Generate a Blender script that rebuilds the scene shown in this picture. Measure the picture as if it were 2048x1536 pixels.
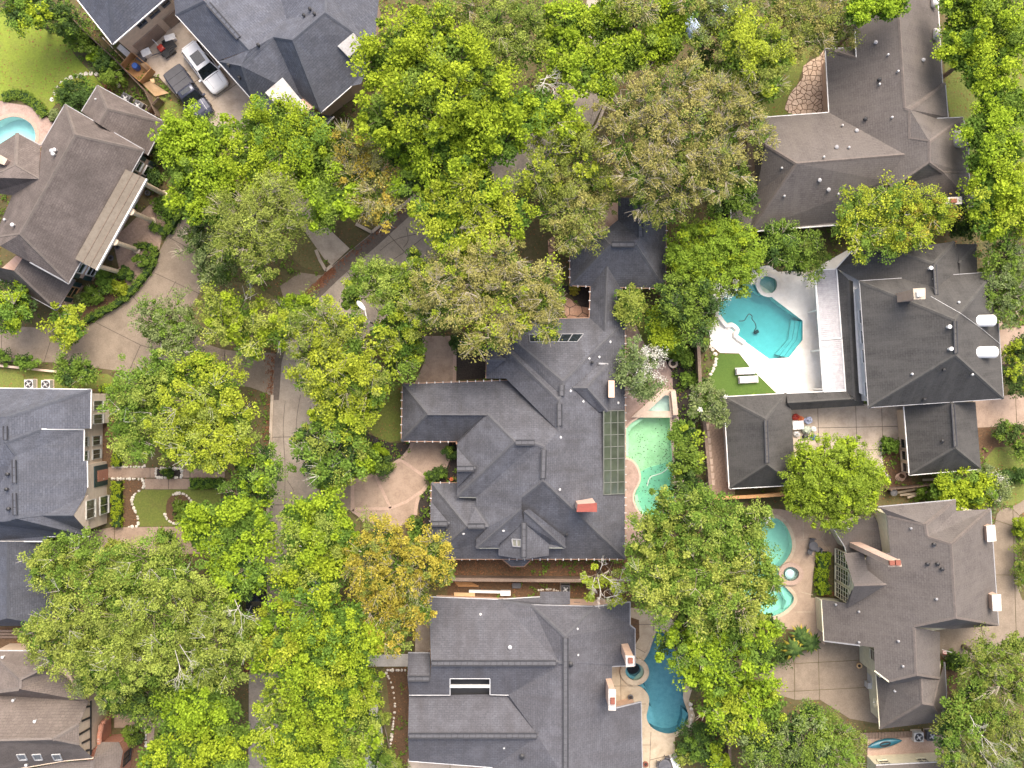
import bpy, bmesh, math, random
import numpy as np
from mathutils import Vector
from mathutils.geometry import tessellate_polygon

for o in list(bpy.data.objects): bpy.data.objects.remove(o)
random.seed(7); RNG = np.random.default_rng(7)
R = math.radians
# ------------------------------------------------------------------ camera, sky, sun, exposure
CAM_H = 95.0            # drone height in metres
SC = 21.6               # photo pixels per metre on the ground
sc = bpy.context.scene
cam = bpy.data.cameras.new('camera'); cam_o = bpy.data.objects.new('camera', cam)
sc.collection.objects.link(cam_o); cam_o.location = (0, 0, CAM_H); cam_o.rotation_euler = (0, 0, 0)
cam.sensor_fit = 'HORIZONTAL'; cam.angle = 2*math.atan(1024/(SC*CAM_H)); cam.clip_start = 1; cam.clip_end = 3000
sc.camera = cam_o
SUN_EL, SUN_AZ = 58.0, 18.0     # elevation, and compass angle clockwise from picture-up
w = bpy.data.worlds.new('World'); sc.world = w; w.use_nodes = True
nt = w.node_tree; sky = nt.nodes.new('ShaderNodeTexSky'); sky.sky_type = 'NISHITA'; sky.sun_disc = False
sky.sun_elevation = R(SUN_EL); sky.sun_rotation = R(SUN_AZ); sky.air_density = 1.0; sky.dust_density = 7.0; sky.ozone_density = 0.0
nt.nodes['Background'].inputs[1].default_value = 0.15
nt.links.new(sky.outputs[0], nt.nodes['Background'].inputs[0])
sun = bpy.data.lights.new('sun', 'SUN'); sun.energy = 1.1; sun.angle = R(40); sun.color = (1, .95, .86)
sun_o = bpy.data.objects.new('sun', sun); sc.collection.objects.link(sun_o)
sun_o.location = (0, 0, 60); sun_o.rotation_euler = (R(90-SUN_EL), 0, R(180-SUN_AZ))
sc.view_settings.view_transform = 'Standard'; sc.view_settings.look = 'None'; sc.view_settings.gamma = 1
sc.view_settings.use_curve_mapping = False; sc.view_settings.exposure = 1.2
sc.cycles.max_bounces = 5; sc.cycles.transparent_max_bounces = 8; sc.cycles.use_denoising = True

# ------------------------------------------------------------------ helpers
COL = sc.collection
ORG = {}
def G(px, py): return ((px-1024)/SC, (768-py)/SC)
def P(px, py, h=0.0):
    k = (CAM_H-h)/CAM_H; x, y = G(px, py); return (x*k, y*k, h)
def PL(pts, h=0.0): return [P(p[0], p[1], h) for p in pts]

def tag(o, label=None, cat=None, group=None, kind=None):
    if label: o['label'] = label
    if cat: o['category'] = cat
    if group: o['group'] = group
    if kind: o['kind'] = kind
    return o
def empty(name, loc, label=None, cat=None, group=None):
    o = bpy.data.objects.new(name, None); COL.objects.link(o); o.location = loc; ORG[o] = Vector(loc); o.empty_display_size = .3
    return tag(o, label, cat, group)
def mk(name, verts, faces, mat, parent=None, uv=None, smooth=False, tint=None, org=None):
    v = np.asarray(verts, dtype=np.float64).reshape(-1, 3)
    if org is None:
        org = Vector((float(v[:, 0].mean()), float(v[:, 1].mean()), float(v[:, 2].min())))
    else: org = Vector(org)
    me = bpy.data.meshes.new(name)
    vv = v - np.array(org)
    if isinstance(faces, np.ndarray):
        n, k = faces.shape
        me.vertices.add(len(vv)); me.vertices.foreach_set('co', vv.astype(np.float32).ravel())
        me.loops.add(n*k); me.loops.foreach_set('vertex_index', faces.astype(np.int32).ravel())
        me.polygons.add(n); me.polygons.foreach_set('loop_start', np.arange(0, n*k, k, dtype=np.int32))
        me.update(calc_edges=True)
    else:
        me.from_pydata([tuple(map(float, p)) for p in vv], [], faces)
    if uv is not None:
        l = me.uv_layers.new(name='UVMap'); l.data.foreach_set('uv', np.asarray(uv, dtype=np.float32).ravel())
    if tint is not None:
        a = me.attributes.new('tint', 'FLOAT', 'POINT'); a.data.foreach_set('value', np.asarray(tint, dtype=np.float32))
    if smooth:
        me.polygons.foreach_set('use_smooth', np.ones(len(me.polygons), dtype=bool))
    for m in (mat if isinstance(mat, (list, tuple)) else [mat]): me.materials.append(m)
    o = bpy.data.objects.new(name, me); COL.objects.link(o); ORG[o] = org
    if parent is not None:
        o.parent = parent; o.location = org - ORG[parent]
    else: o.location = org
    return o

class MB:
    def __init__(s): s.v = []; s.f = []
    def add(s, v, f):
        b = len(s.v); s.v += [tuple(p) for p in v]; s.f += [tuple(i+b for i in q) for q in f]; return s
    def box(s, c, size, rz=0.0, z0=None):
        x, y, z = size[0]/2, size[1]/2, size[2]/2; ca, sa = math.cos(rz), math.sin(rz); o = []
        for dz in (-z, z):
            for dx, dy in ((-x, -y), (x, -y), (x, y), (-x, y)):
                o.append((c[0]+dx*ca-dy*sa, c[1]+dx*sa+dy*ca, c[2]+dz))
        return s.add(o, [(3, 2, 1, 0), (4, 5, 6, 7), (0, 1, 5, 4), (1, 2, 6, 5), (2, 3, 7, 6), (3, 0, 4, 7)])
    def bar(s, a, b, wd, ht=None, up=(0, 0, 1)):
        ht = ht or wd; a = Vector(a); b = Vector(b); d = (b-a)
        if d.length < 1e-6: return s
        d.normalize(); u = Vector(up)
        if abs(d.dot(u)) > .98: u = Vector((1, 0, 0))
        r = d.cross(u).normalized(); u = r.cross(d).normalized(); o = []
        for p in (a, b):
            for i, j in ((-1, -1), (1, -1), (1, 1), (-1, 1)): o.append(p+r*(i*wd/2)+u*(j*ht/2))
        return s.add(o, [(3, 2, 1, 0), (4, 5, 6, 7), (0, 1, 5, 4), (1, 2, 6, 5), (2, 3, 7, 6), (3, 0, 4, 7)])
    def tube(s, pts, rad, n=6, cap=True):
        pts = [Vector(p) for p in pts]
        rad = rad if isinstance(rad, (list, tuple)) else [rad]*len(pts); o = []; f = []
        for i, p in enumerate(pts):
            d = (pts[min(i+1, len(pts)-1)]-pts[max(i-1, 0)]).normalized()
            u = Vector((0, 0, 1)) if abs(d.z) < .9 else Vector((1, 0, 0))
            r = d.cross(u).normalized(); u = r.cross(d)
            for k in range(n):
                a = 2*math.pi*k/n; o.append(p+(r*math.cos(a)+u*math.sin(a))*rad[i])
        for i in range(len(pts)-1):
            for k in range(n): f.append((i*n+k, i*n+(k+1) % n, (i+1)*n+(k+1) % n, (i+1)*n+k))
        if cap: f.append(tuple(range(n-1, -1, -1))); f.append(tuple(range((len(pts)-1)*n, len(pts)*n)))
        return s.add(o, f)
    def lathe(s, c, prof, n=16):
        o = []; f = []
        for r, z in prof:
            for k in range(n):
                a = 2*math.pi*k/n; o.append((c[0]+r*math.cos(a), c[1]+r*math.sin(a), c[2]+z))
        for i in range(len(prof)-1):
            for k in range(n): f.append((i*n+k, i*n+(k+1) % n, (i+1)*n+(k+1) % n, (i+1)*n+k))
        f.append(tuple(range((len(prof)-1)*n, len(prof)*n))); f.append(tuple(range(n-1, -1, -1)))
        return s.add(o, f)
    def build(s, name, mat, parent=None, smooth=False): return mk(name, s.v, s.f, mat, parent, smooth=smooth)

def tess(loops):
    """loops of 2D points -> (flat list, triangles wound upward)"""
    flat = [p for l in loops for p in l]
    tr = tessellate_polygon([[Vector((p[0], p[1], 0)) for p in l] for l in loops]); out = []
    for a, b, c in tr:
        pa, pb, pc = flat[a], flat[b], flat[c]
        ar = (pb[0]-pa[0])*(pc[1]-pa[1])-(pb[1]-pa[1])*(pc[0]-pa[0])
        if abs(ar) < 1e-9: continue
        out.append((a, b, c) if ar > 0 else (a, c, b))
    return flat, out
def area(p): return .5*sum(p[i-1][0]*p[i][1]-p[i][0]*p[i-1][1] for i in range(len(p)))
def ccw(p): return list(p) if area(p) > 0 else list(p)[::-1]
def offset(poly, d):
    """offset a closed 2D polygon (metres), positive = outward"""
    p = ccw(poly); n = len(p); out = []
    for i in range(n):
        a, b, c = Vector(p[i-1][:2]), Vector(p[i][:2]), Vector(p[(i+1) % n][:2])
        e1, e2 = (b-a), (c-b)
        if e1.length < 1e-6 or e2.length < 1e-6: out.append(tuple(b)); continue
        e1.normalize(); e2.normalize(); n1 = Vector((e1.y, -e1.x)); n2 = Vector((e2.y, -e2.x))
        m = n1+n2
        if m.length < 1e-4: out.append(tuple(b+n1*d)); continue
        m.normalize(); out.append(tuple(b+m*(d/max(.35, m.dot(n1)))))
    return out
def prism_data(loops, z0, z1, bottom=False):
    flat, tr = tess(loops); n = len(flat)
    v = [(p[0], p[1], z1) for p in flat]+[(p[0], p[1], z0) for p in flat]; f = list(tr); b = 0
    for k, l in enumerate(loops):
        m = len(l); s = area(l) > 0
        for i in range(m):
            i2, j2 = b+i, b+(i+1) % m
            hole = k > 0
            if s != hole: f.append((i2+n, j2+n, j2, i2))
            else: f.append((j2+n, i2+n, i2, j2))
        b += m
    if bottom: f += [(c+n, b_+n, a+n) for a, b_, c in tr]
    return v, f
def smooth_loop(pts, k=4, closed=True):
    n = len(pts); out = []; rng = range(n) if closed else range(n-1)
    for i in rng:
        g = (lambda j: pts[j % n]) if closed else (lambda j: pts[max(0, min(n-1, j))])
        p0, p1, p2, p3 = g(i-1), g(i), g(i+1), g(i+2)
        for s in range(k):
            t = s/k
            out.append(tuple(.5*((2*p1[c])+(-p0[c]+p2[c])*t+(2*p0[c]-5*p1[c]+4*p2[c]-p3[c])*t*t+(-p0[c]+3*p1[c]-3*p2[c]+p3[c])*t**3) for c in (0, 1)))
    if not closed: out.append(tuple(pts[-1][:2]))
    return out
PAVED = []      # ground polygons (metres) where no undergrowth grows
def sheet(name, px, z, mat, holes=(), thick=.03, parent=None, kind='structure', paved=True, edge=None, label=None):
    loops = [[P(*p, z)[:2] for p in px]]+[[P(*p, z)[:2] for p in h] for h in holes]
    v, f = prism_data(loops, z-thick, z)
    o = mk(name, v, f, mat, parent)
    if parent is None: tag(o, label, kind=kind)
    if paved: PAVED.append(loops[0])
    return o
def clip(poly, a, b):
    """keep the part of poly left of line a->b"""
    out = []; n = len(poly)
    sd = lambda p: (b[0]-a[0])*(p[1]-a[1])-(b[1]-a[1])*(p[0]-a[0])
    for i in range(n):
        p, q = poly[i], poly[(i+1) % n]; s, t = sd(p), sd(q)
        if s >= 0: out.append(p)
        if (s >= 0) != (t >= 0):
            k = s/(s-t); out.append((p[0]+(q[0]-p[0])*k, p[1]+(q[1]-p[1])*k))
    return out
def slabs(name, px, cuts, z, mat, bed, gap=.025, holes=(), piece='slab', paved=True):
    """paving cut into separate slabs along the given pixel lines; bed shows in the joints"""
    root = sheet(name, px, z-.035, bed, holes=holes, thick=.05, paved=paved)
    polys = [ccw([P(*p, z)[:2] for p in px])]
    for c in cuts:
        a, b = P(*c[0], z)[:2], P(*c[1], z)[:2]; nx = []
        for q in polys:
            for r in (clip(q, a, b), clip(q, b, a)):
                if len(r) > 2 and abs(area(r)) > .05: nx.append(r)
        polys = nx
    hl = [[P(*p, z)[:2] for p in h] for h in holes]
    for q in polys:
        q2 = offset(q, -gap); cx = sum(p[0] for p in q2)/len(q2); 
        hs = [h for h in hl if inpoly(h[0], q2)]
        v, f = prism_data([q2]+hs, z-.05, z+random.uniform(-.004, .004)); mk(piece, v, f, mat, root)
    return root
def inpoly(p, poly):
    c = False; j = len(poly)-1
    for i in range(len(poly)):
        a, b = poly[i], poly[j]
        if (a[1] > p[1]) != (b[1] > p[1]) and p[0] < (b[0]-a[0])*(p[1]-a[1])/(b[1]-a[1])+a[0]: c = not c
        j = i
    return c
def inpoly_np(X, Y, poly):
    c = np.zeros(len(X), bool); j = len(poly)-1
    for i in range(len(poly)):
        a, b = poly[i], poly[j]
        if a[1] != b[1]: c ^= ((a[1] > Y) != (b[1] > Y)) & (X < (b[0]-a[0])*(Y-a[1])/(b[1]-a[1])+a[0])
        j = i
    return c

# ------------------------------------------------------------------ materials
MATS = {}
def new_mat(name):
    m = bpy.data.materials.new(name); m.use_nodes = True; n = m.node_tree
    return m, n, n.nodes['Principled BSDF']
def nd(n, t, **k):
    x = n.nodes.new(t)
    for a, b in k.items(): setattr(x, a, b)
    return x
def mix(n, fac, a, b, mode='MIX'):
    x = nd(n, 'ShaderNodeMix', data_type='RGBA', blend_type=mode)
    for s, v in ((x.inputs[0], fac), (x.inputs[6], a), (x.inputs[7], b)):
        if hasattr(v, 'is_output'): n.links.new(v, s)
        elif isinstance(v, (int, float)): s.default_value = v if s == x.inputs[0] else (v, v, v, 1)
        else: s.default_value = (*v, 1)
    return x.outputs[2]
def noise(n, scale, detail=4, rough=.6, vec=None, lo=.35, hi=.65):
    t = nd(n, 'ShaderNodeTexNoise'); t.inputs['Scale'].default_value = scale; t.inputs['Detail'].default_value = detail; t.inputs['Roughness'].default_value = rough
    if vec is None: vec = nd(n, 'ShaderNodeNewGeometry').outputs['Position']
    n.links.new(vec, t.inputs['Vector'])
    r = nd(n, 'ShaderNodeMapRange'); r.inputs[1].default_value = lo; r.inputs[2].default_value = hi
    n.links.new(t.outputs[0], r.inputs[0]); return r.outputs[0]
def bump(n, b, h, s=.3, d=.05):
    x = nd(n, 'ShaderNodeBump'); x.inputs['Strength'].default_value = s; x.inputs['Distance'].default_value = d
    n.links.new(h, x.inputs['Height']); n.links.new(x.outputs[0], b.inputs['Normal'])
def rough_mat(name, c1, c2, c3=None, s1=.35, s2=6, rough=.85, bs=.2, fine=22, fa=.5, spec=.3, metal=0):
    """worn mineral/earth surface: large patches + grain"""
    m, n, b = new_mat(name)
    a = mix(n, noise(n, s1, 5), c1, c2)
    if c3: a = mix(n, noise(n, s2, 4, lo=.45, hi=.7), a, c3)
    a = mix(n, noise(n, 1.7, 6, .7, lo=.3, hi=.7), mix(n, .22, a, tuple(.45*x for x in c1)), mix(n, .10, a, tuple(min(1, 1.5*x) for x in c2)))
    g = noise(n, fine*.42, 4, .75, lo=.28, hi=.72)
    a = mix(n, fa, a, mix(n, g, tuple(.62*x for x in c1), tuple(min(1, 1.35*x) for x in c2)), 'MIX') if fa else a
    n.links.new(a, b.inputs['Base Color']); b.inputs['Roughness'].default_value = rough; b.inputs['Specular IOR Level'].default_value = spec; b.inputs['Metallic'].default_value = metal
    bump(n, b, g, bs, .004); MATS[name] = m; return m
def plain(name, c, rough=.5, metal=0, spec=.5, var=.12, scale=3):
    m, n, b = new_mat(name)
    a = mix(n, noise(n, scale, 4), tuple(x*(1-var) for x in c), tuple(min(1, x*(1+var)) for x in c))
    n.links.new(a, b.inputs['Base Color']); b.inputs['Roughness'].default_value = rough; b.inputs['Metallic'].default_value = metal; b.inputs['Specular IOR Level'].default_value = spec
    MATS[name] = m; return m
def shingle_mat(name, c1, c2, stain, course=.21, tab=.42, worn=.5):
    m, n, b = new_mat(name)
    uv = nd(n, 'ShaderNodeUVMap').outputs[0]
    t = nd(n, 'ShaderNodeTexBrick'); t.offset = .5; t.inputs['Scale'].default_value = 1; t.inputs['Brick Width'].default_value = tab; t.inputs['Row Height'].default_value = course
    t.inputs['Mortar Size'].default_value = .018; t.inputs['Mortar Smooth'].default_value = .3; t.inputs['Bias'].default_value = 0
    t.inputs['Color1'].default_value = (*c1, 1); t.inputs['Color2'].default_value = (*c2, 1); t.inputs['Mortar'].default_value = (*[x*.45 for x in c1], 1)
    n.links.new(uv, t.inputs['Vector'])
    # streaks running down the slope + blotches
    mp = nd(n, 'ShaderNodeMapping'); mp.inputs['Scale'].default_value = (1.3, .22, 1); n.links.new(uv, mp.inputs[0])
    st = noise(n, .9, 6, .7, mp.outputs[0], .38, .66)
    a = mix(n, st, t.outputs[0], mix(n, .75, t.outputs[0], stain))
    bl = noise(n, .33, 5, .6, None, .4, .68)
    sm = nd(n, 'ShaderNodeMath', operation='MULTIPLY'); n.links.new(bl, sm.inputs[0]); sm.inputs[1].default_value = worn
    a = mix(n, sm.outputs[0], a, mix(n, .75, a, stain))
    lt = noise(n, .55, 6, .7, None, .48, .75); mu = nd(n, 'ShaderNodeMath', operation='MULTIPLY'); n.links.new(lt, mu.inputs[0]); mu.inputs[1].default_value = .5
    a = mix(n, mu.outputs[0], a, tuple(1.45*x for x in c2))
    gr = noise(n, 9, 3, .7, None, .2, .8)
    a = mix(n, .32, a, mix(n, gr, tuple(.5*x for x in c1), tuple(1.7*x for x in c2)))
    n.links.new(a, b.inputs['Base Color']); b.inputs['Roughness'].default_value = .92; b.inputs['Specular IOR Level'].default_value = .25
    bump(n, b, t.outputs[1], -.4, .006); MATS[name] = m; return m
def leaf_mat(name, c1, c2, trans=.26, rough=.5):
    m, n, b = new_mat(name)
    at = nd(n, 'ShaderNodeAttribute'); at.attribute_name = 'tint'
    oi = nd(n, 'ShaderNodeObjectInfo')
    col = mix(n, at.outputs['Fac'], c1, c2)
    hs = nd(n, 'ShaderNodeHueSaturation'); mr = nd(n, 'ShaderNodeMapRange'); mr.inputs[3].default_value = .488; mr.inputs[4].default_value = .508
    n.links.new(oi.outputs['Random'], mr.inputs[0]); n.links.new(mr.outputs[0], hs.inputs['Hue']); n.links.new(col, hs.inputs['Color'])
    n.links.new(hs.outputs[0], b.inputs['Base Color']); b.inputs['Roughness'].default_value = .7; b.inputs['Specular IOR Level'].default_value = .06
    tr = nd(n, 'ShaderNodeBsdfTranslucent'); n.links.new(hs.outputs[0], tr.inputs[0])
    ms = nd(n, 'ShaderNodeMixShader'); ms.inputs[0].default_value = trans
    n.links.new(b.outputs[0], ms.inputs[1]); n.links.new(tr.outputs[0], ms.inputs[2]); n.links.new(ms.outputs[0], n.nodes['Material Output'].inputs[0])
    MATS[name] = m; return m
def water_mat(name, tint, rough=.04):
    m, n, b = new_mat(name); n.nodes.remove(b)
    t = nd(n, 'ShaderNodeBsdfTransparent'); t.inputs[0].default_value = (*tint, 1)
    g = nd(n, 'ShaderNodeBsdfGlossy'); g.inputs['Roughness'].default_value = rough
    f = nd(n, 'ShaderNodeFresnel'); f.inputs[0].default_value = 1.33
    h = noise(n, 2.2, 3, .5, None, .2, .8); bp = nd(n, 'ShaderNodeBump'); bp.inputs['Strength'].default_value = .12; bp.inputs['Distance'].default_value = .08
    n.links.new(h, bp.inputs['Height']); n.links.new(bp.outputs[0], g.inputs['Normal']); n.links.new(bp.outputs[0], f.inputs['Normal'])
    ms = nd(n, 'ShaderNodeMixShader'); n.links.new(f.outputs[0], ms.inputs[0]); n.links.new(t.outputs[0], ms.inputs[1]); n.links.new(g.outputs[0], ms.inputs[2])
    n.links.new(ms.outputs[0], n.nodes['Material Output'].inputs[0]); MATS[name] = m; return m
def brick_mat(name, c1, c2, mortar, bw=.22, rh=.075):
    m, n, b = new_mat(name); g = nd(n, 'ShaderNodeNewGeometry'); sp = nd(n, 'ShaderNodeSeparateXYZ'); n.links.new(g.outputs['Position'], sp.inputs[0])
    ad = nd(n, 'ShaderNodeMath', operation='ADD'); n.links.new(sp.outputs[0], ad.inputs[0]); n.links.new(sp.outputs[1], ad.inputs[1])
    cb = nd(n, 'ShaderNodeCombineXYZ'); n.links.new(ad.outputs[0], cb.inputs[0]); n.links.new(sp.outputs[2], cb.inputs[1])
    t = nd(n, 'ShaderNodeTexBrick'); t.inputs['Scale'].default_value = 1; t.inputs['Brick Width'].default_value = bw; t.inputs['Row Height'].default_value = rh; t.inputs['Mortar Size'].default_value = .008
    t.inputs['Color1'].default_value = (*c1, 1); t.inputs['Color2'].default_value = (*c2, 1); t.inputs['Mortar'].default_value = (*mortar, 1); n.links.new(cb.outputs[0], t.inputs['Vector'])
    a = mix(n, .35, t.outputs[0], mix(n, noise(n, 1.2, 5), c1, c2)); n.links.new(a, b.inputs['Base Color']); b.inputs['Roughness'].default_value = .9
    MATS[name] = m; return m

M_GROUND = rough_mat('ground_cover', (.085, .085, .03), (.13, .095, .05), (.06, .085, .022), .25, 2.2, fine=9, fa=.45)
M_LAWN = rough_mat('lawn_grass', (.095, .13, .026), (.165, .19, .04), (.15, .125, .05), .2, 1.1, fine=14, fa=.55, bs=.5)
M_LAWN2 = rough_mat('lawn_bright', (.12, .185, .02), (.22, .27, .035), (.17, .16, .045), .14, .9, fine=14, fa=.5, bs=.5)
M_TURF = rough_mat('artificial_turf', (.06, .115, .02), (.085, .145, .025), None, .3, 2, fine=18, fa=.4, bs=.3)
M_LAWNB = rough_mat('lawn_thin', (.12, .115, .04), (.17, .14, .065), (.08, .10, .025), .4, 2.5, fine=12, fa=.5)
M_MULCH = rough_mat('dark_mulch', (.022, .019, .018), (.045, .037, .032), (.07, .055, .042), .8, 8, fine=16, fa=.7, bs=.8)
M_SOIL = rough_mat('leafy_soil', (0.0900, 0.0525, 0.0300), (0.1500, 0.0900, 0.0488), (0.0450, 0.0300, 0.0188), .5, 4, fine=14, fa=.6, bs=.6)
M_ROAD = rough_mat('street_concrete', (0.3059, 0.2607, 0.2155), (0.3852, 0.3322, 0.2796), (0.2153, 0.1793, 0.1472), .12, .8, fine=18, fa=.35)
M_DRIVE = rough_mat('aggregate_drive', (0.2052, 0.1650, 0.1260), (0.2624, 0.2131, 0.1631), (0.1395, 0.1086, 0.0815), .14, .7, fine=24, fa=.4)
M_DRIVEP = rough_mat('pink_concrete', (0.3032, 0.2185, 0.1693), (0.3667, 0.2820, 0.2185), (0.2115, 0.1480, 0.1093), .22, 1.1, fine=20, fa=.3)
M_CONC = rough_mat('pale_concrete', (0.4399, 0.3650, 0.2902), (0.5242, 0.4399, 0.3557), (0.3089, 0.2434, 0.1872), .18, .9, fine=20, fa=.25)
M_CONCW = rough_mat('white_concrete', (.50, .47, .43), (.60, .57, .53), (.38, .35, .31), .25, 1.2, fine=20, fa=.25)
M_DECKW = rough_mat('white_pool_deck', (0.8080, 0.7800, 0.7200), (0.8585, 0.8300, 0.7680), (0.6262, 0.5600, 0.4608), .09, .35, fine=20, fa=.12, bs=.05)
M_DECKT = rough_mat('tan_pool_deck', (0.4368, 0.3588, 0.2574), (0.5148, 0.4368, 0.3276), (0.3276, 0.2574, 0.1794), .2, 1.0, fine=20, fa=.2)
M_DECKB = rough_mat('brown_pool_deck', (0.3510, 0.2632, 0.1950), (0.4582, 0.3510, 0.2632), (0.2438, 0.1804, 0.1365), .25, 1.0, fine=20, fa=.25)
M_DECKP = rough_mat('pink_pool_deck', (0.3276, 0.2340, 0.1950), (0.4212, 0.3120, 0.2652), (0.2184, 0.1560, 0.1326), .3, 1.4, fine=16, fa=.35)
M_JOINT = rough_mat('joint_dark', (.06, .05, .042), (.10, .08, .065), None, 1, 6, fa=.3)
M_PAVER = rough_mat('stone_paver', (.52, .40, .32), (.62, .50, .41), None, .8, 6, fa=.3)
M_BRICKP = rough_mat('brick_paving', (.37, .265, .21), (.47, .35, .285), (.30, .205, .16), 2.5, 12, fine=30, fa=.4)
M_FLAG = rough_mat('flagstone', (.42, .24, .16), (.55, .36, .26), (.30, .18, .13), 1.4, 6, fine=20, fa=.3)
M_FLAGT = rough_mat('flagstone_tan', (.50, .36, .26), (.64, .50, .38), (.32, .22, .16), 1.4, 6, fine=20, fa=.3)
M_ROCK = rough_mat('white_limestone', (.62, .56, .48), (.75, .70, .62), (.42, .36, .29), 2, 8, fa=.3)
M_GRAVEL = rough_mat('leaf_strewn_gravel', (.30, .21, .16), (.38, .28, .22), (.20, .14, .10), .6, 5, fine=12, fa=.6, bs=.5)
M_ASPH = rough_mat('brown_asphalt', (.12, .095, .08), (.16, .13, .11), (.09, .07, .06), .3, 2, fine=16, fa=.4)
M_SH_GREY = shingle_mat('charcoal_shingle', (0.0755, 0.0785, 0.0930), (0.1151, 0.1187, 0.1376), (0.0380, 0.0349, 0.0332))
M_SH_GREY2 = shingle_mat('grey_shingle', (0.0767, 0.0785, 0.0909), (0.1088, 0.1109, 0.1271), (0.0536, 0.0490, 0.0512), worn=.35)
M_SH_BLUE = shingle_mat('slate_blue_shingle', (0.0669, 0.0739, 0.0959), (0.1141, 0.1220, 0.1494), (0.0585, 0.0585, 0.0634), worn=.35)
M_SH_BROWN = shingle_mat('brown_shingle', (0.1128, 0.0933, 0.0857), (0.1617, 0.1362, 0.1264), (0.0490, 0.0417, 0.0384))
M_SH_BROWN2 = shingle_mat('grey_brown_shingle', (0.0871, 0.0758, 0.0720), (0.1250, 0.1115, 0.1062), (0.1516, 0.1348, 0.1213), worn=.7)
M_SH_BLACK = shingle_mat('dark_shingle', (0.0428, 0.0410, 0.0403), (0.0642, 0.0623, 0.0611), (0.1070, 0.1026, 0.0965), worn=.45)
M_SH_TUDOR = shingle_mat('tan_brown_shingle', (0.1288, 0.1058, 0.0919), (0.1775, 0.1496, 0.1322), (0.0974, 0.0800, 0.0731))
M_CAP_GREY = rough_mat('cap_grey', (0.0773, 0.0784, 0.0870), (0.1058, 0.1070, 0.1173), None, 1.5, 8, fa=.4)
M_CAP_BLUE = rough_mat('cap_blue', (0.0660, 0.0726, 0.0924), (0.0990, 0.1056, 0.1254), None, 1.5, 8, fa=.4)
M_CAP_BROWN = rough_mat('cap_brown', (0.1215, 0.1028, 0.0935), (0.1683, 0.1449, 0.1309), None, 1.5, 8, fa=.4)
M_CAP_BLACK = rough_mat('cap_black', (0.0660, 0.0641, 0.0607), (0.0990, 0.0958, 0.0911), None, 1.5, 8, fa=.4)
M_VENT = plain('ridge_vent_dark', (.035, .036, .042), .8)
M_WHITE = plain('white_paint', (.78, .77, .75), .45, var=.06)
M_CREAM = plain('cream_paint', (.66, .62, .46), .6, var=.08)
M_BEIGE = plain('beige_stucco', (.62, .49, .37), .8, var=.08)
M_STONE = brick_mat('cream_stone', (.62, .52, .42), (.72, .62, .52), (.55, .47, .38), .6, .3)
M_PINKBR = brick_mat('pink_brick', (.50, .32, .25), (.62, .44, .36), (.60, .52, .45))
M_REDBR = brick_mat('red_brick', (.34, .12, .07), (.44, .18, .11), (.45, .38, .33))
M_TANBR = brick_mat('tan_brick', (.46, .30, .22), (.56, .40, .31), (.5, .43, .36))
M_PINK = plain('pink_stucco', (.62, .43, .32), .85, var=.08)
M_GUTC = plain('copper_gutter', (.34, .20, .13), .55)
M_GUTG = plain('grey_gutter', (.30, .30, .31), .5)
M_GLASS = plain('dark_glass', (.02, .026, .03), .08, spec=.8, var=.3)
M_GLASSG = plain('olive_skylight_glass', (.062, .075, .055), .12, spec=.8, var=.35, scale=.6)
M_FRAME = plain('window_frame_pale', (.45, .45, .42), .5)
M_GREENP = plain('dark_green_paint', (.02, .045, .05), .5)
M_TILE = plain('clay_flue', (.22, .075, .05), .85)
M_TERRA = plain('rust_metal_cap', (.22, .045, .03), .5)
M_WOOD = rough_mat('weathered_wood', (.15, .105, .08), (.23, .17, .13), (.10, .075, .06), 1.2, 8, fa=.4)
M_WOODO = rough_mat('orange_wood', (.42, .22, .09), (.52, .30, .14), None, 1.5, 8, fa=.3)
M_PLY = rough_mat('plywood', (.55, .36, .19), (.64, .45, .26), None, 1.2, 6, fa=.2)
M_BARK = rough_mat('bark', (.13, .10, .08), (.21, .17, .13), None, 2, 9, fa=.4)
M_TWIG = rough_mat('pale_twig', (.40, .35, .27), (.52, .46, .37), None, 2, 9, fa=.2)
M_TWIGW = rough_mat('grey_white_twig', (.50, .47, .42), (.62, .59, .54), None, 2, 9, fa=.2)
M_BLACK = plain('black_plastic', (.02, .02, .022), .5)
M_DGREY = plain('dark_grey_metal', (.09, .09, .10), .5, var=.2)
M_LGREY = plain('light_grey_metal', (.50, .50, .50), .45, metal=.1)
M_STEEL = plain('galvanised', (.62, .62, .62), .35, metal=.4)
M_MEMB = rough_mat('tan_roof_membrane', (0.1644, 0.1402, 0.1112), (0.1934, 0.1668, 0.1354), (0.1402, 0.1161, 0.0919), .5, 3, fa=.2)
M_METALW = rough_mat('weathered_white_metal', (.55, .53, .51), (.70, .68, .66), (.38, .31, .27), .35, 1.3, fine=14, fa=.25, rough=.5)
M_BLUE = plain('blue_plastic', (.02, .08, .30), .4)
M_TEAL = plain('teal_kayak_plastic', (.012, .115, .165), .35)
M_RED = plain('red_paint', (.40, .04, .025), .4)
M_ORANGE = plain('orange_ceramic', (.60, .17, .06), .5)
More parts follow.
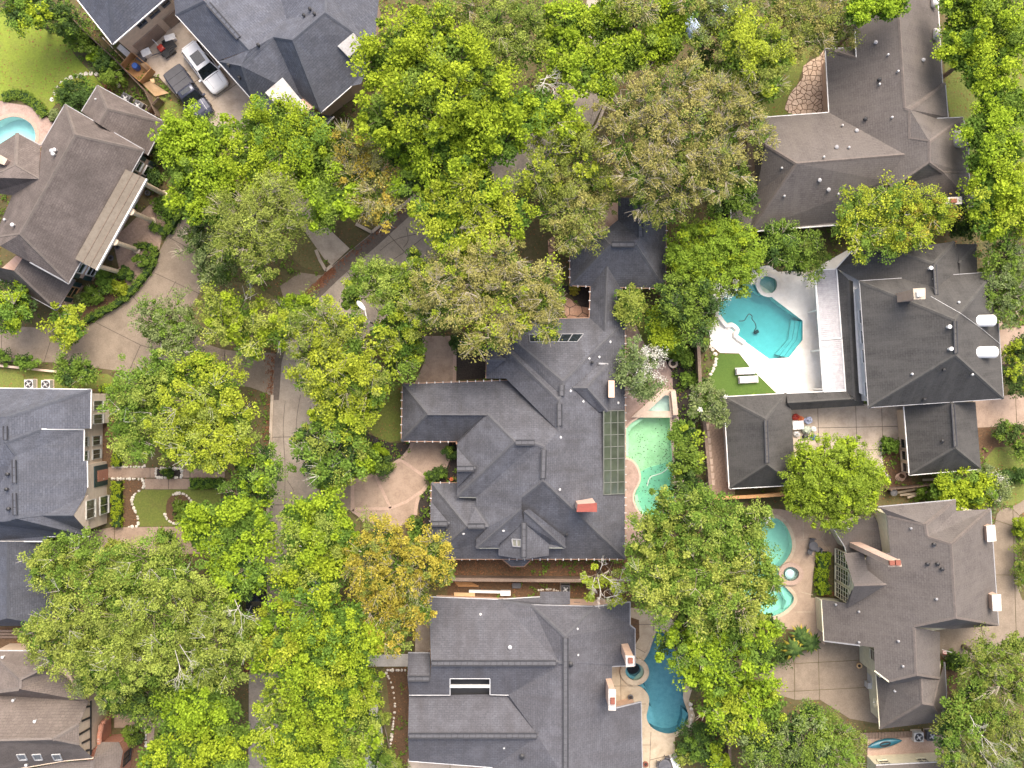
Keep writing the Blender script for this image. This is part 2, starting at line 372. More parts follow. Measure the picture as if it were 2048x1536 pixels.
L_MATS = {
 'L': leaf_mat('leaf_lime', (0.1495, 0.2340, 0.0190), (0.3816, 0.5035, 0.0398)),
 'B': leaf_mat('leaf_ball', (0.1300, 0.2145, 0.0242), (0.3074, 0.4346, 0.0525)),
 'M': leaf_mat('leaf_mid', (0.0806, 0.1560, 0.0255), (0.2332, 0.3445, 0.0557)),
 'S': leaf_mat('leaf_soft', (0.1495, 0.2145, 0.0372), (0.4134, 0.4823, 0.0981)),
 'O': leaf_mat('leaf_olive', (0.1690, 0.1755, 0.0450), (0.4452, 0.4240, 0.1352)),
 'P': leaf_mat('leaf_pine', (0.1196, 0.1625, 0.0320), (0.2968, 0.3498, 0.0769)),
 'Y': leaf_mat('leaf_gold', (0.2210, 0.2080, 0.0294), (0.5300, 0.4452, 0.0716)),
 'V': leaf_mat('leaf_yellow_lime', (0.1755, 0.2405, 0.0216), (0.4452, 0.5194, 0.0557)),
 'D': leaf_mat('leaf_dark', (0.0364, 0.0715, 0.0242), (0.1060, 0.1749, 0.0440)),
 'G': leaf_mat('leaf_grey_green', (0.1040, 0.1560, 0.0580), (0.2862, 0.3551, 0.1352)),
 'W': leaf_mat('petal_white', (.55, .54, .48), (.78, .77, .70)),
}

# ------------------------------------------------------------------ ground, streets, paving, pools
POOL_TL = smooth_loop([(-40, 300), (-25, 262), (5, 238), (35, 233), (62, 246), (73, 272), (62, 300), (30, 330), (-20, 340)], 4)
POOL_MAIN = [(1251, 857), (1262, 845), (1288, 829), (1340, 829), (1343, 880), (1347, 940), (1350, 1000), (1348, 1035)]+smooth_loop([(1310, 1037), (1283, 1028), (1270, 1008), (1268, 988), (1280, 962), (1278, 940), (1266, 922), (1251, 915)], 3, False)
SPA_MAIN = [(1292, 823), (1329, 789), (1338, 790), (1340, 823)]
POOL_WH = [(1440, 585), (1480, 560), (1510, 568), (1606, 641), (1606, 680), (1578, 716), (1538, 719), (1478, 676), (1436, 632)]
SPA_WH = smooth_loop([(1533, 552), (1551, 560), (1552, 578), (1540, 588), (1524, 584), (1517, 570), (1521, 557)], 4)
POOL_S = smooth_loop([(1318, 1251), (1330, 1268), (1362, 1290), (1372, 1335), (1372, 1362), (1367, 1395), (1378, 1432), (1366, 1456), (1338, 1468), (1306, 1458), (1292, 1436), (1296, 1412), (1296, 1392), (1284, 1376), (1268, 1366), (1286, 1342), (1284, 1325), (1296, 1305), (1308, 1272)], 4)
SPA_S = smooth_loop([(1268, 1322), (1284, 1330), (1288, 1345), (1279, 1357), (1264, 1359), (1252, 1350), (1249, 1338), (1256, 1326)], 4)
POOL_BR = smooth_loop([(1500, 1070), (1520, 1042), (1548, 1034), (1570, 1048), (1583, 1075), (1584, 1100), (1572, 1122), (1558, 1138), (1560, 1160), (1576, 1178), (1588, 1194), (1583, 1210), (1560, 1228), (1520, 1235), (1490, 1200), (1480, 1140)], 4)
SPA_BR = smooth_loop([(1579, 1131), (1594, 1138), (1597, 1150), (1588, 1160), (1573, 1161), (1564, 1152), (1566, 1138)], 4)
HOLES = [POOL_TL, POOL_MAIN, SPA_MAIN, POOL_WH, SPA_WH, POOL_S, SPA_S, POOL_BR, SPA_BR]
gl = [[(-420, -420), (420, -420), (420, 420), (-420, 420)]]+[[G(*p) for p in h] for h in HOLES]
fl, tr = tess(gl)
tag(mk('ground', [(p[0], p[1], 0) for p in fl], tr, M_GROUND), kind='structure')

# road with kerbs
rl = [(1182, -60), (1160, 90), (1100, 180), (1000, 262), (900, 333), (824, 394), (744, 465), (664, 531), (607, 586), (566, 650), (549, 720), (545, 790), (542, 870), (540, 960), (534, 1060), (518, 1160), (505, 1260), (497, 1360), (497, 1450), (495, 1600)]
rr = [(575, 1600), (580, 1420), (592, 1290), (612, 1160), (630, 1080), (638, 1000), (640, 870), (648, 800), (672, 740), (707, 691), (747, 654), (860, 548), (935, 480), (1010, 405), (1085, 335), (1180, 262), (1222, 180), (1245, 100), (1262, -60)]
cuts = [((590, 600), (700, 705)), ((676, 520), (770, 640)), ((760, 450), (860, 560)), ((880, 340), (960, 480)), ((530, 875), (650, 872)), ((530, 1010), (650, 1010)), ((500, 1160), (640, 1172)), ((480, 1330), (600, 1330)), ((540, 740), (690, 760)), ((1010, 250), (1090, 345)), ((1130, 140), (1240, 200))]
road = slabs('road', rl+rr, cuts, .045, M_ROAD, M_JOINT, piece='road_slab')
M_CRACK = plain('crack_filler', (.07, .055, .045), .9)
for px in ([(571, 800), (568, 860), (570, 930), (569, 1010), (566, 1090)], [(600, 790), (596, 830), (592, 872)], [(640, 640), (690, 612), (740, 585)], [(787, 521), (815, 500), (848, 474)], [(813, 455), (815, 480), (808, 495)], [(760, 500), (790, 480), (830, 470)], [(575, 960), (590, 985), (585, 1010), (600, 1040)], [(1185, 200), (1180, 240), (1150, 270)]):
    MB().tube([(*P(*q)[:2], .047) for q in smooth_loop([(x+random.uniform(-2, 2), y+random.uniform(-2, 2)) for x, y in px], 4, False)], .018, 4).build('road_crack', M_CRACK, road)
def joints(root, segs, z, mat=None, wd=.035):
    for a, b in segs: MB().bar(P(*a, z), P(*b, z), wd, .012).build('joint', mat or M_JOINT, root)
def kerb(name, px, wd=.28, ht=.15, mat=M_CONC):
    p = [Vector(P(*q)) for q in px]; mb = MB()
    for a, b in zip(p[:-1], p[1:]): mb.bar((a.x, a.y, ht/2), (b.x, b.y, ht/2), wd, ht)
    return tag(mb.build(name, mat), kind='structure')
kerb('kerb', [(830, 390), (744, 465)]); kerb('kerb', [(664, 531), (652, 541), (640, 520), (632, 500)]); kerb('kerb', [(744, 465), (712, 448)])
kerb('kerb', rr[9:12]); kerb('kerb', [(640, 950), (640, 870), (648, 800), (672, 740), (707, 691)]); kerb('kerb', [(545, 790), (542, 870), (540, 960), (534, 1060), (518, 1160)])
kerb('kerb', [(1222, 180), (1195, 250), (1150, 300)])

sheet('gutter_strip', [(606, 588), (664, 533), (744, 467), (824, 396), (900, 335), (912, 352), (836, 416), (758, 488), (680, 556), (622, 612)], .052, M_ASPH)
sheet('gutter_strip', [(606, 588), (622, 612), (582, 662), (563, 725), (558, 800), (546, 800), (549, 720), (566, 650)], .0521, M_ASPH)
# paving, drives and walks
slabs('driveway', [(262, 110), (368, 38), (420, 95), (506, 202), (560, 290), (640, 440), (700, 497), (664, 531), (648, 518), (600, 450), (540, 400), (470, 300), (385, 228), (318, 155), (300, 150)],
      [((300, 150), (420, 95)), ((385, 228), (470, 170)), ((355, 185), (460, 120)), ((470, 300), (560, 270)), ((560, 420), (640, 380))], .035, M_CONC, M_JOINT)
dv2_ = slabs('driveway', smooth_loop([(-30, 655), (80, 655), (160, 655), (205, 632), (262, 585), (300, 535), (330, 480), (350, 440), (372, 425), (384, 470), (400, 545), (412, 560), (392, 600), (372, 640), (420, 690), (500, 705), (560, 712), (556, 790), (500, 775), (400, 760), (300, 748), (258, 745), (190, 736), (100, 725), (-30, 718)], 3),
      [], .032, M_DRIVE, M_JOINT)
joints(dv2_, [((107, 662), (88, 724)), ((3, 657), (3, 718)), ((192, 645), (281, 690)), ((281, 690), (258, 742)), ((307, 545), (400, 588)), ((330, 600), (352, 562)), ((338, 475), (384, 500)), ((262, 588), (275, 604)), ((352, 705), (345, 755)), ((450, 700), (445, 768)), ((281, 690), (352, 712)), ((352, 712), (450, 722))], .036, M_JOINT, .05)
sheet('driveway', [(560, 572), (600, 545), (652, 552), (605, 592), (572, 602), (565, 590)], .03, M_DRIVE)
sheet('courtyard', [(225, 480), (330, 380), (345, 400), (325, 470), (318, 500), (262, 585), (240, 545)], .028, M_GRAVEL)
# main house drive, running under the porte-cochere
drv = [(849, 672), (910, 672), (908, 767), (898, 883), (896, 915), (884, 945), (862, 962), (842, 985), (833, 1005), (830, 1040), (780, 1060), (740, 1045), (722, 1030), (705, 1020), (705, 958), (750, 948), (783, 930), (803, 917), (818, 900), (825, 883), (829, 767), (850, 722), (853, 700)]
dv_ = slabs('driveway', drv, [((825, 767), (912, 767)), ((820, 883), (900, 883))], .04, M_DRIVEP, M_BRICKP, gap=.03)
joints(dv_, [((750, 950), (781, 1016)), ((801, 919), (853, 956)), ((707, 1018), (779, 1017)), ((779, 1017), (812, 1004)), ((812, 1004), (843, 982))], .045, M_BRICKP, .26)
slabs('driveway_apron', [(638, 955), (704, 957), (704, 1020), (660, 1024), (636, 1040)], [((670, 950), (670, 1030))], .036, M_DRIVE, M_JOINT)
def border(name, px, wd=.32, z=.07, mat=M_BRICKP, thick=.1):
    p = [Vector(P(*q)) for q in px]; mb = MB()
    for a, b in zip(p[:-1], p[1:]): mb.bar((a.x, a.y, z-thick/2), (b.x, b.y, z-thick/2), wd, thick)
    return tag(mb.build(name, mat), kind='structure')
border('brick_border', smooth_loop([(825, 885), (818, 900), (803, 917), (783, 930)], 4, False)); border('brick_border', [(910, 670), (909, 765)]); border('brick_border', [(848, 672), (848, 710)])
border('brick_border', smooth_loop([(898, 915), (884, 945), (862, 962), (843, 985), (834, 1005), (831, 1030)], 4, False)); border('brick_border', [(705, 956), (705, 1022)]); border('brick_border', [(705, 1020), (718, 1030), (728, 1042)])
border('brick_border', [(748, 947), (727, 960), (704, 960)])
# left grey house walks and drive
slabs('front_walk', [(216, 934), (450, 938), (450, 956), (216, 956)], [((300, 930), (300, 960)), ((380, 930), (380, 960))], .04, M_DRIVEP, M_JOINT)
slabs('front_walk', [(289, 957), (390, 957), (388, 979), (289, 979)], [((337, 950), (337, 990))], .04, M_DRIVEP, M_JOINT)
slabs('driveway', [(150, 1085), (182, 1062), (225, 1054), (540, 1052), (535, 1110), (400, 1108), (300, 1110), (182, 1112)], [((229, 1050), (229, 1120)), ((318, 1050), (318, 1120)), ((420, 1050), (420, 1120))], .034, M_DRIVEP, M_JOINT)
slabs('front_walk', [(228, 1428), (330, 1432), (332, 1455), (310, 1455), (306, 1500), (292, 1510), (294, 1456), (228, 1456)], [], .04, M_DRIVEP, M_JOINT)
# right hand houses
slabs('motor_court', [(1575, 812), (1825, 805), (1825, 870), (1764, 890), (1764, 950), (1600, 960), (1585, 940)], [((1635, 800), (1640, 960)), ((1711, 800), (1716, 960)), ((1763, 800), (1768, 960)), ((1575, 857), (1830, 852)), ((1575, 905), (1830, 897))], .036, M_CONC, M_JOINT)
slabs('driveway', [(1945, 800), (2120, 775), (2120, 848), (1950, 856)], [((2030, 770), (2034, 860))], .034, M_DRIVEP, M_JOINT)
sheet('garden_path', smooth_loop([(1998, 640), (2012, 655), (2030, 655), (2070, 650), (2070, 685), (2030, 682), (2016, 690), (2012, 720), (2002, 725)], 3), .03, M_DRIVEP)
slabs('driveway', [(1515, 1350), (1560, 1320), (1600, 1305), (1640, 1285), (1700, 1280), (1760, 1290), (1770, 1450), (1700, 1438), (1640, 1400), (1590, 1400), (1540, 1385)], [((1588, 1280), (1590, 1440)), ((1636, 1270), (1640, 1440)), ((1510, 1387), (1780, 1372)), ((1540, 1330), (1780, 1317))], .034, M_DRIVE, M_JOINT)
slabs('driveway', smooth_loop([(1870, 1256), (1900, 1330), (1960, 1312), (2020, 1310), (2120, 1300), (2120, 1180), (2045, 1200), (2035, 1100), (2040, 1030), (2120, 990), (2120, 940), (2040, 1005), (2000, 1020), (1990, 1045), (1985, 1100), (1985, 1200)], 3), [((1960, 1240), (1975, 1330)), ((2030, 1180), (2034, 1330)), ((1985, 1150), (2060, 1150)), ((1990, 1040), (2050, 1060)), ((2010, 1005), (2060, 1050))], .034, M_DRIVE, M_JOINT)
sheet('brick_patio', [(1735, 1478), (1895, 1466), (1905, 1512), (1735, 1520)], .034, M_BRICKP)
sheet('side_walk', [(735, 1310), (820, 1308), (820, 1333), (735, 1333)], .034, M_CONCW)
sheet('side_walk', [(832, 1190), (862, 1190), (864, 1300), (842, 1306), (830, 1306)], .03, M_CONC)
sheet('side_walk', smooth_loop([(700, 1335), (722, 1345), (745, 1385), (762, 1440), (766, 1500), (760, 1580), (700, 1580), (715, 1510), (735, 1460), (726, 1400), (705, 1370)], 3), .032, M_CONCW)
slabs('terrace', [(815, 1517), (990, 1517), (990, 1560), (815, 1560)], [((900, 1500), (900, 1570))], .03, M_CONC, M_JOINT)

# pool decks
slabs('pool_deck', smooth_loop([(-60, 225), (-20, 200), (15, 205), (70, 215), (100, 240), (108, 250), (98, 275), (84, 292), (40, 340), (-60, 350)], 3), [], .04, M_DECKP, M_JOINT, holes=[POOL_TL])
slabs('pool_deck', [(1240, 640), (1268, 640), (1290, 690), (1330, 720), (1345, 745), (1352, 1050), (1330, 1080), (1250, 1095), (1245, 900)], [((1240, 780), (1350, 780)), ((1240, 1045), (1350, 1045))], .042, M_DECKP, M_JOINT, holes=[POOL_MAIN, SPA_MAIN], gap=.01)
slabs('pool_deck', [(1420, 690), (1418, 655), (1434, 632), (1432, 600), (1440, 570), (1490, 535), (1540, 530), (1556, 543), (1630, 541), (1640, 530), (1694, 500), (1715, 512), (1700, 790), (1552, 786), (1500, 735), (1478, 707), (1440, 706)], [], .045, M_DECKW, M_JOINT, holes=[POOL_WH, SPA_WH])
dk_ = slabs('pool_deck', [(1220, 1325), (1262, 1215), (1330, 1225), (1345, 1240), (1370, 1285), (1390, 1340), (1384, 1380), (1378, 1400), (1390, 1430), (1384, 1462), (1350, 1475), (1350, 1560), (1225, 1560)], [], .042, M_DECKT, M_JOINT, holes=[POOL_S, SPA_S], gap=.012)
joints(dk_, [((1262, 1249), (1316, 1249)), ((1306, 1225), (1307, 1262)), ((1262, 1290), (1292, 1306)), ((1241, 1334), (1242, 1412)), ((1226, 1372), (1280, 1372)), ((1283, 1490), (1302, 1490)), ((1302, 1464), (1299, 1536)), ((1300, 1520), (1350, 1508)), ((1283, 1408), (1296, 1408))], .046)
dk_ = slabs('pool_deck', [(1470, 1080), (1510, 1015), (1560, 1018), (1620, 1030), (1665, 1040), (1690, 1105), (1630, 1120), (1622, 1195), (1660, 1200), (1650, 1290), (1610, 1262), (1570, 1258), (1530, 1260), (1470, 1230)], [], .042, M_DECKB, M_JOINT, holes=[POOL_BR, SPA_BR], gap=.012)
joints(dk_, [((1600, 1080), (1643, 1078)), ((1643, 1078), (1650, 1064)), ((1643, 1078), (1660, 1100)), ((1588, 1224), (1630, 1224)), ((1602, 1184), (1626, 1190)), ((1606, 1040), (1607, 1078))], .046, M_DECKT, .05)

# lawns and beds
sheet('lawn', smooth_loop([(-60, 20), (60, 30), (120, 60), (150, 110), (200, 165), (215, 190), (150, 190), (110, 210), (90, 235), (70, 212), (20, 198), (-60, 195)], 3), .014, M_LAWN2, paved=False)
sheet('lawn', [(735, 770), (806, 768), (806, 880), (780, 884), (755, 878), (737, 860), (728, 820)], .014, M_LAWN, paved=False)
sheet('lawn', [(287, 979), (440, 979), (445, 1052), (277, 1053), (276, 1034), (269, 1018), (264, 1002), (270, 988)], .014, M_LAWN)
sheet('lawn', [(-30, 735), (215, 748), (250, 770), (182, 778), (-30, 776)], .014, M_LAWN, paved=False)
sheet('turf_lawn', [(1440, 707), (1478, 708), (1500, 735), (1552, 786), (1445, 792), (1420, 770), (1418, 740)], .02, M_TURF)
sheet('lawn', smooth_loop([(1900, 30), (2060, 20), (2060, 330), (1960, 330), (1905, 250), (1890, 140)], 2), .012, M_LAWN, paved=False)
sheet('lawn', smooth_loop([(1980, 890), (2080, 890), (2080, 1000), (2010, 1010), (1975, 960)], 2), .012, M_LAWN, paved=False)
sheet('lawn', smooth_loop([(1910, 440), (1970, 430), (1990, 520), (1965, 545), (1955, 490)], 2), .012, M_LAWNB, paved=False)
sheet('lawn', smooth_loop([(1510, 190), (1575, 120), (1630, 90), (1600, 150), (1575, 228), (1500, 232)], 2), .014, M_LAWN, paved=False)
sheet('lawn', smooth_loop([(400, 570), (460, 560), (560, 600), (570, 690), (470, 690), (400, 680), (380, 640)], 2), .012, M_LAWNB, paved=False)
sheet('lawn', smooth_loop([(590, 450), (640, 500), (652, 535), (620, 540), (590, 520), (570, 480)], 2), .012, M_LAWNB, paved=False)
sheet('lawn', smooth_loop([(700, 380), (760, 380), (820, 390), (760, 440), (712, 448), (690, 420)], 2), .012, M_LAWNB, paved=False)
sheet('lawn', smooth_loop([(320, 190), (400, 240), (400, 280), (350, 290), (318, 240)], 2), .012, M_LAWN, paved=False)
sheet('lawn', smooth_loop([(762, 1340), (790, 1340), (790, 1420), (775, 1480), (765, 1420)], 2), .012, M_LAWNB, paved=False)
sheet('lawn', smooth_loop([(1270, 650), (1310, 650), (1330, 690), (1318, 712), (1290, 690)], 2), .012, M_LAWN, paved=False)
sheet('lawn', [(308, 1455), (345, 1455), (345, 1510), (308, 1510)], .012, M_LAWN, paved=False)
sheet('lawn', smooth_loop([(640, 1000), (700, 1025), (720, 1060), (640, 1060)], 2), .012, M_LAWNB, paved=False)
sheet('mulch_bed', smooth_loop([(735, 868), (780, 886), (806, 884), (824, 886), (816, 900), (800, 916), (765, 928), (740, 905)], 2), .02, M_MULCH, paved=False)
sheet('mulch_bed', [(912, 675), (975, 688), (973, 757), (912, 760)], .02, M_MULCH)
sheet('mulch_bed', [(897, 885), (915, 884), (914, 966), (863, 968), (862, 1075), (842, 1075), (836, 1005), (845, 985), (864, 963), (886, 946)], .02, M_MULCH, paved=False)
sheet('mulch_bed', [(1120, 572), (1180, 570), (1180, 632), (1145, 596)], .02, M_MULCH)
sheet('mulch_bed', smooth_loop([(1330, 700), (1388, 690), (1392, 850), (1350, 850), (1345, 780)], 2), .02, M_MULCH, paved=False)
sheet('mulch_bed', smooth_loop([(150, 610), (205, 560), (255, 520), (300, 480), (318, 500), (262, 583), (205, 628), (170, 645)], 2), .02, M_SOIL, paved=False)
sheet('flower_bed', [(228, 960), (285, 960), (287, 975), (270, 988), (264, 1002), (269, 1018), (276, 1034), (277, 1053), (228, 1053)], .02, M_SOIL, paved=False)
sheet('flower_bed', smooth_loop([(335, 1000), (360, 985), (385, 1000), (385, 1030), (360, 1048), (335, 1035)], 3), .022, M_SOIL, paved=False)
sheet('flower_bed', [(312, 938), (364, 938), (364, 955), (312, 955)], .055, M_MULCH)
sheet('flower_bed', [(200, 782), (230, 782), (230, 935), (200, 935)], .02, M_SOIL, paved=False)
sheet('flower_bed', [(262, 1460), (292, 1460), (290, 1545), (262, 1545)], .02, M_SOIL, paved=False)
sheet('soil_strip', [(895, 1118), (1262, 1118), (1262, 1195), (895, 1195)], .016, M_SOIL, paved=False)
sheet('soil_strip', [(770, 1335), (820, 1335), (822, 1560), (765, 1560), (785, 1470)], .016, M_SOIL, paved=False)
sheet('soil_strip', [(1262, 1235), (1278, 1240), (1279, 1275), (1270, 1290), (1262, 1290)], .05, M_SOIL)
sheet('gravel_yard', [(1405, 845), (1462, 845), (1470, 990), (1416, 992)], .016, M_GRAVEL)
sheet('soil_strip', [(1760, 870), (1800, 868), (1822, 955), (1830, 985), (1770, 985)], .018, M_SOIL, paved=False)
sheet('soil_strip', [(1880, 1290), (1920, 1290), (1910, 1420), (1885, 1420)], .016, M_SOIL, paved=False)
sheet('soil_strip', [(1955, 855), (2060, 850), (2060, 890), (1990, 895), (1960, 930)], .016, M_SOIL, paved=False)
sheet('soil_strip', [(1394, 1405), (1412, 1400), (1412, 1500), (1356, 1500), (1392, 1464)], .016, M_SOIL, paved=False)
sheet('soil_strip', [(-20, 1253), (100, 1253), (110, 1302), (-20, 1302)], .016, M_SOIL, paved=False)

# flagstone patios: each stone its own piece
def flagstones(name, px, size, mat, bed, z=.05, n_max=300):
    root = sheet(name, px, z-.03, bed); poly = ccw([P(*p)[:2] for p in px])
    xs = [p[0] for p in poly]; ys = [p[1] for p in poly]; pts = []
    y = min(ys)-size
    while y < max(ys)+size:
        x = min(xs)-size
        while x < max(xs)+size:
            pts.append((x+random.uniform(-.42, .42)*size, y+random.uniform(-.42, .42)*size)); x += size
        y += size
    for i, c in enumerate(pts):
        q = poly
        for j, d in enumerate(pts):
            if i == j or (c[0]-d[0])**2+(c[1]-d[1])**2 > (3*size)**2: continue
            m = ((c[0]+d[0])/2, (c[1]+d[1])/2); e = (-(d[1]-c[1]), d[0]-c[0])
            q = clip(q, m, (m[0]+e[0], m[1]+e[1]))
            if len(q) < 3: break
        if len(q) < 3 or abs(area(q)) < .02: continue
        q = offset(q, -.03)
        if area(q) < .01: continue
        v, f = prism_data([q], z-.04, z+random.uniform(-.008, .01)); mk('flagstone', v, f, mat, root)
    return root
flagstones('flagstone_patio', [(1118, 588), (1140, 597), (1158, 612), (1179, 615), (1179, 640), (1138, 640), (1122, 620)], .85, M_FLAG, M_JOINT)
flagstones('flagstone_patio', smooth_loop([(1652, 105), (1640, 110), (1606, 132), (1605, 155), (1585, 180), (1572, 205), (1578, 228), (1660, 225)], 2), .46, M_FLAGT, M_SOIL)
flagstones('flagstone_walk', [(1095, 480), (1110, 470), (1112, 560), (1100, 575)], .6, M_FLAG, M_SOIL)

def pool(name, label, px, depth, floor, water, coping=None, cw=.3, cz=.075, wz=-.1, group=None):
    loop = ccw([P(*p)[:2] for p in px]); c = np.mean(np.array(loop), axis=0)
    root = empty(name, (c[0], c[1], 0), label, 'pool' if 'spa' not in name else 'spa', group)
    fl, tr = tess([loop]); n = len(fl)
    v = [(p[0], p[1], .03) for p in fl]+[(p[0], p[1], -depth) for p in fl]
    f = [(i, (i+1) % n, n+(i+1) % n, n+i) for i in range(n)]+[tuple(k+n for k in t) for t in tr]
    mk('basin', v, f, floor, root)
    mk('water', [(p[0], p[1], wz) for p in fl], tr, water, root)
    if coping:
        o = offset(loop, cw); i = offset(loop, -.05)
        vv, ff = prism_data([o, i], .0, cz); mk('coping', vv, ff, coping, root)
    PAVED.append(loop)
    return root
DEBUG = False

# ------------------------------------------------------------------ houses
TRIS = {}
def roof(root, Vs, facets, mat, capmat, rot=0.0, name='roof', capw=.17, caps=True, vcap=None):
    V = {}
    for line in Vs.replace('\n', ';').split(';'):
        t = line.split()
        if not t: continue
        V[t[0]] = [float(t[1]), float(t[2]), None if t[3] == '?' else float(t[3])]
    ca, sa = math.cos(R(rot)), math.sin(R(rot))
    D = {k: (a*ca-b*sa, a*sa+b*ca) for k, (a, b) in dict(N=(0, 1), E=(1, 0), S=(0, -1), W=(-1, 0)).items()}
    F = []
    for s in facets:
        t = s.split(); F.append((D[t[0][0]], float(t[0][1:]) if len(t[0]) > 1 else None, t[1:]))
    solved = set()
    for d, p, ns in F:
        if p is None: continue
        ref = next(n for n in ns if V[n][2] is not None); rx, ry, rh = P(*V[ref])
        for n in ns:
            if V[n][2] is None:
                solved.add(n)
                gx, gy = G(V[n][0], V[n][1]); gd = gx*d[0]+gy*d[1]
                V[n][2] = (rh+p*(rx*d[0]+ry*d[1])-p*gd)/(1-p*gd/CAM_H)
    W = {n: Vector(P(*v)) for n, v in V.items()}
    verts, faces, uvs, edges = [], [], [], {}
    T = TRIS.setdefault(root, [])
    for d, p, ns in F:
        pts = [W[n] for n in ns]; loop = [(q.x, q.y) for q in pts]; fl, tr = tess([loop]); b = len(verts)
        verts += [tuple(q) for q in pts]; nn = Vector((0, 0, 0))
        for a, bb, c in tr:
            faces.append((b+a, b+bb, b+c)); nn += (pts[bb]-pts[a]).cross(pts[c]-pts[a])
            T.append([V[ns[i]] for i in (a, bb, c)])
        nn.normalize(); sl = math.sqrt(max(1e-6, 1-nn.z**2))/max(.2, nn.z); k = math.sqrt(1+min(sl, 2)**2)
        for a, bb, c in tr:
            for i in (a, bb, c):
                q = pts[i]; uvs.append((q.x*-d[1]+q.y*d[0], -(q.x*d[0]+q.y*d[1])*k))
        cen = sum(pts, Vector((0, 0, 0)))/len(pts)
        for i in range(len(ns)):
            e = frozenset((ns[i], ns[(i+1) % len(ns)])); edges.setdefault(e, []).append((nn.copy(), cen))
    if DEBUG: print('ROOF', {n: round(v[2], 1) for n, v in V.items() if n in solved})
    r = mk(name, verts, faces, mat, root, uv=uvs); r['_V'] = 0; del r['_V']
    if caps:
        mb = MB()
        for e, fs in edges.items():
            if len(fs) != 2 or len(e) != 2: continue
            a, b = [W[n] for n in e]; (n1, c1), (n2, c2) = fs
            if (c2-c1).dot(n1) > -.02 or n1.dot(n2) > .995: continue
            ed = (b-a).normalized(); pr = []
            for nx, cx in fs:
                t = nx.cross(ed).normalized()
                if t.dot(cx-a) < 0: t = -t
                pr.append((t, nx))
            up = (n1+n2).normalized(); L = (b-a).length; k = max(1, int(L/.45)); vs = []
            for i in range(k):      # overlapping cap shingles, one every 0.45 m
                s0, s1 = a+(b-a)*(i/k), a+(b-a)*((i+1.08)/k if i < k-1 else 1)
                o = []
                for s, hgt in ((s0, .035), (s1, .055)):
                    o += [s+pr[0][0]*capw+pr[0][1]*hgt*.6, s+up*hgt, s+pr[1][0]*capw+pr[1][1]*hgt*.6]
                mb.add(o, [(0, 1, 4, 3), (1, 2, 5, 4), (0, 3, 4, 1), (1, 4, 5, 2)][:2])
        if mb.v: tag(mb.build('ridge_caps', capmat, r), kind='stuff')
    return r, W
def rh(root, px, py):
    best = 0
    for (a, b, c) in TRIS[root]:
        d = (b[1]-c[1])*(a[0]-c[0])+(c[0]-b[0])*(a[1]-c[1])
        if abs(d) < 1e-6: continue
        u = ((b[1]-c[1])*(px-c[0])+(c[0]-b[0])*(py-c[1]))/d; v = ((c[1]-a[1])*(px-c[0])+(a[0]-c[0])*(py-c[1]))/d
        if u >= -.01 and v >= -.01 and u+v <= 1.01: best = max(best, u*a[2]+v*b[2]+(1-u-v)*c[2])
    return best
def RP(root, px, py, dz=0.0): return Vector(P(px, py, rh(root, px, py)))+Vector((0, 0, dz))
def walls(root, px, h, mat, inset=.45, name='wall'):
    p = offset([P(a, b, h)[:2] for a, b in px], -inset); v, f = prism_data([p], -.1, h-.06); PAVED.append(p)
    return mk(name, v, f, mat, root)
def gutter(rf, W, chain, mat, wd=.16, ht=.16, name='gutter', straps=None):
    mb = MB(); ns = chain.split(); st = MB()
    for a, b in zip(ns[:-1], ns[1:]):
        A, B = W[a], W[b]; mb.bar(A-Vector((0, 0, .07)), B-Vector((0, 0, .07)), wd, ht)
        if straps:
            L = (B-A).length; k = int(L/.68)
            dr = (B-A).normalized(); pe = Vector((-dr.y, dr.x, 0))
            for i in range(1, k):
                c = A+(B-A)*(i/k); st.bar(c-pe*.14+Vector((0, 0, .03)), c+pe*.14+Vector((0, 0, .03)), .07, .03)
    g = mb.build(name, mat, rf)
    if straps and st.v: tag(st.build('gutter_straps', straps, rf), kind='stuff')
    return g
def ridge_vent(root, rf, a, b, mat=None, wd=.5, w2=None):
    A, B = RP(root, *a, .05), RP(root, *b, .05)
    dd_ = (B-A).normalized(); pe_ = Vector((-dd_.y, dd_.x, 0))*wd*.42; vb = MB().bar(A, B, wd, .08)
    for s_ in (-1, 1): vb.bar(A+pe_*s_+Vector((0, 0, .1)), B+pe_*s_+Vector((0, 0, .06)), .09, .08)
    o = vb.build('ridge_vent', M_VENT, rf)
    L = (B-A).length; k = max(2, int(L/.5)); mb = MB()
    for i in range(k): mb.bar(A+(B-A)*(i/k)+Vector((0, 0, .05)), A+(B-A)*((i+.93)/k)+Vector((0, 0, .05)), wd*.55, .05)
    tag(mb.build('vent_cap', mat or M_CAP_GREY, rf), kind='stuff')
def roof_vent(root, px, py, r=.13, h=.35, mat=None, cap=True, name='roof_vent'):
    r *= .72; p = RP(root, px, py, -.15); mb = MB().lathe(p, [(r, 0), (r, h+.1), (r*1.5, h+.12), (r*1.5, h+.2), (r*.4, h+.26)] if cap else [(r*1.8, 0), (r*1.8, .17), (r, .2), (r, h+.1)], 10)
    return mb.build(name, mat or M_LGREY, root)
def chimney(root, corners, h0, h1, mat, capmat=None, flues=(), fluemat=None, over=.06):
    """corners: pixel corners of the top slab, h1 its height"""
    t = ccw([P(a, b, h1)[:2] for a, b in corners]); v, f = prism_data([offset(t, -over)], h0, h1-.12)
    c = mk('chimney', v, f, mat, root)
    v, f = prism_data([t], h1-.14, h1); mk('chimney_cap', v, f, capmat or mat, c)
    for fx in flues:
        q = ccw([P(a, b, h1+.3)[:2] for a, b in fx]); v, f = prism_data([q], h1-.01, h1+.3); mk('flue', v, f, fluemat or M_TILE, c)
    return c
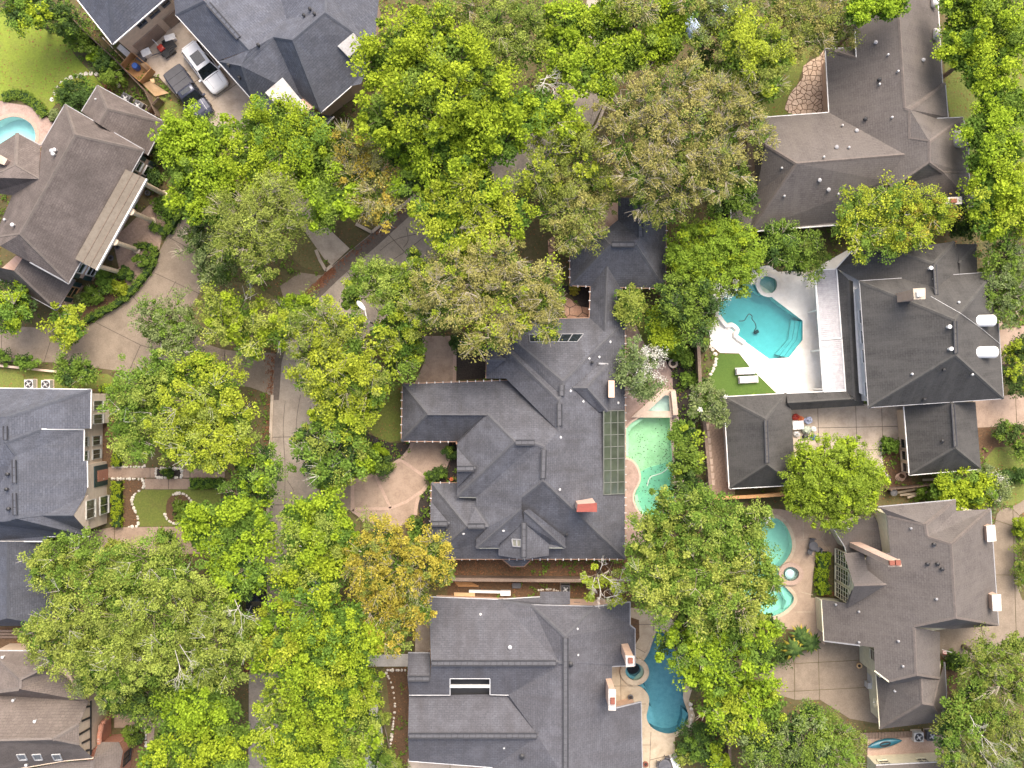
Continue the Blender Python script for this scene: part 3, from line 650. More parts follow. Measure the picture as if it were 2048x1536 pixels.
def window(root, A, B, t0, t1, z0, z1, frame=None, pane=None, bars=1, rows=1, dep=.07, name='window', sill=True):
    A, B = Vector((A[0], A[1], 0)), Vector((B[0], B[1], 0)); d = (B-A).normalized(); n = Vector((d.y, -d.x, 0))
    if n.dot(-(A+B)/2) < 0: n = -n
    fr = MB(); up = Vector((0, 0, 1)); a, b = A+d*t0+n*.02, A+d*t1+n*.02; w = .06
    def br(p, q, z, zz, wd): fr.bar(p+up*z, q+up*zz, wd, dep*2, up=tuple(n))
    br(a, b, z0, z0, w); br(a, b, z1, z1, w); br(a, a, z0, z1, w); br(b, b, z0, z1, w)
    for i in range(1, bars+1): m = a+(b-a)*(i/(bars+1)); br(m, m, z0, z1, .03)
    for i in range(1, rows+1): zz = z0+(z1-z0)*i/(rows+1); br(a, b, zz, zz, .03)
    o = fr.build(name, frame or M_WHITE, root)
    q = n*.03; v = [a+q+up*z0, b+q+up*z0, b+q+up*z1, a+q+up*z1]; mk('pane', v, [(0, 1, 2, 3)], pane or M_GLASS, o)
    if sill: MB().bar(a+n*.06+up*(z0-.1), b+n*.06+up*(z0-.1), .12, .2).build('sill', frame or M_WHITE, o)
    return o
def flat_panel(root, name, px, h, mat, thick=.12, dz=0):
    pts = [Vector(P(a, b, hh)) for (a, b), hh in zip(px, h)]; n = len(pts)
    v = [tuple(p+Vector((0, 0, dz))) for p in pts]+[tuple(p+Vector((0, 0, dz-thick))) for p in pts]
    f = [tuple(range(n)), tuple(range(2*n-1, n-1, -1))]+[(i, i+n, (i+1) % n+n, (i+1) % n) for i in range(n)]
    o = mk(name, v, f, mat, root)
    return o
def skylight_grid(root, quad, nc, nr, frame, pane, dz=.1, fw=.09, name='skylight'):
    """quad: 4 pixel corners (tl,tr,br,bl) on the roof; panes are pieces of their own"""
    q = [RP(root, *c, dz) for c in quad]
    pt = lambda u, v: (q[0]*(1-u)+q[1]*u)*(1-v)+(q[3]*(1-u)+q[2]*u)*v
    fr = MB(); n = (q[1]-q[0]).cross(q[3]-q[0]).normalized(); 
    if n.z < 0: n = -n
    for i in range(nc+1): fr.bar(pt(i/nc, 0), pt(i/nc, 1), fw, .1, up=tuple(n))
    for j in range(nr+1): fr.bar(pt(0, j/nr), pt(1, j/nr), fw, .1, up=tuple(n))
    o = fr.build(name, frame, root)
    for i in range(nc):
        for j in range(nr):
            v = [pt((i+.03)/nc, (j+.02)/nr), pt((i+.97)/nc, (j+.02)/nr), pt((i+.97)/nc, (j+.98)/nr), pt((i+.03)/nc, (j+.98)/nr)]
            mk('pane', [tuple(x-n*.01) for x in v], [(3, 2, 1, 0)], pane, o)
    return o

M_GUTG2 = plain('bronze_frame', (.17, .18, .16), .5)
# ---- central house
hx = P(1080, 900)
H1 = empty('house', (hx[0], hx[1], 0), 'sprawling charcoal-shingled house in the centre beside the green pool', 'house')
rf, W = roof(H1, '''a 805 768 3.4;b 803 882 3.4;g 912 883 3.4;f 1016 761 3.4;c 855 827.5 5.9;d 974 828 5.95;h 1117 862 7.4;i 1089 894 8.5;j 1071 887 8.3;k 1030 884 8.2
g2 914 888 4.6;L 914 994 5.0;m 952 995 5.0;n 1086 962 8.5;o 1043 996 7.3;p 1043 1018 7.2;q 953 1096 4.8;q2 952 1079 5.0;v1 978 1053 5.8;v0 952 1015 5.0
s1 863 966 3.2;s2 952 966 3.2;s3 934 1053 5.9;s4 860 1118 3.2;s5 1020 1118 3.2;w1 1040 1053 5.5;r1 997 1096 4.8;r2 997 1089 5.1;t 1047 1045 6.4;t2 1047 1119 6.2;u0 997 1088 4.7;u1 997 1111 4.6;u3 1098 1088 4.7;u4 1098 1111 4.6
p2 1048 1022 7.15;e1 1130 1096 4.8;e2 1098 1096 4.8;p3 1058 1018 7.1;e3 1131 1075 5.0;oo 1003 1118 3.2;se 1250 1118 3.2
s 1117 800 7.5;r0 1122 791 7.3;r 1126 763 7.3;z1 1237 655 3.7;ne 1250 641 3.2;A0 997 684 4.2;fn 974 690 3.4;fw 972 757 3.4;f2 1012 757 4.5;B0 1008 684 4.0;C0 1033 685 4.8
n0 985 640 3.2;n1 1179 636 3.2;cv 1209 663 4.3;c1 1214 533 4.7;c2 1181 566 3.2;c3 1243 566 3.1
g1 1140 571 3.2;g22 1331 577 3.2;g3 1273 489 6.2;g4 1220 489 6.2;g5 1200 468 5.2;g6 1140 440 3.2;g7 1279 479 6.2;g8 1236 440 4.5;g9 1281 395 6.2;g10 1333 395 3.2;g11 1236 395 4.5
dn1 914 896 5.2;dn2 951 937 6.5;dn3 914 937 6.6;ds1 914 975 5.2;en1 861 1002 3.6;en2 899 1047 5.0;en3 861 1047 5.1;es1 861 1092 3.6
fa 975 688 3.5;fb 1011 719 5.0;fc 974 719 5.0;fd 974 752 3.5
by0 1003 1117 3.0;by1 1022 1133 3.0;by2 1048 1133 3.0;by3 1064 1117 3.0;by4 1034 1095 4.4
da 1215 729 5.3;db 1174 776 6.8;dc 1215 823 5.3;dd 1146 776 6.8;de 1198 729 5.1;df 1198 824 5.1''',
 ['W a b c', 'N a f h i j k d c', 'S b g g2 d c', 'W d k L g2', 'S L m j k', 'W j i n o p q q2 v1 v0 m', 'N s1 s2 v0 v1 s3', 'W s1 s3 s4', 'S s4 s5 w1 v1 s3',
  'S q r1 r2 t p', 'W t t2 u1 u0', 'E t u3 u4 t2', 'S p2 t u3 e2 e1', 'E p2 p3 e3 e1', 'S n o oo se', 'E se n i h s r0 r z1 ne', 'W fw f2 h s A0 fn', 'N s A0 B0 r0', 'W r0 B0 C0 r', 'N C0 n0 n1 cv z1 r',
  'W c1 cv n1 c2', 'E c1 c3 ne z1 cv', 'S g1 g22 g3 g4', 'W g1 g4 g5 g6', 'N g4 g3 g7 g8 g5', 'E g22 g10 g9 g7 g3', 'W g7 g9 g11 g8', 'N dn1 dn3 dn2', 'S dn3 dn2 ds1', 'N en1 en3 en2', 'S en3 en2 es1',
  'N fa fc fb', 'S fc fb fd', 'S by0 by1 by2 by3 by4', 'E da dc db', 'N da de dd db', 'S dc df dd db'], M_SH_GREY, M_CAP_GREY)
for ch in ('b a', 'a f', 'b g g2', 'L m', 's1 s2', 's4 s1', 's4 oo', 'oo se', 'se ne', 'fw fn', 'n0 n1', 'n1 c2', 'c3 ne', 'g6 g1', 'g1 g22', 'g22 g10', 'q r1', 'e2 e1', 'by0 by1 by2 by3', 'by0 s4'): gutter(rf, W, ch, M_GUTC if ch not in ('q r1', 'e2 e1', 'L m') else M_GUTG2, .1, .14, straps=M_LGREY if ch in ('b a', 'a f', 'b g g2', 's4 s1', 's1 s2', 'oo se', 'se ne', 'g1 g22', 'g22 g10', 'by0 by1 by2 by3', 'n1 c2', 'by0 s4', 'g6 g1') else None)
walls(H1, [(914, 762), (1016, 762), (1020, 757), (974, 757), (974, 690), (985, 642), (1179, 638), (1181, 560), (1243, 560), (1250, 641), (1250, 1118), (862, 1118), (865, 968), (916, 968), (914, 884)], 3.2, M_PINKBR)
walls(H1, [(1140, 571), (1331, 577), (1332, 395), (1140, 395)], 3.2, M_PINKBR)
walls(H1, [(914, 890), (1040, 890), (1080, 1000), (1090, 1094), (955, 1094), (954, 996), (914, 994)], 4.6, M_PINKBR, .6)
walls(H1, [(1004, 1096), (1063, 1096), (1063, 1116), (1048, 1131), (1022, 1131), (1004, 1116)], 2.9, M_PINKBR, .3)
for a, b in ((815, 775), (815, 875), (900, 875)):
    q = P(a, b, 3.2); MB().box((q[0], q[1], 1.55), (.55, .55, 3.2)).build('porch_pillar', M_PINKBR, H1)
for a, b in (((1031, 885), (1069, 885)), ((1088, 900), (1086, 957)), ((1119, 807), (1119, 852)), ((1124, 770), (1123, 792)), ((914, 937), (948, 937)), ((936, 1052), (970, 1052)), ((862, 1047), (895, 1047)), ((1048, 1046), (1048, 1114)), ((1224, 489), (1269, 489)), ((1280, 437), (1281, 474))): ridge_vent(H1, rf, a, b)
skylight_grid(H1, [(1207, 822), (1249, 821), (1249, 987), (1207, 989)], 3, 7, M_GUTG2, M_GLASSG, fw=.05)
skylight_grid(H1, [(1058, 669), (1167, 668), (1154, 684), (1060, 684)], 5, 1, M_GUTG, M_GLASS, fw=.05)
skylight_grid(H1, [(1024, 1078), (1043, 1079), (1042, 1093), (1026, 1092)], 2, 1, M_GUTG, plain('pale_skylight', (.22, .22, .18), .3))
chimney(H1, [(1155, 1009), (1194, 1006), (1194, 1024), (1153, 1024)], 4.5, 9.6, M_PINKBR, M_TERRA)
chimney(H1, [(1217, 761), (1229, 761), (1229, 795), (1217, 795)], 3, 6.4, M_PINK)
chimney(H1, [(979, 671), (999, 672), (999, 688), (979, 687)], 3, 7.6, M_PINKBR, M_CONC, [[(984, 673), (996, 674), (996, 681), (984, 680)]], M_DGREY)
for x, y in ((1141, 782), (1121, 875), (1119, 979), (1220, 684), (1198, 714), (1178, 717), (1166, 803), (1236, 806), (927, 1067), (1007, 1061)): roof_vent(H1, x, y, .1, .22, cap=False)
for x, y in ((1184, 725), (1133, 1069)): roof_vent(H1, x, y, .12, .4, M_BLACK)
gutter(rf, {'x': Vector(P(1197, 727, 5.3)), 'y': Vector(P(1216, 728, 5))}, 'x y', M_GUTG)

# ---- house south of it with the blue pool
hx = P(1050, 1370)
H2 = empty('house', (hx[0], hx[1], 0), 'grey-shingled house with twin parallel ridges beside the blue kidney pool', 'house')
rf, W = roof(H2, '''A1 858 1194 3.2;A2 996 1199 3.3;A3 1117 1324 7.0;A4 862 1325 7.0;B1 1063 1210 4.4;B2 1131 1273 7.1;B3 1131 1325 7.1;B4 1190 1213 4.7
E1 1260 1204 3.4;E2 1260 1250 3.4;E3 1270 1258 3.1;E4 1270 1331 3.1;E5 1224 1333 4.4;E6 1224 1416 4.4;E7 1232 1416 4.2;E8 1282 1404 3.0;E9 1285 1560 3.0;B9 1130 1560 7.1
s1 1080 1194 3.0;s2 1140 1209 3.4;d1 1080 1183 2.6;d2 1140 1183 2.6;d3 1140 1209 3.6;d4 1080 1209 3.6
V1 1017 1390 5.1;k1 980 1389 5.1;k2 980 1357 6.1;k3 900 1357 6.1;k4 900 1390 5.1;k5 818 1390 5.1;k6 815 1357 6.1;k7 861 1357 6.1;pp1 860 1306 4.7;pp2 816 1306 4.7
k8 818 1391 4.6;k9 1010 1388 4.6;R2 1076 1471 7.0;R1 816 1471 7.0;D2 985 1535 5.2;D1 818 1522 5.3''',
 ['N A1 A2 A3 A4', 'W A2 B1 B2 B3 A3', 'N B1 B4 B2', 'E B2 B4 E1 E2 E3 E4 E5 E6 E7 E8 E9 B9 B3', 'N A2 s1 s2 B1', 'N d1 d2 d3 d4', 'S A4 A3 V1 k1 k2 k3 k4 k5 k6 k7', 'N k6 k7 pp1 pp2', 'N k8 k9 R2 R1', 'W k9 V1 A3 B3 B9 D2 R2', 'S R1 R2 D2 D1'], M_SH_GREY2, M_CAP_GREY)
for ch in ('A1 A2 s1', 'B1 B4 E1', 'E1 E2 E3 E4 E5', 'E7 E8 E9', 'V1 k1 k2 k3 k4 k5', 'D1 D2', 'pp1 pp2'): gutter(rf, W, ch, M_LGREY if ch in ('A1 A2 s1', 'V1 k1 k2 k3 k4 k5', 'D1 D2') else M_GUTG, .1)
walls(H2, [(858, 1194), (996, 1199), (1260, 1204), (1270, 1258), (1270, 1331), (1224, 1333), (1224, 1416), (1282, 1404), (1285, 1560), (990, 1560), (990, 1524), (818, 1524), (820, 1330), (860, 1300)], 3.1, M_PINK)
walls(H2, [(1063, 1210), (1190, 1213), (1215, 1300), (1000, 1300)], 4.3, M_PINK, .4)
flat_panel(H2, 'light_well_dark', [(898, 1355), (982, 1355), (982, 1392), (898, 1392)], [4.2]*4, M_BLACK)  # black panel stands in for the darkness inside the open well
MB().bar(P(900, 1372, 5.6), P(980, 1372, 5.6), .22, .3).build('light_well_beam', M_WHITE, H2)
for a, b in (((864, 1326), (1112, 1326)), ((1131, 1276), (1131, 1536)), ((818, 1471), (1074, 1471)), ((817, 1357), (859, 1357))): ridge_vent(H2, rf, a, b)
chimney(H2, [(1251, 1311), (1269, 1312), (1269, 1333), (1252, 1334)], 2.5, 8.0, M_PINK, M_CONCW, [[(1257, 1317), (1266, 1317), (1266, 1327), (1257, 1327)]])
chimney(H2, [(1217, 1378), (1232, 1379), (1232, 1421), (1217, 1421)], 3, 8.0, M_PINK, M_CONCW, [[(1221, 1397), (1230, 1397), (1230, 1409), (1221, 1409)]])
roof_vent(H2, 1020, 1293, .16, .3, M_STEEL); roof_vent(H2, 961, 1229, .1, .2, cap=False)
for x, y in ((1141, 1327), (1044, 1511)): roof_vent(H2, x, y, .22, .3, M_BLACK)
for x, y in ((1156, 1310), (1008, 1496), (1155, 1258)): roof_vent(H2, x, y, .08, .2, cap=False)
A, B = P(1140, 1211, 4.3), P(1190, 1213, 4.3); window(H2, (A[0]+.4, A[1]-.42), (B[0], B[1]-.42), .1, 1.0, 1.6, 3.0, M_DGREY, bars=1)

# ---- white house
hx = P(1800, 720)
H3 = empty('house', (hx[0], hx[1], 0), 'white two-storey house with near-black hip roofs behind the white pool deck', 'house')
rf, W = roof(H3, '''U1 1719 562 5.8;U2 1990 544 5.8;U3 2007 797 5.8;U4 1737 815 5.8;Rn 1909 639 ?;Rs 1911 710 ?
X1 1673 537 3.2;X2 1705 502 3.2;N1 1786 499 ?;Y1 1868 527 ?;Y2 1873 594 ?;Y3 1735 570 ?;X3 1909 483 5.0;X3b 1930 560 5.0;q1 1911 488 4.2;q2 1953 488 4.2;q3 1919 527 5.4;q4 1955 560 4.2;q5 1919 560 5.4
Z1 1674 537 3.0;Z2 1692 783 3.0;Z3 1710 800 3.5;Z4 1698 560 3.5;Z5 1712 565 2.5;Z6 1727 812 2.5
b1 1573 787 2.9;b2 1692 782 2.9;b3 1705 798 3.9;b4 1575 806 3.9;b5 1730 811 2.9;b6 1583 820 2.9
g1 1448 794 3.0;g3 1573 787 3.0;g3b 1583 820 3.0;g4 1591 970 3.0;g2 1459 977 3.0;r1 1531 838 5.7;r2 1534 929 5.7
k1 1808 813 3.0;k2 1951 804 3.0;k3 1962 938 3.0;k4 1819 950 3.0;m1 1903 804 5.9;m2 1910 896 5.9''',
 ['W.8 U4 U1 Rn Rs', 'N U1 U2 Rn', 'E U2 U3 Rs Rn', 'S U3 U4 Rs', 'W.55 X1 X2 N1 Y1 Y2 Y3', 'N N1 X3 Y1', 'E Y1 X3 X3b Y2', 'N q1 q2 q3', 'E q2 q4 q5 q3', 'W Z1 Z4 Z3 Z2', 'E Z4 Z5 Z6 Z3', 'N b1 b2 b3 b4', 'S b4 b3 b5 b6',
  'W g2 g1 r1 r2', 'N g1 g3 r1', 'E g3 g3b g4 r2 r1', 'S g4 g2 r2', 'W k4 k1 m1 m2', 'E k2 k3 m2 m1', 'S k3 k4 m2'], M_SH_BLACK, M_CAP_BLACK, rot=4)
for ch in ('U1 U4', 'U4 U3 U2', 'U1 U2'): gutter(rf, W, ch, M_GUTG, .09)
for ch in ('Z1 Z2', 'b1 b2', 'b1 g1', 'g1 g2', 'g2 g4', 'k1 k4', 'k3 k4', 'X1 X2'): gutter(rf, W, ch, M_WHITE, .12)
walls(H3, [(1719, 562), (1990, 544), (2007, 797), (1737, 815)], 5.8, M_WHITE, .5)
walls(H3, [(1676, 537), (1705, 503), (1910, 486), (1953, 488), (1955, 556), (1730, 570), (1735, 805), (1694, 782)], 3.0, M_WHITE, .4)
walls(H3, [(1448, 794), (1573, 787), (1583, 820), (1590, 970), (1459, 977)], 3.0, M_WHITE, .35)
walls(H3, [(1808, 813), (1951, 804), (1962, 938), (1819, 950)], 3.0, M_BEIGE, .4)
walls(H3, [(1573, 789), (1692, 784), (1725, 811), (1583, 819)], 2.8, M_WHITE, .4)
A, B = P(1719, 562, 5.8), P(1737, 815, 5.8); A = (A[0]+.5, A[1]-.3); B = (B[0]+.5, B[1]+.3)
for i, (t0, t1) in enumerate(((2.1, 3.3), (3.9, 5.1), (5.6, 6.8), (8.5, 9.8))): window(H3, A, B, t0, t1, 3.9, 5.5, M_WHITE, M_GLASS, 0)
A, B = P(1808, 813, 3.0), P(1819, 950, 3.0); A = (A[0]+.4, A[1]); B = (B[0]+.4, B[1])
for t0 in (3.0, 4.1, 5.2): window(H3, A, B, t0, t0+.85, .6, 2.6, M_BEIGE, M_GLASS, 0, 1)
for a, b in (((1909, 642), (1911, 707)), ((1868, 530), (1872, 590)), ((1531, 841), (1534, 926)), ((1904, 808), (1910, 893))): ridge_vent(H3, rf, a, b, M_CAP_BLACK, .3)
chimney(H3, [(1826, 577), (1851, 576), (1851, 598), (1828, 599)], 6.5, 11.5, M_TANBR, M_CONC, [[(1834, 583), (1846, 582), (1846, 592), (1835, 593)]], M_WHITE)
def barrel_dormer(root, c0, c1, rad, mat, z):
    a, b = Vector(P(*c0, z)), Vector(P(*c1, z)); d = (b-a).normalized(); s = Vector((-d.y, d.x, 0)); mb = MB(); o = []; f = []; n = 12; m = 7
    sec = [(0, .02), (.12, .6), (.3, .88), (.5, 1), (.7, .88), (.88, .6), (1, .02)]
    sec = [(0, .55), (.04, .85), (.1, 1), (.5, 1), (.9, 1), (.96, .85), (1, .55)]
    for t, k in sec:
        p = a+(b-a)*t
        for i in range(n+1):
            an = math.pi*i/n; o.append(p+s*(math.cos(an)*rad*k)+Vector((0, 0, math.sin(an)*rad*k)))
    for j in range(m-1):
        for i in range(n): q = j*(n+1)+i; f.append((q, q+1, q+n+2, q+n+1))
    f.append(tuple(range(n, -1, -1))); f.append(tuple(range((m-1)*(n+1), m*(n+1))))
    return mk('barrel_dormer', o, f, mat, root, smooth=True)
for c0, c1 in (((1940, 642), (1991, 641)), ((1943, 705), (1995, 704))): barrel_dormer(H3, c0, c1, .5, M_WHITE, rh(H3, 1965, c0[1])+.25)
for x, y in ((1858, 537), (1895, 654), (1898, 698)): roof_vent(H3, x, y, .16, .45, M_WHITE)
for x, y in ((1822, 748), (1866, 558), (1915, 605), (1942, 749)): roof_vent(H3, x, y, .1, .3, M_LGREY)
for x, y in ((1886, 740), (1847, 799), (1883, 882)): roof_vent(H3, x, y, .14, .3, M_BLACK)
ww = [RP(H3, 1850, 595, 1.2), RP(H3, 1920, 627, .15), RP(H3, 1960, 656, .15), RP(H3, 1998, 687, .1)]
MB().tube(ww, .018, 5).build('cable', M_LGREY, H3)
# louvred patio cover
pg = empty('patio_cover', P(1660, 660), 'long white louvred patio cover along the white house by the pool', 'pergola')
q = [(1629, 540), (1673, 538), (1691, 781), (1647, 783)]; C = [Vector(P(*c, 2.9)) for c in q]
fr = MB()
for i in range(4): fr.bar(C[i], C[(i+1) % 4], .14, .2)
fr.build('frame', M_WHITE, pg); m0, m1 = C[0]+(C[3]-C[0])*.57, C[1]+(C[2]-C[1])*.57; MB().bar(m0, m1, .12, .22).build('crossbeam', M_WHITE, pg)
M_LOUV = rough_mat('louvre_grey', (.30, .29, .31), (.43, .42, .44), (.50, .49, .51), .5, 3, fine=8, fa=.2, rough=.5)
for i in range(62):
    t = (i+.5)/62; a = C[0]+(C[3]-C[0])*t; b = C[1]+(C[2]-C[1])*t
    if abs(t-.57) < .007: continue
    MB().bar(a+Vector((.08, 0, random.uniform(-.01, .01))), b-Vector((.08, 0, 0)), .165, .04, up=(0, .25, 1)).build('louvre', M_LOUV, pg)
for t in (0.02, .33, .66, .98):
    a = C[0]+(C[3]-C[0])*t; MB().bar((a.x, a.y, 0), (a.x, a.y, 2.8), .14).build('post', M_WHITE, pg)

# ---- north-east house
hx = P(1780, 250)
H4 = empty('house', (hx[0], hx[1], 0), 'large brown-shingled single-storey house above the white house, upper corner', 'house')
rf, W = roof(H4, '''c 1651 98 3.2;c2 1658 225 3.2;a 1706 -25 ?;b 1713 115 ?;r1 1795 -25 ?;r3 1810 216 ?;r4 1820 219 ?;r5 1820 278 ?;r6 1859 284 ?;r7 1859 325 ?;v1 1810 309 ?;v2 1770 362 ?;v3 1785 376 ?
bN 1709 95 3.4;e1 1874 -25 3.2;e2 1885 167 3.2;e3 1890 166 3.2;e4 1896 234 3.2;n1 1873 237 4.2;n2 1926 235 3.2;n3 1937 297 3.0;n4 1937 345 3.2;n5 1887 345 6.4;n6 1949 412 3.0;n7 1898 415 3.2;w8 1790 432 3.2;w1 1671 450 3.2;w2 1500 463 3.2;R1 1593 327 7.3
d1 1497 237 3.2;d2 1531 289 5.6;l1 1462 442 2.8;l2 1462 392 2.8;l3 1512 387 3.4;l4 1508 300 3.3''',
 ['W.85 c c2 v1 v2 v3 r7 r6 r5 r4 r3 r1 a b', 'N c bN b', 'E r1 r3 e2 e1', 'N r3 r4 e3 e2', 'E r4 e3 e4 n1 r6 r5', 'N n1 n2 r6', 'E r6 n2 n3 n4 n5 r7', 'S v3 r7 n5 n4 n6 n7 w8 v2', 'S w2 w1 w8 v2 v1 R1', 'N d1 c2 v1 R1 d2', 'W d1 d2 R1 w2 l1 l2 l3 l4'], M_SH_BROWN2, M_CAP_BROWN, rot=4)
for ch in ('c c2', 'c bN', 'a b', 'd1 c2', 'e1 e2', 'e3 e4', 'n1 n2', 'n2 n3 n4 n6', 'n6 n7 w8 w1 w2', 'l1 l2 l3'): gutter(rf, W, ch, M_LGREY, .12)
walls(H4, [(1653, 99), (1712, 96), (1708, -25), (1874, -25), (1886, 168), (1896, 235), (1926, 236), (1937, 300), (1948, 412), (1671, 449), (1505, 461), (1512, 388), (1500, 300), (1500, 238), (1658, 226)], 3.1, M_TANBR)
walls(H4, [(1712, -25), (1790, -25), (1790, 110), (1715, 110)], 4.8, M_TANBR, .25)
for c0, c1, rd in (((1905, 277), (1930, 279), .75), ((1862, 5), (1876, 5), .45), ((1866, 68), (1880, 69), .5)): barrel_dormer(H4, c0, c1, rd, M_METALW, rh(H4, (c0[0]+c1[0])/2-8, c0[1])+.1)
chimney(H4, [(1890, 395), (1924, 393), (1924, 408), (1890, 409)], 3, 7, M_TANBR, M_CONCW, [[(1902, 397), (1914, 397), (1914, 405), (1902, 405)]])
for x, y in ((1750, 86), (1845, 121), (1712, 262), (1672, 295), (1638, 361), (1656, 380)): roof_vent(H4, x, y, .16, .2, M_GUTG)
for x, y in ((1774, 111), (1794, 144), (1757, 170), (1782, 236), (1696, 296), (1646, 315), (1683, 252), (1562, 337), (1567, 393), (1675, 389)): roof_vent(H4, x, y, .09, .3, M_LGREY)
for x, y in ((1729, 239), (1757, 160)): roof_vent(H4, x, y, .16, .3, M_BLACK)

# ---- left brown house with the portico
hx = P(130, 420)
H5 = empty('house', (hx[0], hx[1], 0), 'brown-shingled two-storey brick house with a flat tan portico roof over columns', 'house')
rf, W = roof(H5, '''N1 130 209 5.8;E1 288 300 5.8;S1 137 567 5.8;A 150 269 ?;B 39 469 ?;w2 83 290 5.8;w3 78 358 ?;w4 24 391 ?;w6 -12 476 ?;s2 59 524 ?;s3 0 492 ?
x1 34 266 4.8;x2 81 291 4.8;x3 31 331 7.4;x6 -20 385 4.8;x7 -20 355 7.4;x8 -20 300 4.8;y1 195 171 3.4;y2 329 244 3.4;y3 295 310 3.4;y4 163 223 3.4;y5 215 217 ?;y6 197 248 ?;y7 284 304 ?
z1 122 610 3.4;z2 112 620 3.4;z3 -25 545 3.4;z0 152 560 3.4;z4 49 511 ?;z5 28 541 ?;z6 -25 530 5.5''',
 ['E1.0 E1 S1 B A', 'N N1 E1 A', 'W1.0 N1 A B w6 w4 w3 w2', 'S1.0 B S1 s2 s3 w6', 'N x1 x2 w3 x3', 'S x3 w3 w4 x6 x7', 'W x1 x3 x7 x8', 'E1.0 y2 y3 y7 y6 y5', 'N y1 y2 y5', 'W y1 y4 y6 y5', 'E1.0 z1 z0 z4 z5 z2', 'S z5 z2 z3 z6'], M_SH_BROWN, M_CAP_BROWN, rot=-29)
for ch in ('N1 E1', 'E1 S1', 'S1 s2', 'N1 w2', 'y1 y2 y3', 'y1 y4', 'x1 x2', 'z2 z3', 'z1 z2'): gutter(rf, W, ch, M_GUTG if ch != 'z2 z3' else M_LGREY, .12)
walls(H5, [(130, 212), (286, 301), (138, 563), (20, 500), (-20, 470), (60, 330)], 5.6, M_PINKBR, .45)
walls(H5, [(195, 173), (327, 245), (294, 308), (240, 300), (165, 224)], 3.3, M_PINKBR, .4)
walls(H5, [(150, 562), (122, 608), (112, 618), (-20, 545), (30, 500)], 3.3, M_PINKBR, .4)
walls(H5, [(34, 268), (80, 292), (76, 355), (24, 388), (-20, 370), (-20, 300)], 4.7, M_PINKBR, .4)
pr = flat_panel(H5, 'portico_roof', [(252, 339), (294.5, 358), (194, 540.5), (151, 518)], [6.45, 5.9, 5.9, 6.45], M_MEMB, .25, .08)
for k in (.33, .66):
    a = Vector(P(252, 339, 6.56)).lerp(Vector(P(294.5, 358, 6.0)), k); b = Vector(P(151, 518, 6.56)).lerp(Vector(P(194, 540.5, 6.0)), k); MB().bar(a, b, .04, .02).build('membrane_seam', M_WOOD, H5)
MB().bar(P(294.5, 358, 5.9), P(194, 540.5, 5.9), .12, .3).build('portico_fascia', M_WHITE, H5)
M_COLM = plain('cream_column', (.68, .56, .42), .6)
for (bx, by), (tx, ty) in (((329, 389), (296, 361)), ((306, 443), (266, 420)), ((275, 500), (233, 479)), ((242, 545), (200, 533))):
    q = P(bx, by, 0); r_ = .22; MB().lathe((q[0], q[1], 0), [(.36, 0), (.36, .25), (r_, .3), (r_*.92, 5.2), (.33, 5.3), (.33, 5.6)], 12).build('column', M_COLM, H5, smooth=False)
A, B = Vector(P(288, 300, 5.6)), Vector(P(137, 567, 5.6)); d = (B-A).normalized(); n_ = Vector((-d.y, d.x, 0)); n_ = n_ if n_.x > 0 else -n_
A2, B2 = A-n_*.45, B-n_*.45; L = (B-A).length
for t0, z0 in ((1.0, 3.4), (1.0, .8), (4.2, .8), (8.6, .8), (11.6, 3.4), (11.6, .8), (4.2, 3.4), (8.6, 3.4)):
    t0 = t0*L/13.6; o = window(H5, A2, B2, t0, t0+.9, z0, z0+1.6, M_WHITE, M_GLASS, 0, 1)
    for s in (-.32, 1.22):
        p = A2+d*(t0+s)+n_*.06; MB().bar((p.x, p.y, z0), (p.x, p.y, z0+1.6), .4, .08, up=tuple(n_)).build('shutter', M_GREENP, o)
A, B = Vector(P(329, 244, 3.3)), Vector(P(295, 310, 3.3)); A2, B2 = A-n_*.42, B-n_*.42; o = window(H5, A2, B2, 1.2, 2.2, .8, 2.4, M_WOODO, M_GLASS, 0, 1)
for s in (.9, 2.5):
    p = A2+(B2-A2).normalized()*s+n_*.06; MB().bar((p.x, p.y, .8), (p.x, p.y, 2.4), .4, .08, up=tuple(n_)).build('shutter', M_GREENP, o)
A, B = Vector(P(150, 562, 3.3)), Vector(P(122, 608, 3.3)); A2, B2 = A-n_*.42, B-n_*.42; o = window(H5, A2, B2, .7, 1.7, .8, 2.4, M_WOODO, M_GLASS, 0, 1)
for s in (.4, 2.0):
    p = A2+(B2-A2).normalized()*s+n_*.06; MB().bar((p.x, p.y, .8), (p.x, p.y, 2.4), .4, .08, up=tuple(n_)).build('shutter', M_GREENP, o)
for x, y in ((108, 304), (114, 302), (111, 310), (30, 451)): roof_vent(H5, x, y, .15, .5, M_LGREY)
roof_vent(H5, 192, 199, .08, .25, cap=False); roof_vent(H5, 12, 440, .1, .3, M_LGREY)
chimney(H5, [(-8, 305), (15, 318), (8, 330), (-12, 322)], 3, 7.5, M_PINKBR, M_CONC)

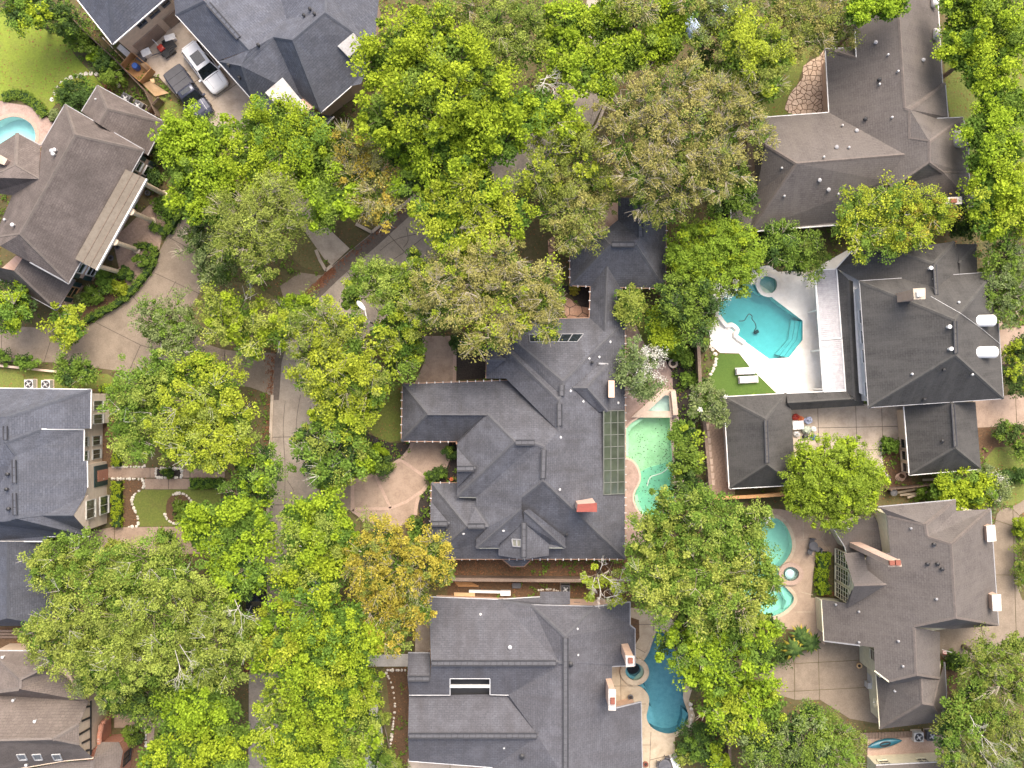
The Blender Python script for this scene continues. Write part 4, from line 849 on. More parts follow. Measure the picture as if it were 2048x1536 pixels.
# ---- slate house in the upper left with garage
hx = P(560, 110)
H6 = empty('house', (hx[0], hx[1], 0), 'slate-blue shingled house with two white metal roof panels beside the parked cars', 'house')
rf, W = roof(H6, '''a 351 29 5.6;b 408 1 8.0;c 498 100 8.0;d 435 122 5.6;e 480 -25 6.5;f 573 38 6.2;a0 345 -25 5.6;b0 400 -30 8
g 438 123 5.6;h 482 132 7.6;i 547 74 7.6;j 585 80 9.0;k 650 25 9.0;l 650 -25 8.0;m 555 -25 6.0;n 505 200 5.0;o 600 190 5.0;p 640 240 4.0;q 515 225 4.4;r 642 225 5.0;s 707 65 7.4;t 703 172 5.0;u 760 -25 6.0;v 748 100 6.0
w 698 115 6.2;x 725 89 6.2;y 738 130 5.2;z 722 168 5.0;p1 600 225 3.6;p2 640 228 3.9;p3 668 233 3.4;p4 650 252 3.0;p5 615 250 3.0''',
 ['S a b c d', 'N b e f c', 'N e m f', 'S a0 b0 b a', 'W g h i j k l m f c', 'S g h n', 'E h i o p q n', 'S i j r o', 'E j k s t r', 'N k l u v s', 'N w x y z t', 'E p1 p2 p3 p4 p5'], M_SH_BLUE, M_CAP_BLUE, rot=-48)
for ch in ('a d n', 'r t', 'p3 p4 p5'): gutter(rf, W, ch, M_LGREY, .12)
ridge_vent(H6, rf, (417, 8), (478, 77), M_CAP_BLUE, .45)
walls(H6, [(352, 30), (437, 124), (505, 200), (610, 240), (700, 172), (740, 130), (748, 90), (760, -25), (345, -25)], 4.9, M_TANBR, .5)
flat_panel(H6, 'metal_roof_panel', [(565, 155), (615, 215), (582, 240), (530, 185)], [6.9, 6.3, 5.6, 6.2], M_METALW, .15)
flat_panel(H6, 'metal_roof_panel', [(707, 65), (726, 88), (698, 115), (675, 92)], [8.0, 7.4, 6.9, 7.5], M_METALW, .15)
for x, y in ((621, 20), (609, 33), (630, 30), (518, 92), (458, 132), (480, 157)): roof_vent(H6, x, y, .14, .35, M_BLACK)
hx = P(240, 40)
H6b = empty('garage', (hx[0], hx[1], 0), 'two-storey beige garage block with blue-grey roof behind the parked cars', 'garage')
rf, W = roof(H6b, 'ga 140 -20 5.8;gb 225 88 5.8;gc 217 -22 8.2;gd 352 -22 5.8', ['S ga gb gc', 'E gb gd gc'], M_SH_BLUE, M_CAP_BLUE, rot=-48)
gutter(rf, W, 'ga gb', M_WHITE, .13); gutter(rf, W, 'gb gd', M_WHITE, .13)
walls(H6b, [(140, -20), (225, 88), (352, -22), (250, -80)], 5.7, M_BEIGE, .45)
A, B = Vector(P(225, 88, 5.7)), Vector(P(352, -22, 5.7)); d = (B-A).normalized(); n_ = Vector((d.y, -d.x, 0)); A2, B2 = A-n_*.45, B-n_*.45
for t0, wd in ((2.6, .9), (3.9, 1.1), (5.4, .8)): window(H6b, A2, B2, t0, t0+wd, 4.0, 5.2, M_DGREY, M_GLASS, 1, 1)
for t0 in (1.0, 4.6):
    p, q2 = A2+d*t0+n_*.05, A2+d*(t0+3.0)+n_*.05; MB().bar((p.x, p.y, 1.15), (q2.x, q2.y, 1.15), 2.3, .08, up=tuple(n_)).build('garage_door', M_DRIVEP, H6b)

# ---- left grey house with stone gable
hx = P(90, 960)
H7 = empty('house', (hx[0], hx[1], 0), 'grey-shingled house with cream stone gable front and boxwood-lined walk', 'house')
rf, W = roof(H7, '''e1 182 779 5.8;e2 181 857 5.8;R1 12 834 ?;R2 10 885 ?;v1 82 858 ?;nw -40 776 5.8;nl -40 834 9.5;u2 168 859 5.9;R3 30 912 ?;R4 32 1037 ?;u3 167 922 5.9;u4 174 922 ?;u5 175 975 ?;ga 170 992 ?;gx 85 1031 ?;gA 147 1031 8.2
gs 178 1066 5.5;gs2 178 1073 5.3;s1 94 1073 5.3;s2 93 1083 5.3;s3 -40 1083 5.3;s4 -40 1045 7.5;s5 15 1042 8.8;q1 14 1083 6.5;q2 100 1083 3.4;q3 105 1252 3.2;q4 14 1236 6.3;q5 -40 1252 3.0;q6 -40 1083 3.0''',
 ['E.8 e1 e2 v1 R2 R1', 'N nw e1 R1 nl', 'E.8 u2 u3 u4 u5 ga gx R4 R3', 'N v1 u2 R3 R2', 'N gx gA ga', 'S gA gx gs2 gs', 'S R4 gx gs2 s1 s2 s3 s4 s5', 'W R1 R2 R3 R4 s5 s4 nl', 'E q1 q2 q3 q4', 'W q1 q4 q5 q6', 'S q4 q3 q5'], M_SH_BLUE, M_CAP_BLUE)
for ch in ('e1 e2', 'v1 u2 u3', 'u4 u5', 'nw e1', 'gs2 s1', 's2 s3'): gutter(rf, W, ch, M_WHITE, .1)
wl = walls(H7, [(182, 779), (181, 858), (168, 860), (167, 922), (176, 922), (177, 1072), (94, 1072), (-40, 1082), (-40, 777)], 5.2, M_STONE, .42)
walls(H7, [(100, 1085), (104, 1250), (-40, 1250), (-40, 1085)], 3.0, M_STONE, .4)
a, b, c = Vector(P(170, 992, 5.8)), Vector(P(147, 1031, 8.1)), Vector(P(178, 1070, 5.3)); xx = (a.x+c.x)/2-.1
v = [(xx, a.y, 5.0), (xx, b.y, 8.0), (xx, c.y, 5.0), (xx-.3, a.y, 5.0), (xx-.3, b.y, 8.0), (xx-.3, c.y, 5.0)]
mk('gable_wall', v, [(0, 2, 1), (3, 4, 5), (0, 1, 4, 3), (1, 2, 5, 4), (2, 0, 3, 5)], M_STONE, H7)
X = xx+.01
def win7(px_y, wd, z0, z1, x=None):
    y = P(200, px_y, (z0+z1)/2)[1]; x = X if x is None else x; return window(H7, (x, y+wd/2), (x, y-wd/2), 0, wd, z0, z1, M_FRAME, M_GLASSG, 1, 0)
xw = P(181, 820, 5.2)[0]-.42; xw2 = P(168, 890, 5.2)[0]-.42; xw3 = P(176, 940, 5.2)[0]-.42
win7(811, .85, 1.6, 3.6, xw); win7(838, .85, 1.6, 3.6, xw); win7(884, .85, 3.5, 5.0, xw2); win7(912, .85, 3.5, 5.0, xw2); win7(881, .85, .7, 2.4, xw2); win7(908, .85, .7, 2.4, xw2)
win7(1018, 1.6, 3.8, 5.6); win7(1010, 1.6, .8, 2.6)
y0 = P(205, 950, 1)[1]; MB().box((xw3+.03, y0, 1.5), (.16, 1.9, 2.9)).build('entry_recess', M_GREENP, H7); d_ = MB().box((xw3+.1, y0, 1.2), (.1, 1.0, 2.3)).build('front_door', M_REDBR, H7); MB().box((xw3+.16, y0-.35, 1.1), (.06, .05, .18)).build('door_handle', M_STEEL, d_)
for a, b in (((12, 852), (12, 880)), ((29, 920), (30, 966)), ((30, 986), (31, 1030))): ridge_vent(H7, rf, a, b, M_CAP_BLUE, .35)
for x, y in ((18, 948), (16, 978), (20, 1017)): roof_vent(H7, x, y, .15, .35, M_BLACK)

# ---- half-timbered house, lower left
hx = P(80, 1440)
H8 = empty('house', (hx[0], hx[1], 0), 'tan-brown shingled house with half-timbered gable and brick arch, lower corner', 'house')
rf, W = roof(H8, '''a -40 1302 4.5;b 128 1302 4.5;c 75 1341 6.8;d 40 1358 7.3;e -5 1318 5.2;f 39 1378 7.4;g -40 1388 5.0;h 120 1345 5.0;i 177 1403 5.2;j 158 1448 7.4;k 105 1479 9.0;l -40 1483 9.0;m 158 1490 7.4;n 186 1516 5.2;o 130 1521 5.0;p -40 1550 4.4
t1 197 1484 3.2;t2 238 1484 3.0;t3 246 1502 2.9;t4 236 1560 2.9;t5 180 1560 4.2;t6 186 1520 4.2;t7 120 1525 4.4;t8 -40 1560 4.2''',
 ['N a b c d e', 'W e d f g', 'N g f d c h i j k l', 'E j m k', 'S k m n o p l', 'E t1 t2 t3 t4 t5 t6', 'S t7 t6 t5 t8'], M_SH_TUDOR, M_CAP_BROWN)
gutter(rf, W, 'a b', M_LGREY, .12); gutter(rf, W, 'o p', M_BEIGE, .14); gutter(rf, W, 'n o', M_BEIGE, .14)
walls(H8, [(-40, 1304), (126, 1304), (180, 1405), (186, 1514), (130, 1522), (-40, 1545)], 4.6, M_BEIGE, .4)
walls(H8, [(188, 1490), (238, 1486), (246, 1504), (240, 1560), (150, 1560)], 2.9, M_REDBR, .1)
xg = P(172, 1450, 6)[0]-.25; ya, yb, yc = P(172, 1405, 5)[1], P(165, 1468, 7)[1], P(186, 1514, 5)[1]
v = [(xg, ya, 4.4), (xg, ya, 5.0), (xg, yb+.9, 7.2), (xg, yb-.9, 7.2), (xg, yc, 5.0), (xg, yc, 4.4)]; v += [(x-.3, y, z) for x, y, z in v]
mk('gable_wall', v, [(5, 4, 3, 2, 1, 0), (6, 7, 8, 9, 10, 11)]+[(i, (i+1) % 6, (i+1) % 6+6, i+6) for i in range(6)], M_BEIGE, H8)
for k in range(5):
    y = ya+(yc-ya)*(k+.5)/5; zt = min(7.1, 5.0+2.2*(1-abs(k-2)/2.6)); MB().bar((xg+.04, y, 4.5), (xg+.04, y+.25, zt), .16, .1, up=(1, 0, 0)).build('timber', M_BLACK, H8)
MB().bar((xg+.05, ya, 4.5), (xg+.05, yc, 4.5), .18, .1, up=(1, 0, 0)).build('timber', M_BLACK, H8)
xa = xg+.25; mb = MB(); pts = [(xa, P(190, 1432, 0)[1]-1.1+1.25*math.cos(R(a)), 1.9+1.3*math.sin(R(a))) for a in range(0, 181, 15)]
mb.tube([(pts[0][0], pts[0][1], 0)]+pts+[(pts[-1][0], pts[-1][1], 0)], .22, 6).build('brick_arch', M_REDBR, H8)
yy = P(190, 1432, 0)[1]-1.1; MB().box((xg+.02, yy, 1.3), (.2, 2.2, 2.5)).build('entry_recess', M_REDBR, H8)
A, B = P(243, 1506, 2.9), P(238, 1548, 2.9); window(H8, A, B, .3, 1.5, .7, 2.3, M_BLACK, M_GLASS, 1, 1)
for x0, x1 in ((34, 50), (65, 81), (104, 120)): skylight_grid(H8, [(x0, 1509), (x1, 1508), (x1+5, 1519), (x0+6, 1520)], 1, 1, M_LGREY, plain('sky_glass', (.16, .18, .21), .1), .06)
for x, y in ((8, 1313), (29, 1399), (72, 1441), (55, 1528)): roof_vent(H8, x, y, .13, .3, M_LGREY)

# ---- lower right brown house
hx = P(1830, 1200)
H9 = empty('house', (hx[0], hx[1], 0), 'brown-shingled cream house with tall pink brick chimney and arched windows, lower right', 'house')
rf, W = roof(H9, '''c1 1643 1199 3.4;c2 1648 1282 3.4;c3 1721 1291 ?;c4 1748 1295 ?;c5 1750 1342 ?;c6 1779 1364 ?;c7 1833 1351 ?;c8 1829 1254 ?;c9 1912 1237 ?;c10 1903 1088 ?;c11 1855 1073 ?;c12 1851 1049 ?;c13 1775 1031 ?;c14 1781 1105 ?;c15 1735 1110 ?;c16 1692 1206 ?
d1 1757 1014 7.2;d2 1911 1000 6.4;d3 1913 1022 6.5;d4 1981 1018 4.8;d5 1997 1251 4.4;d6 1905 1258 6.0;d7 1880 1264 5.2;d8 1880 1358 5.2;e0 1790 1367 6.0
f1 1752 1345 3.4;f2 1760 1458 3.4;f3 1844 1408 6.8;f4 1842 1357 6.8;f5 1779 1366 4.6;f6 1878 1360 5.2;f7 1866 1411 6.0;f8 1889 1325 3.2;f9 1893 1385 3.0;f10 1886 1443 3.2
g1 1708 1172 7.6;g2 1688 1107 5.2;g3 1727 1103 5.6;g4 1773 1170 8.2;g5 1694 1217 5.0;g6 1735 1140 7.0
h1 1664 1052 3.2;h2 1748 1030 4.2;h3 1764 1063 4.6;h4 1764 1106 4.6;h5 1693 1107 3.3;h6 1690 1094 3.2''',
 ['W.8 c1 c2 c3 c4 c5 c6 c7 c8 c9 c10 c11 c12 c13 c14 c15 c16', 'N d1 d2 c12 c13', 'E d2 d3 c11 c12', 'N d3 d4 c10 c11', 'E d4 d5 c9 c10', 'S d5 c9 c8 d6', 'E c8 d7 d8 c7', 'S c6 c7 d8 e0', 'W f1 f2 f3 f4 f5', 'E f4 f6 f7 f3', 'E f6 f8 f9 f10 f7', 'S f3 f7 f10 f2', 'N g1 g2 g3 g6 g4', 'S g1 g4 g5', 'W h1 h2 h3 h4 h5 h6'], M_SH_BROWN2, M_CAP_BROWN, rot=3)
for ch in ('c1 c2', 'c2 c3', 'd1 d2', 'd4 d5', 'f1 f2', 'c5 c6', 'f8 f9 f10', 'h5 h6 h1'): gutter(rf, W, ch, M_GUTG if ch not in ('c1 c2', 'f1 f2', 'c5 c6') else M_CREAM, .12)
walls(H9, [(1643, 1200), (1648, 1281), (1748, 1293), (1750, 1345), (1760, 1456), (1884, 1440), (1890, 1330), (1878, 1268), (1995, 1250), (1980, 1020), (1910, 1004), (1775, 1020), (1784, 1105), (1710, 1110), (1710, 1206)], 3.3, M_CREAM, .35)
walls(H9, [(1768, 1024), (1850, 1042), (1895, 1085), (1905, 1230), (1860, 1235), (1800, 1200), (1779, 1106)], 6.7, M_CREAM, .12)
walls(H9, [(1664, 1052), (1750, 1032), (1764, 1105), (1693, 1105)], 3.1, M_CREAM, .3)
walls(H9, [(1700, 1118), (1740, 1118), (1740, 1212), (1700, 1212)], 5.0, M_CREAM, .2)
walls(H9, [(1753, 1300), (1830, 1300), (1830, 1360), (1755, 1360)], 5.2, M_CREAM, .2)
xg = P(1700, 1170, 5)[0]+.15; ya, yb, yc = P(1690, 1110, 5.1)[1], P(1708, 1172, 7.5)[1], P(1694, 1214, 5)[1]
mk('gable_wall', [(xg, ya, 4.6), (xg, yb, 7.3), (xg, yc, 4.6), (xg+.3, ya, 4.6), (xg+.3, yb, 7.3), (xg+.3, yc, 4.6)], [(0, 1, 2), (5, 4, 3), (0, 3, 4, 1), (1, 4, 5, 2), (2, 5, 3, 0)], M_CREAM, H9)
for k in range(3):
    y = ya+(yc-ya)*(k+.5)/3; o = window(H9, (xg, y+.65), (xg, y-.65), 0, 1.3, .8, 4.2, M_CREAM, M_GLASS, 2, 4)
    MB().tube([(xg-.06, y+.65*math.cos(R(a)), 4.2+.65*math.sin(R(a))) for a in range(0, 181, 20)], .07, 5).build('arch_frame', M_CREAM, o)
    vv = [(xg-.03, y+.62*math.cos(R(a)), 4.2+.62*math.sin(R(a))) for a in range(0, 181, 20)]; mk('arch_pane', vv, [tuple(range(len(vv)))], M_GLASS, o)
chimney(H9, [(1776, 1120), (1800, 1118), (1804, 1133), (1777, 1134)], 1.0, 13.0, M_PINKBR, M_CONC, [[(1779, 1122), (1790, 1122), (1790, 1131), (1780, 1131)], [(1792, 1121), (1802, 1121), (1802, 1131), (1792, 1131)]])
chimney(H9, [(1973, 1052), (1990, 1050), (1993, 1082), (1975, 1084)], 1, 6.6, M_TANBR, M_ROCK); chimney(H9, [(1984, 1190), (2002, 1189), (2003, 1222), (1986, 1222)], 1, 6.6, M_TANBR, M_ROCK)
for x, y in ((1820, 1056), (1866, 1090), (1871, 1197), (1670, 1208), (1716, 1222), (1716, 1283), (1795, 1281), (1804, 1331)): roof_vent(H9, x, y, .1, .25, M_GUTG)
for x, y in ((1853, 1127), (1873, 1127), (1882, 1137), (1866, 1088)): roof_vent(H9, x, y, .14, .3, M_BLACK)
roof_vent(H9, 1790, 1382, .09, .2, cap=False); roof_vent(H9, 1696, 1054, .14, .12, M_WHITE)
A, B = Vector(P(1750, 1300, 5.1)), Vector(P(1752, 1345, 5.1)); window(H9, (A.x+.22, A.y), (B.x+.22, B.y), .3, 1.2, 3.4, 4.7, M_CREAM, M_BARK, 0)
a = Vector(P(1752, 1403, 3.2)); mb = MB(); mb.lathe((0, 0, 0), [(.05, 0), (.35, .07), (.5, .16), (.47, .165), (.3, .09), (.02, .04)], 16)
dv = [Vector((a.x-.05, a.y, 3.5))+Vector((-v[2]*1.0, v[1]*1.0, v[0]*1.0)) for v in mb.v]; dish = mk('satellite_dish', [tuple(v) for v in dv], mb.f, M_CREAM, H9); MB().bar(a+Vector((.1, 0, .1)), a+Vector((-.4, 0, .3)), .04).build('dish_arm', M_LGREY, dish)
# neighbouring outbuilding at the bottom edge
hx = P(1820, 1545)
H10 = empty('outbuilding', (hx[0], hx[1], 0), 'cream outbuilding with two dark windows behind the brick patio with the kayak', 'building')
rf, W = roof(H10, 'a 1752 1531 3.2;b 1910 1523 3.2;c 1910 1600 6;d 1752 1600 6', ['N a b c d'], M_SH_BROWN2, M_CAP_BROWN); gutter(rf, W, 'a b', M_LGREY, .12)
walls(H10, [(1752, 1531), (1910, 1523), (1915, 1600), (1752, 1600)], 3.1, M_CREAM, .25)
A, B = P(1752, 1531, 3.1), P(1910, 1523, 3.1)
for t0 in (.7, 4.2): window(H10, (A[0], A[1]-.25), (B[0], B[1]-.25), t0, t0+.9, 1.5, 2.6, M_CREAM, M_GLASS, 1)

# ------------------------------------------------------------------ pools
M_PLW = rough_mat('white_plaster', (.72, .74, .72), (.80, .82, .80), None, .5, 4, fa=.1)
M_PLG = rough_mat('algae_plaster', (.62, .72, .58), (.72, .80, .66), (.50, .64, .44), .35, 1.6, fine=10, fa=.2)
M_PLT = rough_mat('teal_plaster', (.40, .66, .62), (.52, .76, .72), (.34, .58, .60), .5, 2, fa=.2)
M_PLB = rough_mat('blue_grey_plaster', (.22, .40, .46), (.28, .47, .52), (.16, .33, .39), .4, 2, fa=.2)
W_CYAN = water_mat('water_cyan', (.62, .93, .95)); W_GREEN = water_mat('water_green', (.70, .95, .79)); W_TURQ = water_mat('water_turquoise', (.29, .70, .73)); W_BLUE = water_mat('water_blue', (.62, .85, .89)); W_TEAL = water_mat('water_teal', (.52, .86, .78)); W_PALE = water_mat('water_pale', (.80, .95, .90))
pool('swimming_pool', 'round pale cyan pool cut by the left edge beside a grass crescent', POOL_TL, 1.4, M_PLW, W_CYAN, M_BRICKP, .3)
pm = pool('swimming_pool', 'long murky green pool beside the central house', POOL_MAIN, 1.5, M_PLG, W_GREEN, M_PAVER, .12, .06)
dl = ccw([P(*p)[:2] for p in [(1282, 948), (1300, 938), (1345, 925), (1348, 1030), (1310, 1034), (1285, 1026), (1272, 1006), (1272, 988)]])
v, f = prism_data([dl], -1.49, -1.40); mk('deep_end_tint', v, f, M_PLT, pm)  # teal panel: its colour imitates light absorbed by deeper water
for pts in ([(1253, 858), (1264, 846), (1290, 832), (1290, 836), (1264, 856), (1258, 868), (1258, 912), (1253, 912)], [(1270, 990), (1276, 990), (1280, 1010), (1290, 1028), (1283, 1027), (1272, 1010)]):
    v, f = prism_data([ccw([P(*p)[:2] for p in pts])], -1.5, -.3); mk('bench_step', v, f, M_PLW, pm)
MB().tube([P(a, b, -.14) for a, b in smooth_loop([(1294, 972), (1300, 955), (1312, 950), (1325, 945), (1336, 935), (1338, 925)], 4, False)], .05, 6).build('cleaner_hose', M_WHITE, pm)
lv, lf = [], []
for k in range(300):
    x, y = random.choice([(random.gauss(1272, 12), random.gauss(890, 30)), (random.gauss(1300, 20), random.gauss(930, 26)), (random.gauss(1325, 10), random.gauss(900, 24)), (random.gauss(1300, 20), random.gauss(990, 20)), (random.uniform(1260, 1340), random.uniform(835, 1020))])
    p = P(x, y, -1.2)
    if not inpoly(p[:2], ccw([P(*q)[:2] for q in POOL_MAIN])): continue
    s = random.uniform(.03, .09); a = random.uniform(0, 6.28); b = len(lv); z = -.085 if k % 3 else -1.3
    lv += [(p[0]+s*math.cos(a+i*1.57)*(1 if i % 2 else .5), p[1]+s*math.sin(a+i*1.57)*(1 if i % 2 else .5), z) for i in range(4)]; lf.append((b, b+1, b+2, b+3))
M_DEBRIS = plain('wet_leaf', (.05, .07, .03), .7)
lo = mk('leaf_litter', lv, lf, M_DEBRIS); tag(lo, 'dark fallen leaves scattered in the green pool', 'leaves', kind='stuff')
sp = pool('spa', 'small triangular spa above the green pool', SPA_MAIN, .9, M_PLW, W_PALE, M_PAVER, .55, .28, .1)
border('spa_step', [(1290, 825), (1342, 825)], .25, .26, M_REDBR, .2)
MB().bar(P(1345, 782, .5), P(1350, 830, .5), .45, 1.0).build('planter_wall', M_PAVER, sp)
pw = pool('swimming_pool', 'turquoise angular pool set in the white deck', POOL_WH, 1.5, M_PLW, W_TURQ, M_DECKW, .25, .06)
for k, z in ((0, -.3), (1, -.6), (2, -.9)):
    o = 4+k*7; v, f = prism_data([ccw([P(*p)[:2] for p in [(1606-o, 645-o*.4), (1606, 642), (1606, 679), (1580, 714), (1574-o, 714-k*3), (1600-o, 678)]])], -1.5, z); mk('step', v, f, M_PLW, pw)
v, f = prism_data([ccw([P(*p)[:2] for p in [(1480, 561), (1510, 568), (1530, 584), (1524, 590)]])], -1.5, -.45); mk('bench_step', v, f, M_PLW, pw)
wallp = smooth_loop([(1436, 632), (1452, 652), (1462, 650), (1474, 660), (1470, 672), (1488, 686)], 3, False)
MB().tube([P(a, b, .15) for a, b in wallp], .26, 6).build('raised_edge', M_DECKW, pw)
hs = MB().tube([P(a, b, -.12) for a, b in smooth_loop([(1478, 642), (1488, 641), (1493, 634), (1498, 628), (1504, 632), (1504, 638), (1510, 646), (1512, 655), (1508, 662)], 4, False)], .04, 5).build('cleaner_hose', M_BLACK, pw)
q = P(1512, 664, -1.4); MB().box((q[0], q[1], q[2]+.15), (.4, .3, .25), .5).build('pool_cleaner', M_BLACK, pw)
pool('spa', 'round spa with a raised white rim at the turquoise pool', SPA_WH, .8, M_PLT, W_PALE, M_DECKW, .3, .32, .14)
ps = pool('swimming_pool', 'blue kidney-shaped pool beside the twin-ridged grey house', POOL_S, 1.6, M_PLB, W_BLUE, M_DECKT, .22, .07)
for pts, z in (([(1296, 1412), (1304, 1416), (1308, 1440), (1312, 1456), (1298, 1448), (1292, 1434)], -.4), ([(1268, 1366), (1284, 1366), (1294, 1380), (1286, 1378)], -.35), ([(1366, 1420), (1378, 1430), (1368, 1452), (1360, 1456), (1366, 1440)], -.4)):
    v, f = prism_data([ccw([P(*p)[:2] for p in pts])], -1.6, z); mk('bench_step', v, f, M_PLB, ps)
sp = pool('spa', 'round blue spa with tan rim joined to the kidney pool', SPA_S, .9, M_PLB, W_BLUE, M_DECKT, .42, .4, .22)
c = P(1268, 1341); MB().lathe((c[0], c[1], -.9), [(.86, 0), (.86, .55), (.6, .55), (.58, 0)], 24).build('bench_step', M_PLB, sp)
pb = pool('swimming_pool', 'teal curving pool half hidden under the big tree, lower right', POOL_BR, 1.5, M_PLW, W_TEAL, M_DECKT, .28, .07)
v, f = prism_data([ccw([P(*p)[:2] for p in [(1560, 1170), (1576, 1178), (1588, 1194), (1583, 1210), (1570, 1220), (1575, 1205), (1568, 1192)]])], -1.5, -.4); mk('bench_step', v, f, M_PLW, pb)
q = P(1534, 1036); MB().box((q[0], q[1]+.2, .35), (.45, 1.6, .07)).build('diving_board', M_WHITE, pb)
sp = pool('spa', 'round pale green fountain spa with brick rim beside the teal pool', SPA_BR, .8, M_PLW, W_PALE, M_BRICKP, .35, .36, .2)
c = P(1578, 1147); MB().lathe((c[0], c[1], -.2), [(.45, 0), (.45, .5), (.3, .62), (.1, .66)], 16).build('fountain_head', M_PLT, sp)

# ------------------------------------------------------------------ things
def car(label, px, py, head, L, Wd, Ht, paint, kind='suv', glassroof=False):
    c = P(px, py, .8); root = empty('parked_car', (c[0], c[1], .08), label, 'car'); ca, sa = math.cos(R(head)), math.sin(R(head))
    def T(vs): return [(c[0]+x*ca-y*sa, c[1]+x*sa+y*ca, z+.08) for x, y, z in vs]
    def put(mb, name, mat, par=root, smooth=False): return mk(name, T(mb.v), mb.f, mat, par, smooth=smooth)
    h = Wd/2; belt = .98 if kind != 'car' else .88
    def loft(st, nm, mat, smooth=True):
        v, f = [], []; m = len(st[0][1])
        for x, ring in st: v += [(x, y, z) for y, z in ring]
        for i in range(len(st)-1):
            for k in range(m): f.append((i*m+k, i*m+(k+1) % m, (i+1)*m+(k+1) % m, (i+1)*m+k))
        f.append(tuple(range(m-1, -1, -1))); f.append(tuple(range((len(st)-1)*m, len(st)*m)))
        mb = MB().add(v, f); return put(mb, nm, mat, smooth=False)
    def ring(w, zt, zb=.28, cr=.13): return [(-w*.9, zb), (-w, zb+.2), (-w, zt-cr*1.6), (-w*.965, zt-cr*.5), (-w*.86, zt-.015), (-w*.4, zt+.03), (w*.4, zt+.03), (w*.86, zt-.015), (w*.965, zt-cr*.5), (w, zt-cr*1.6), (w, zb+.2), (w*.9, zb)]
    l = L/2
    loft([(-l, ring(h*.8, belt-.16)), (-l*.97, ring(h*.93, belt-.03)), (-l*.8, ring(h, belt)), (-l*.2, ring(h, belt)), (l*.42, ring(h, belt)), (l*.6, ring(h*.99, belt-.03)), (l*.82, ring(h*.97, belt-.1)), (l*.94, ring(h*.9, belt-.2)), (l, ring(h*.72, belt-.32))], 'body', paint)
    if kind == 'suv': cb, cf, tb, tf = -.93, .40, -.84, .10
    elif kind == 'truck': cb, cf, tb, tf = -.14, .46, -.08, .20
    else: cb, cf, tb, tf = -.72, .42, -.42, .08
    gw, tw = h*.93, h*.74; z0, z1 = belt-.03, Ht
    g = [(cb*l, -gw, z0), (cf*l, -gw, z0), (cf*l, gw, z0), (cb*l, gw, z0), (tb*l, -tw, z1-.06), (tf*l, -tw, z1-.06), (tf*l, tw, z1-.06), (tb*l, tw, z1-.06)]
    put(MB().add(g, [(0, 1, 5, 4), (1, 2, 6, 5), (2, 3, 7, 6), (3, 0, 4, 7), (4, 5, 6, 7)]), 'window_glass', M_GLASS)
    # roof panel with curved edges and pillars
    rr, f = [], []; k = 0
    for t in (0, .06, .5, .94, 1):
        x = tb*l*1.02+(tf*l*1.03-tb*l*1.02)*t; dz = -.05 if t in (0, 1) else 0
        for y, dzz in ((-tw*1.05, -.09), (-tw*.92, -.01), (0, .02), (tw*.92, -.01), (tw*1.05, -.09)): rr.append((x, y, z1+dz+dzz))
    for i in range(4):
        for j in range(4): q = i*5+j; f.append((q, q+5, q+6, q+1))
    put(MB().add(rr, f), 'roof', paint, smooth=True)
    pl = MB()
    for s in (-1, 1):
        pl.bar((cf*l, s*gw, z0), (tf*l, s*tw, z1-.05), .09, .05); pl.bar((cb*l, s*gw, z0), (tb*l, s*tw, z1-.05), .16, .05)
        m = (cb+cf)/2*.9; pl.bar((m*l, s*gw*1.005, z0), ((tb+tf)/2*l, s*tw*1.01, z1-.08), .1, .04)
        if kind == 'suv': pl.bar((tb*l, s*tw*.97, z1+.05), (tf*l*.95, s*tw*.97, z1+.05), .05, .05)
    tag(put(pl, 'pillars', paint), kind='stuff')
    if glassroof: put(MB().box(((tb*.35+tf*.65)*l-.12, 0, z1+.025), (abs(tf-tb)*l*.5, tw*1.3, .03)), 'sunroof', M_GLASS)
    if kind == 'truck':
        for i in range(3): put(MB().box((-l*.95+(i+.5)*l*.26, 0, belt+.05), (l*.25, h*1.72, .07)), 'bed_cover', plain('bed_cover_grey', (.045, .046, .055), .55))
    put(MB().box((l*.985, 0, belt-.42), (.06, h*1.1, .22)), 'grille', M_BLACK); put(MB().box((l*.97, 0, belt-.62), (.12, h*1.7, .16)), 'bumper', M_DGREY); put(MB().box((-l*.985, 0, belt-.55), (.1, h*1.6, .2)), 'bumper', M_DGREY)
    put(MB().bar((l*.44, -h*.8, belt+.035), (l*.44, h*.8, belt+.035), .035, .02), 'hood_seam', M_DGREY)
    for s in (-1, 1): put(MB().bar((l*.45, s*h*.55, belt+.03), (l*.86, s*h*.5, belt-.085), .03, .02), 'hood_seam', M_LGREY)
    if kind == 'suv': put(MB().bar((-l*.9, -tw*.9, z1-.1), (-l*.9, tw*.9, z1-.1), .1, .04), 'spoiler', paint)
    put(MB().box((0, 0, .16), (L*.92, Wd*.92, .2)), 'underbody', M_BLACK)
    for s in (-1, 1):
        put(MB().box((cf*l*.86, s*(h+.1), belt+.06), (.16, .22, .14)), 'mirror', paint)
        put(MB().box((l*.93, s*h*.62, belt-.33), (.16, .36, .13)), 'headlight', M_STEEL); put(MB().box((-l*.965, s*h*.72, belt-.2), (.1, .28, .14)), 'tail_light', M_RED)
        for x in (-.6, .62):
            mb = MB(); mb.lathe((0, 0, 0), [(.36, -.11), (.37, 0), (.36, .11)], 16); v = [(x*l+a, s*(h-.1)+b_*0+cz, .36+b_) for a, b_, cz in mb.v]
            w_ = put(MB().add(v, mb.f), 'tyre', M_BLACK); mb = MB(); mb.lathe((0, 0, 0), [(.23, -.12), (.23, .12)], 12); put(MB().add([(x*l+a, s*(h-.1)+cz, .36+b_) for a, b_, cz in mb.v], mb.f), 'rim', M_STEEL, w_)
    return root
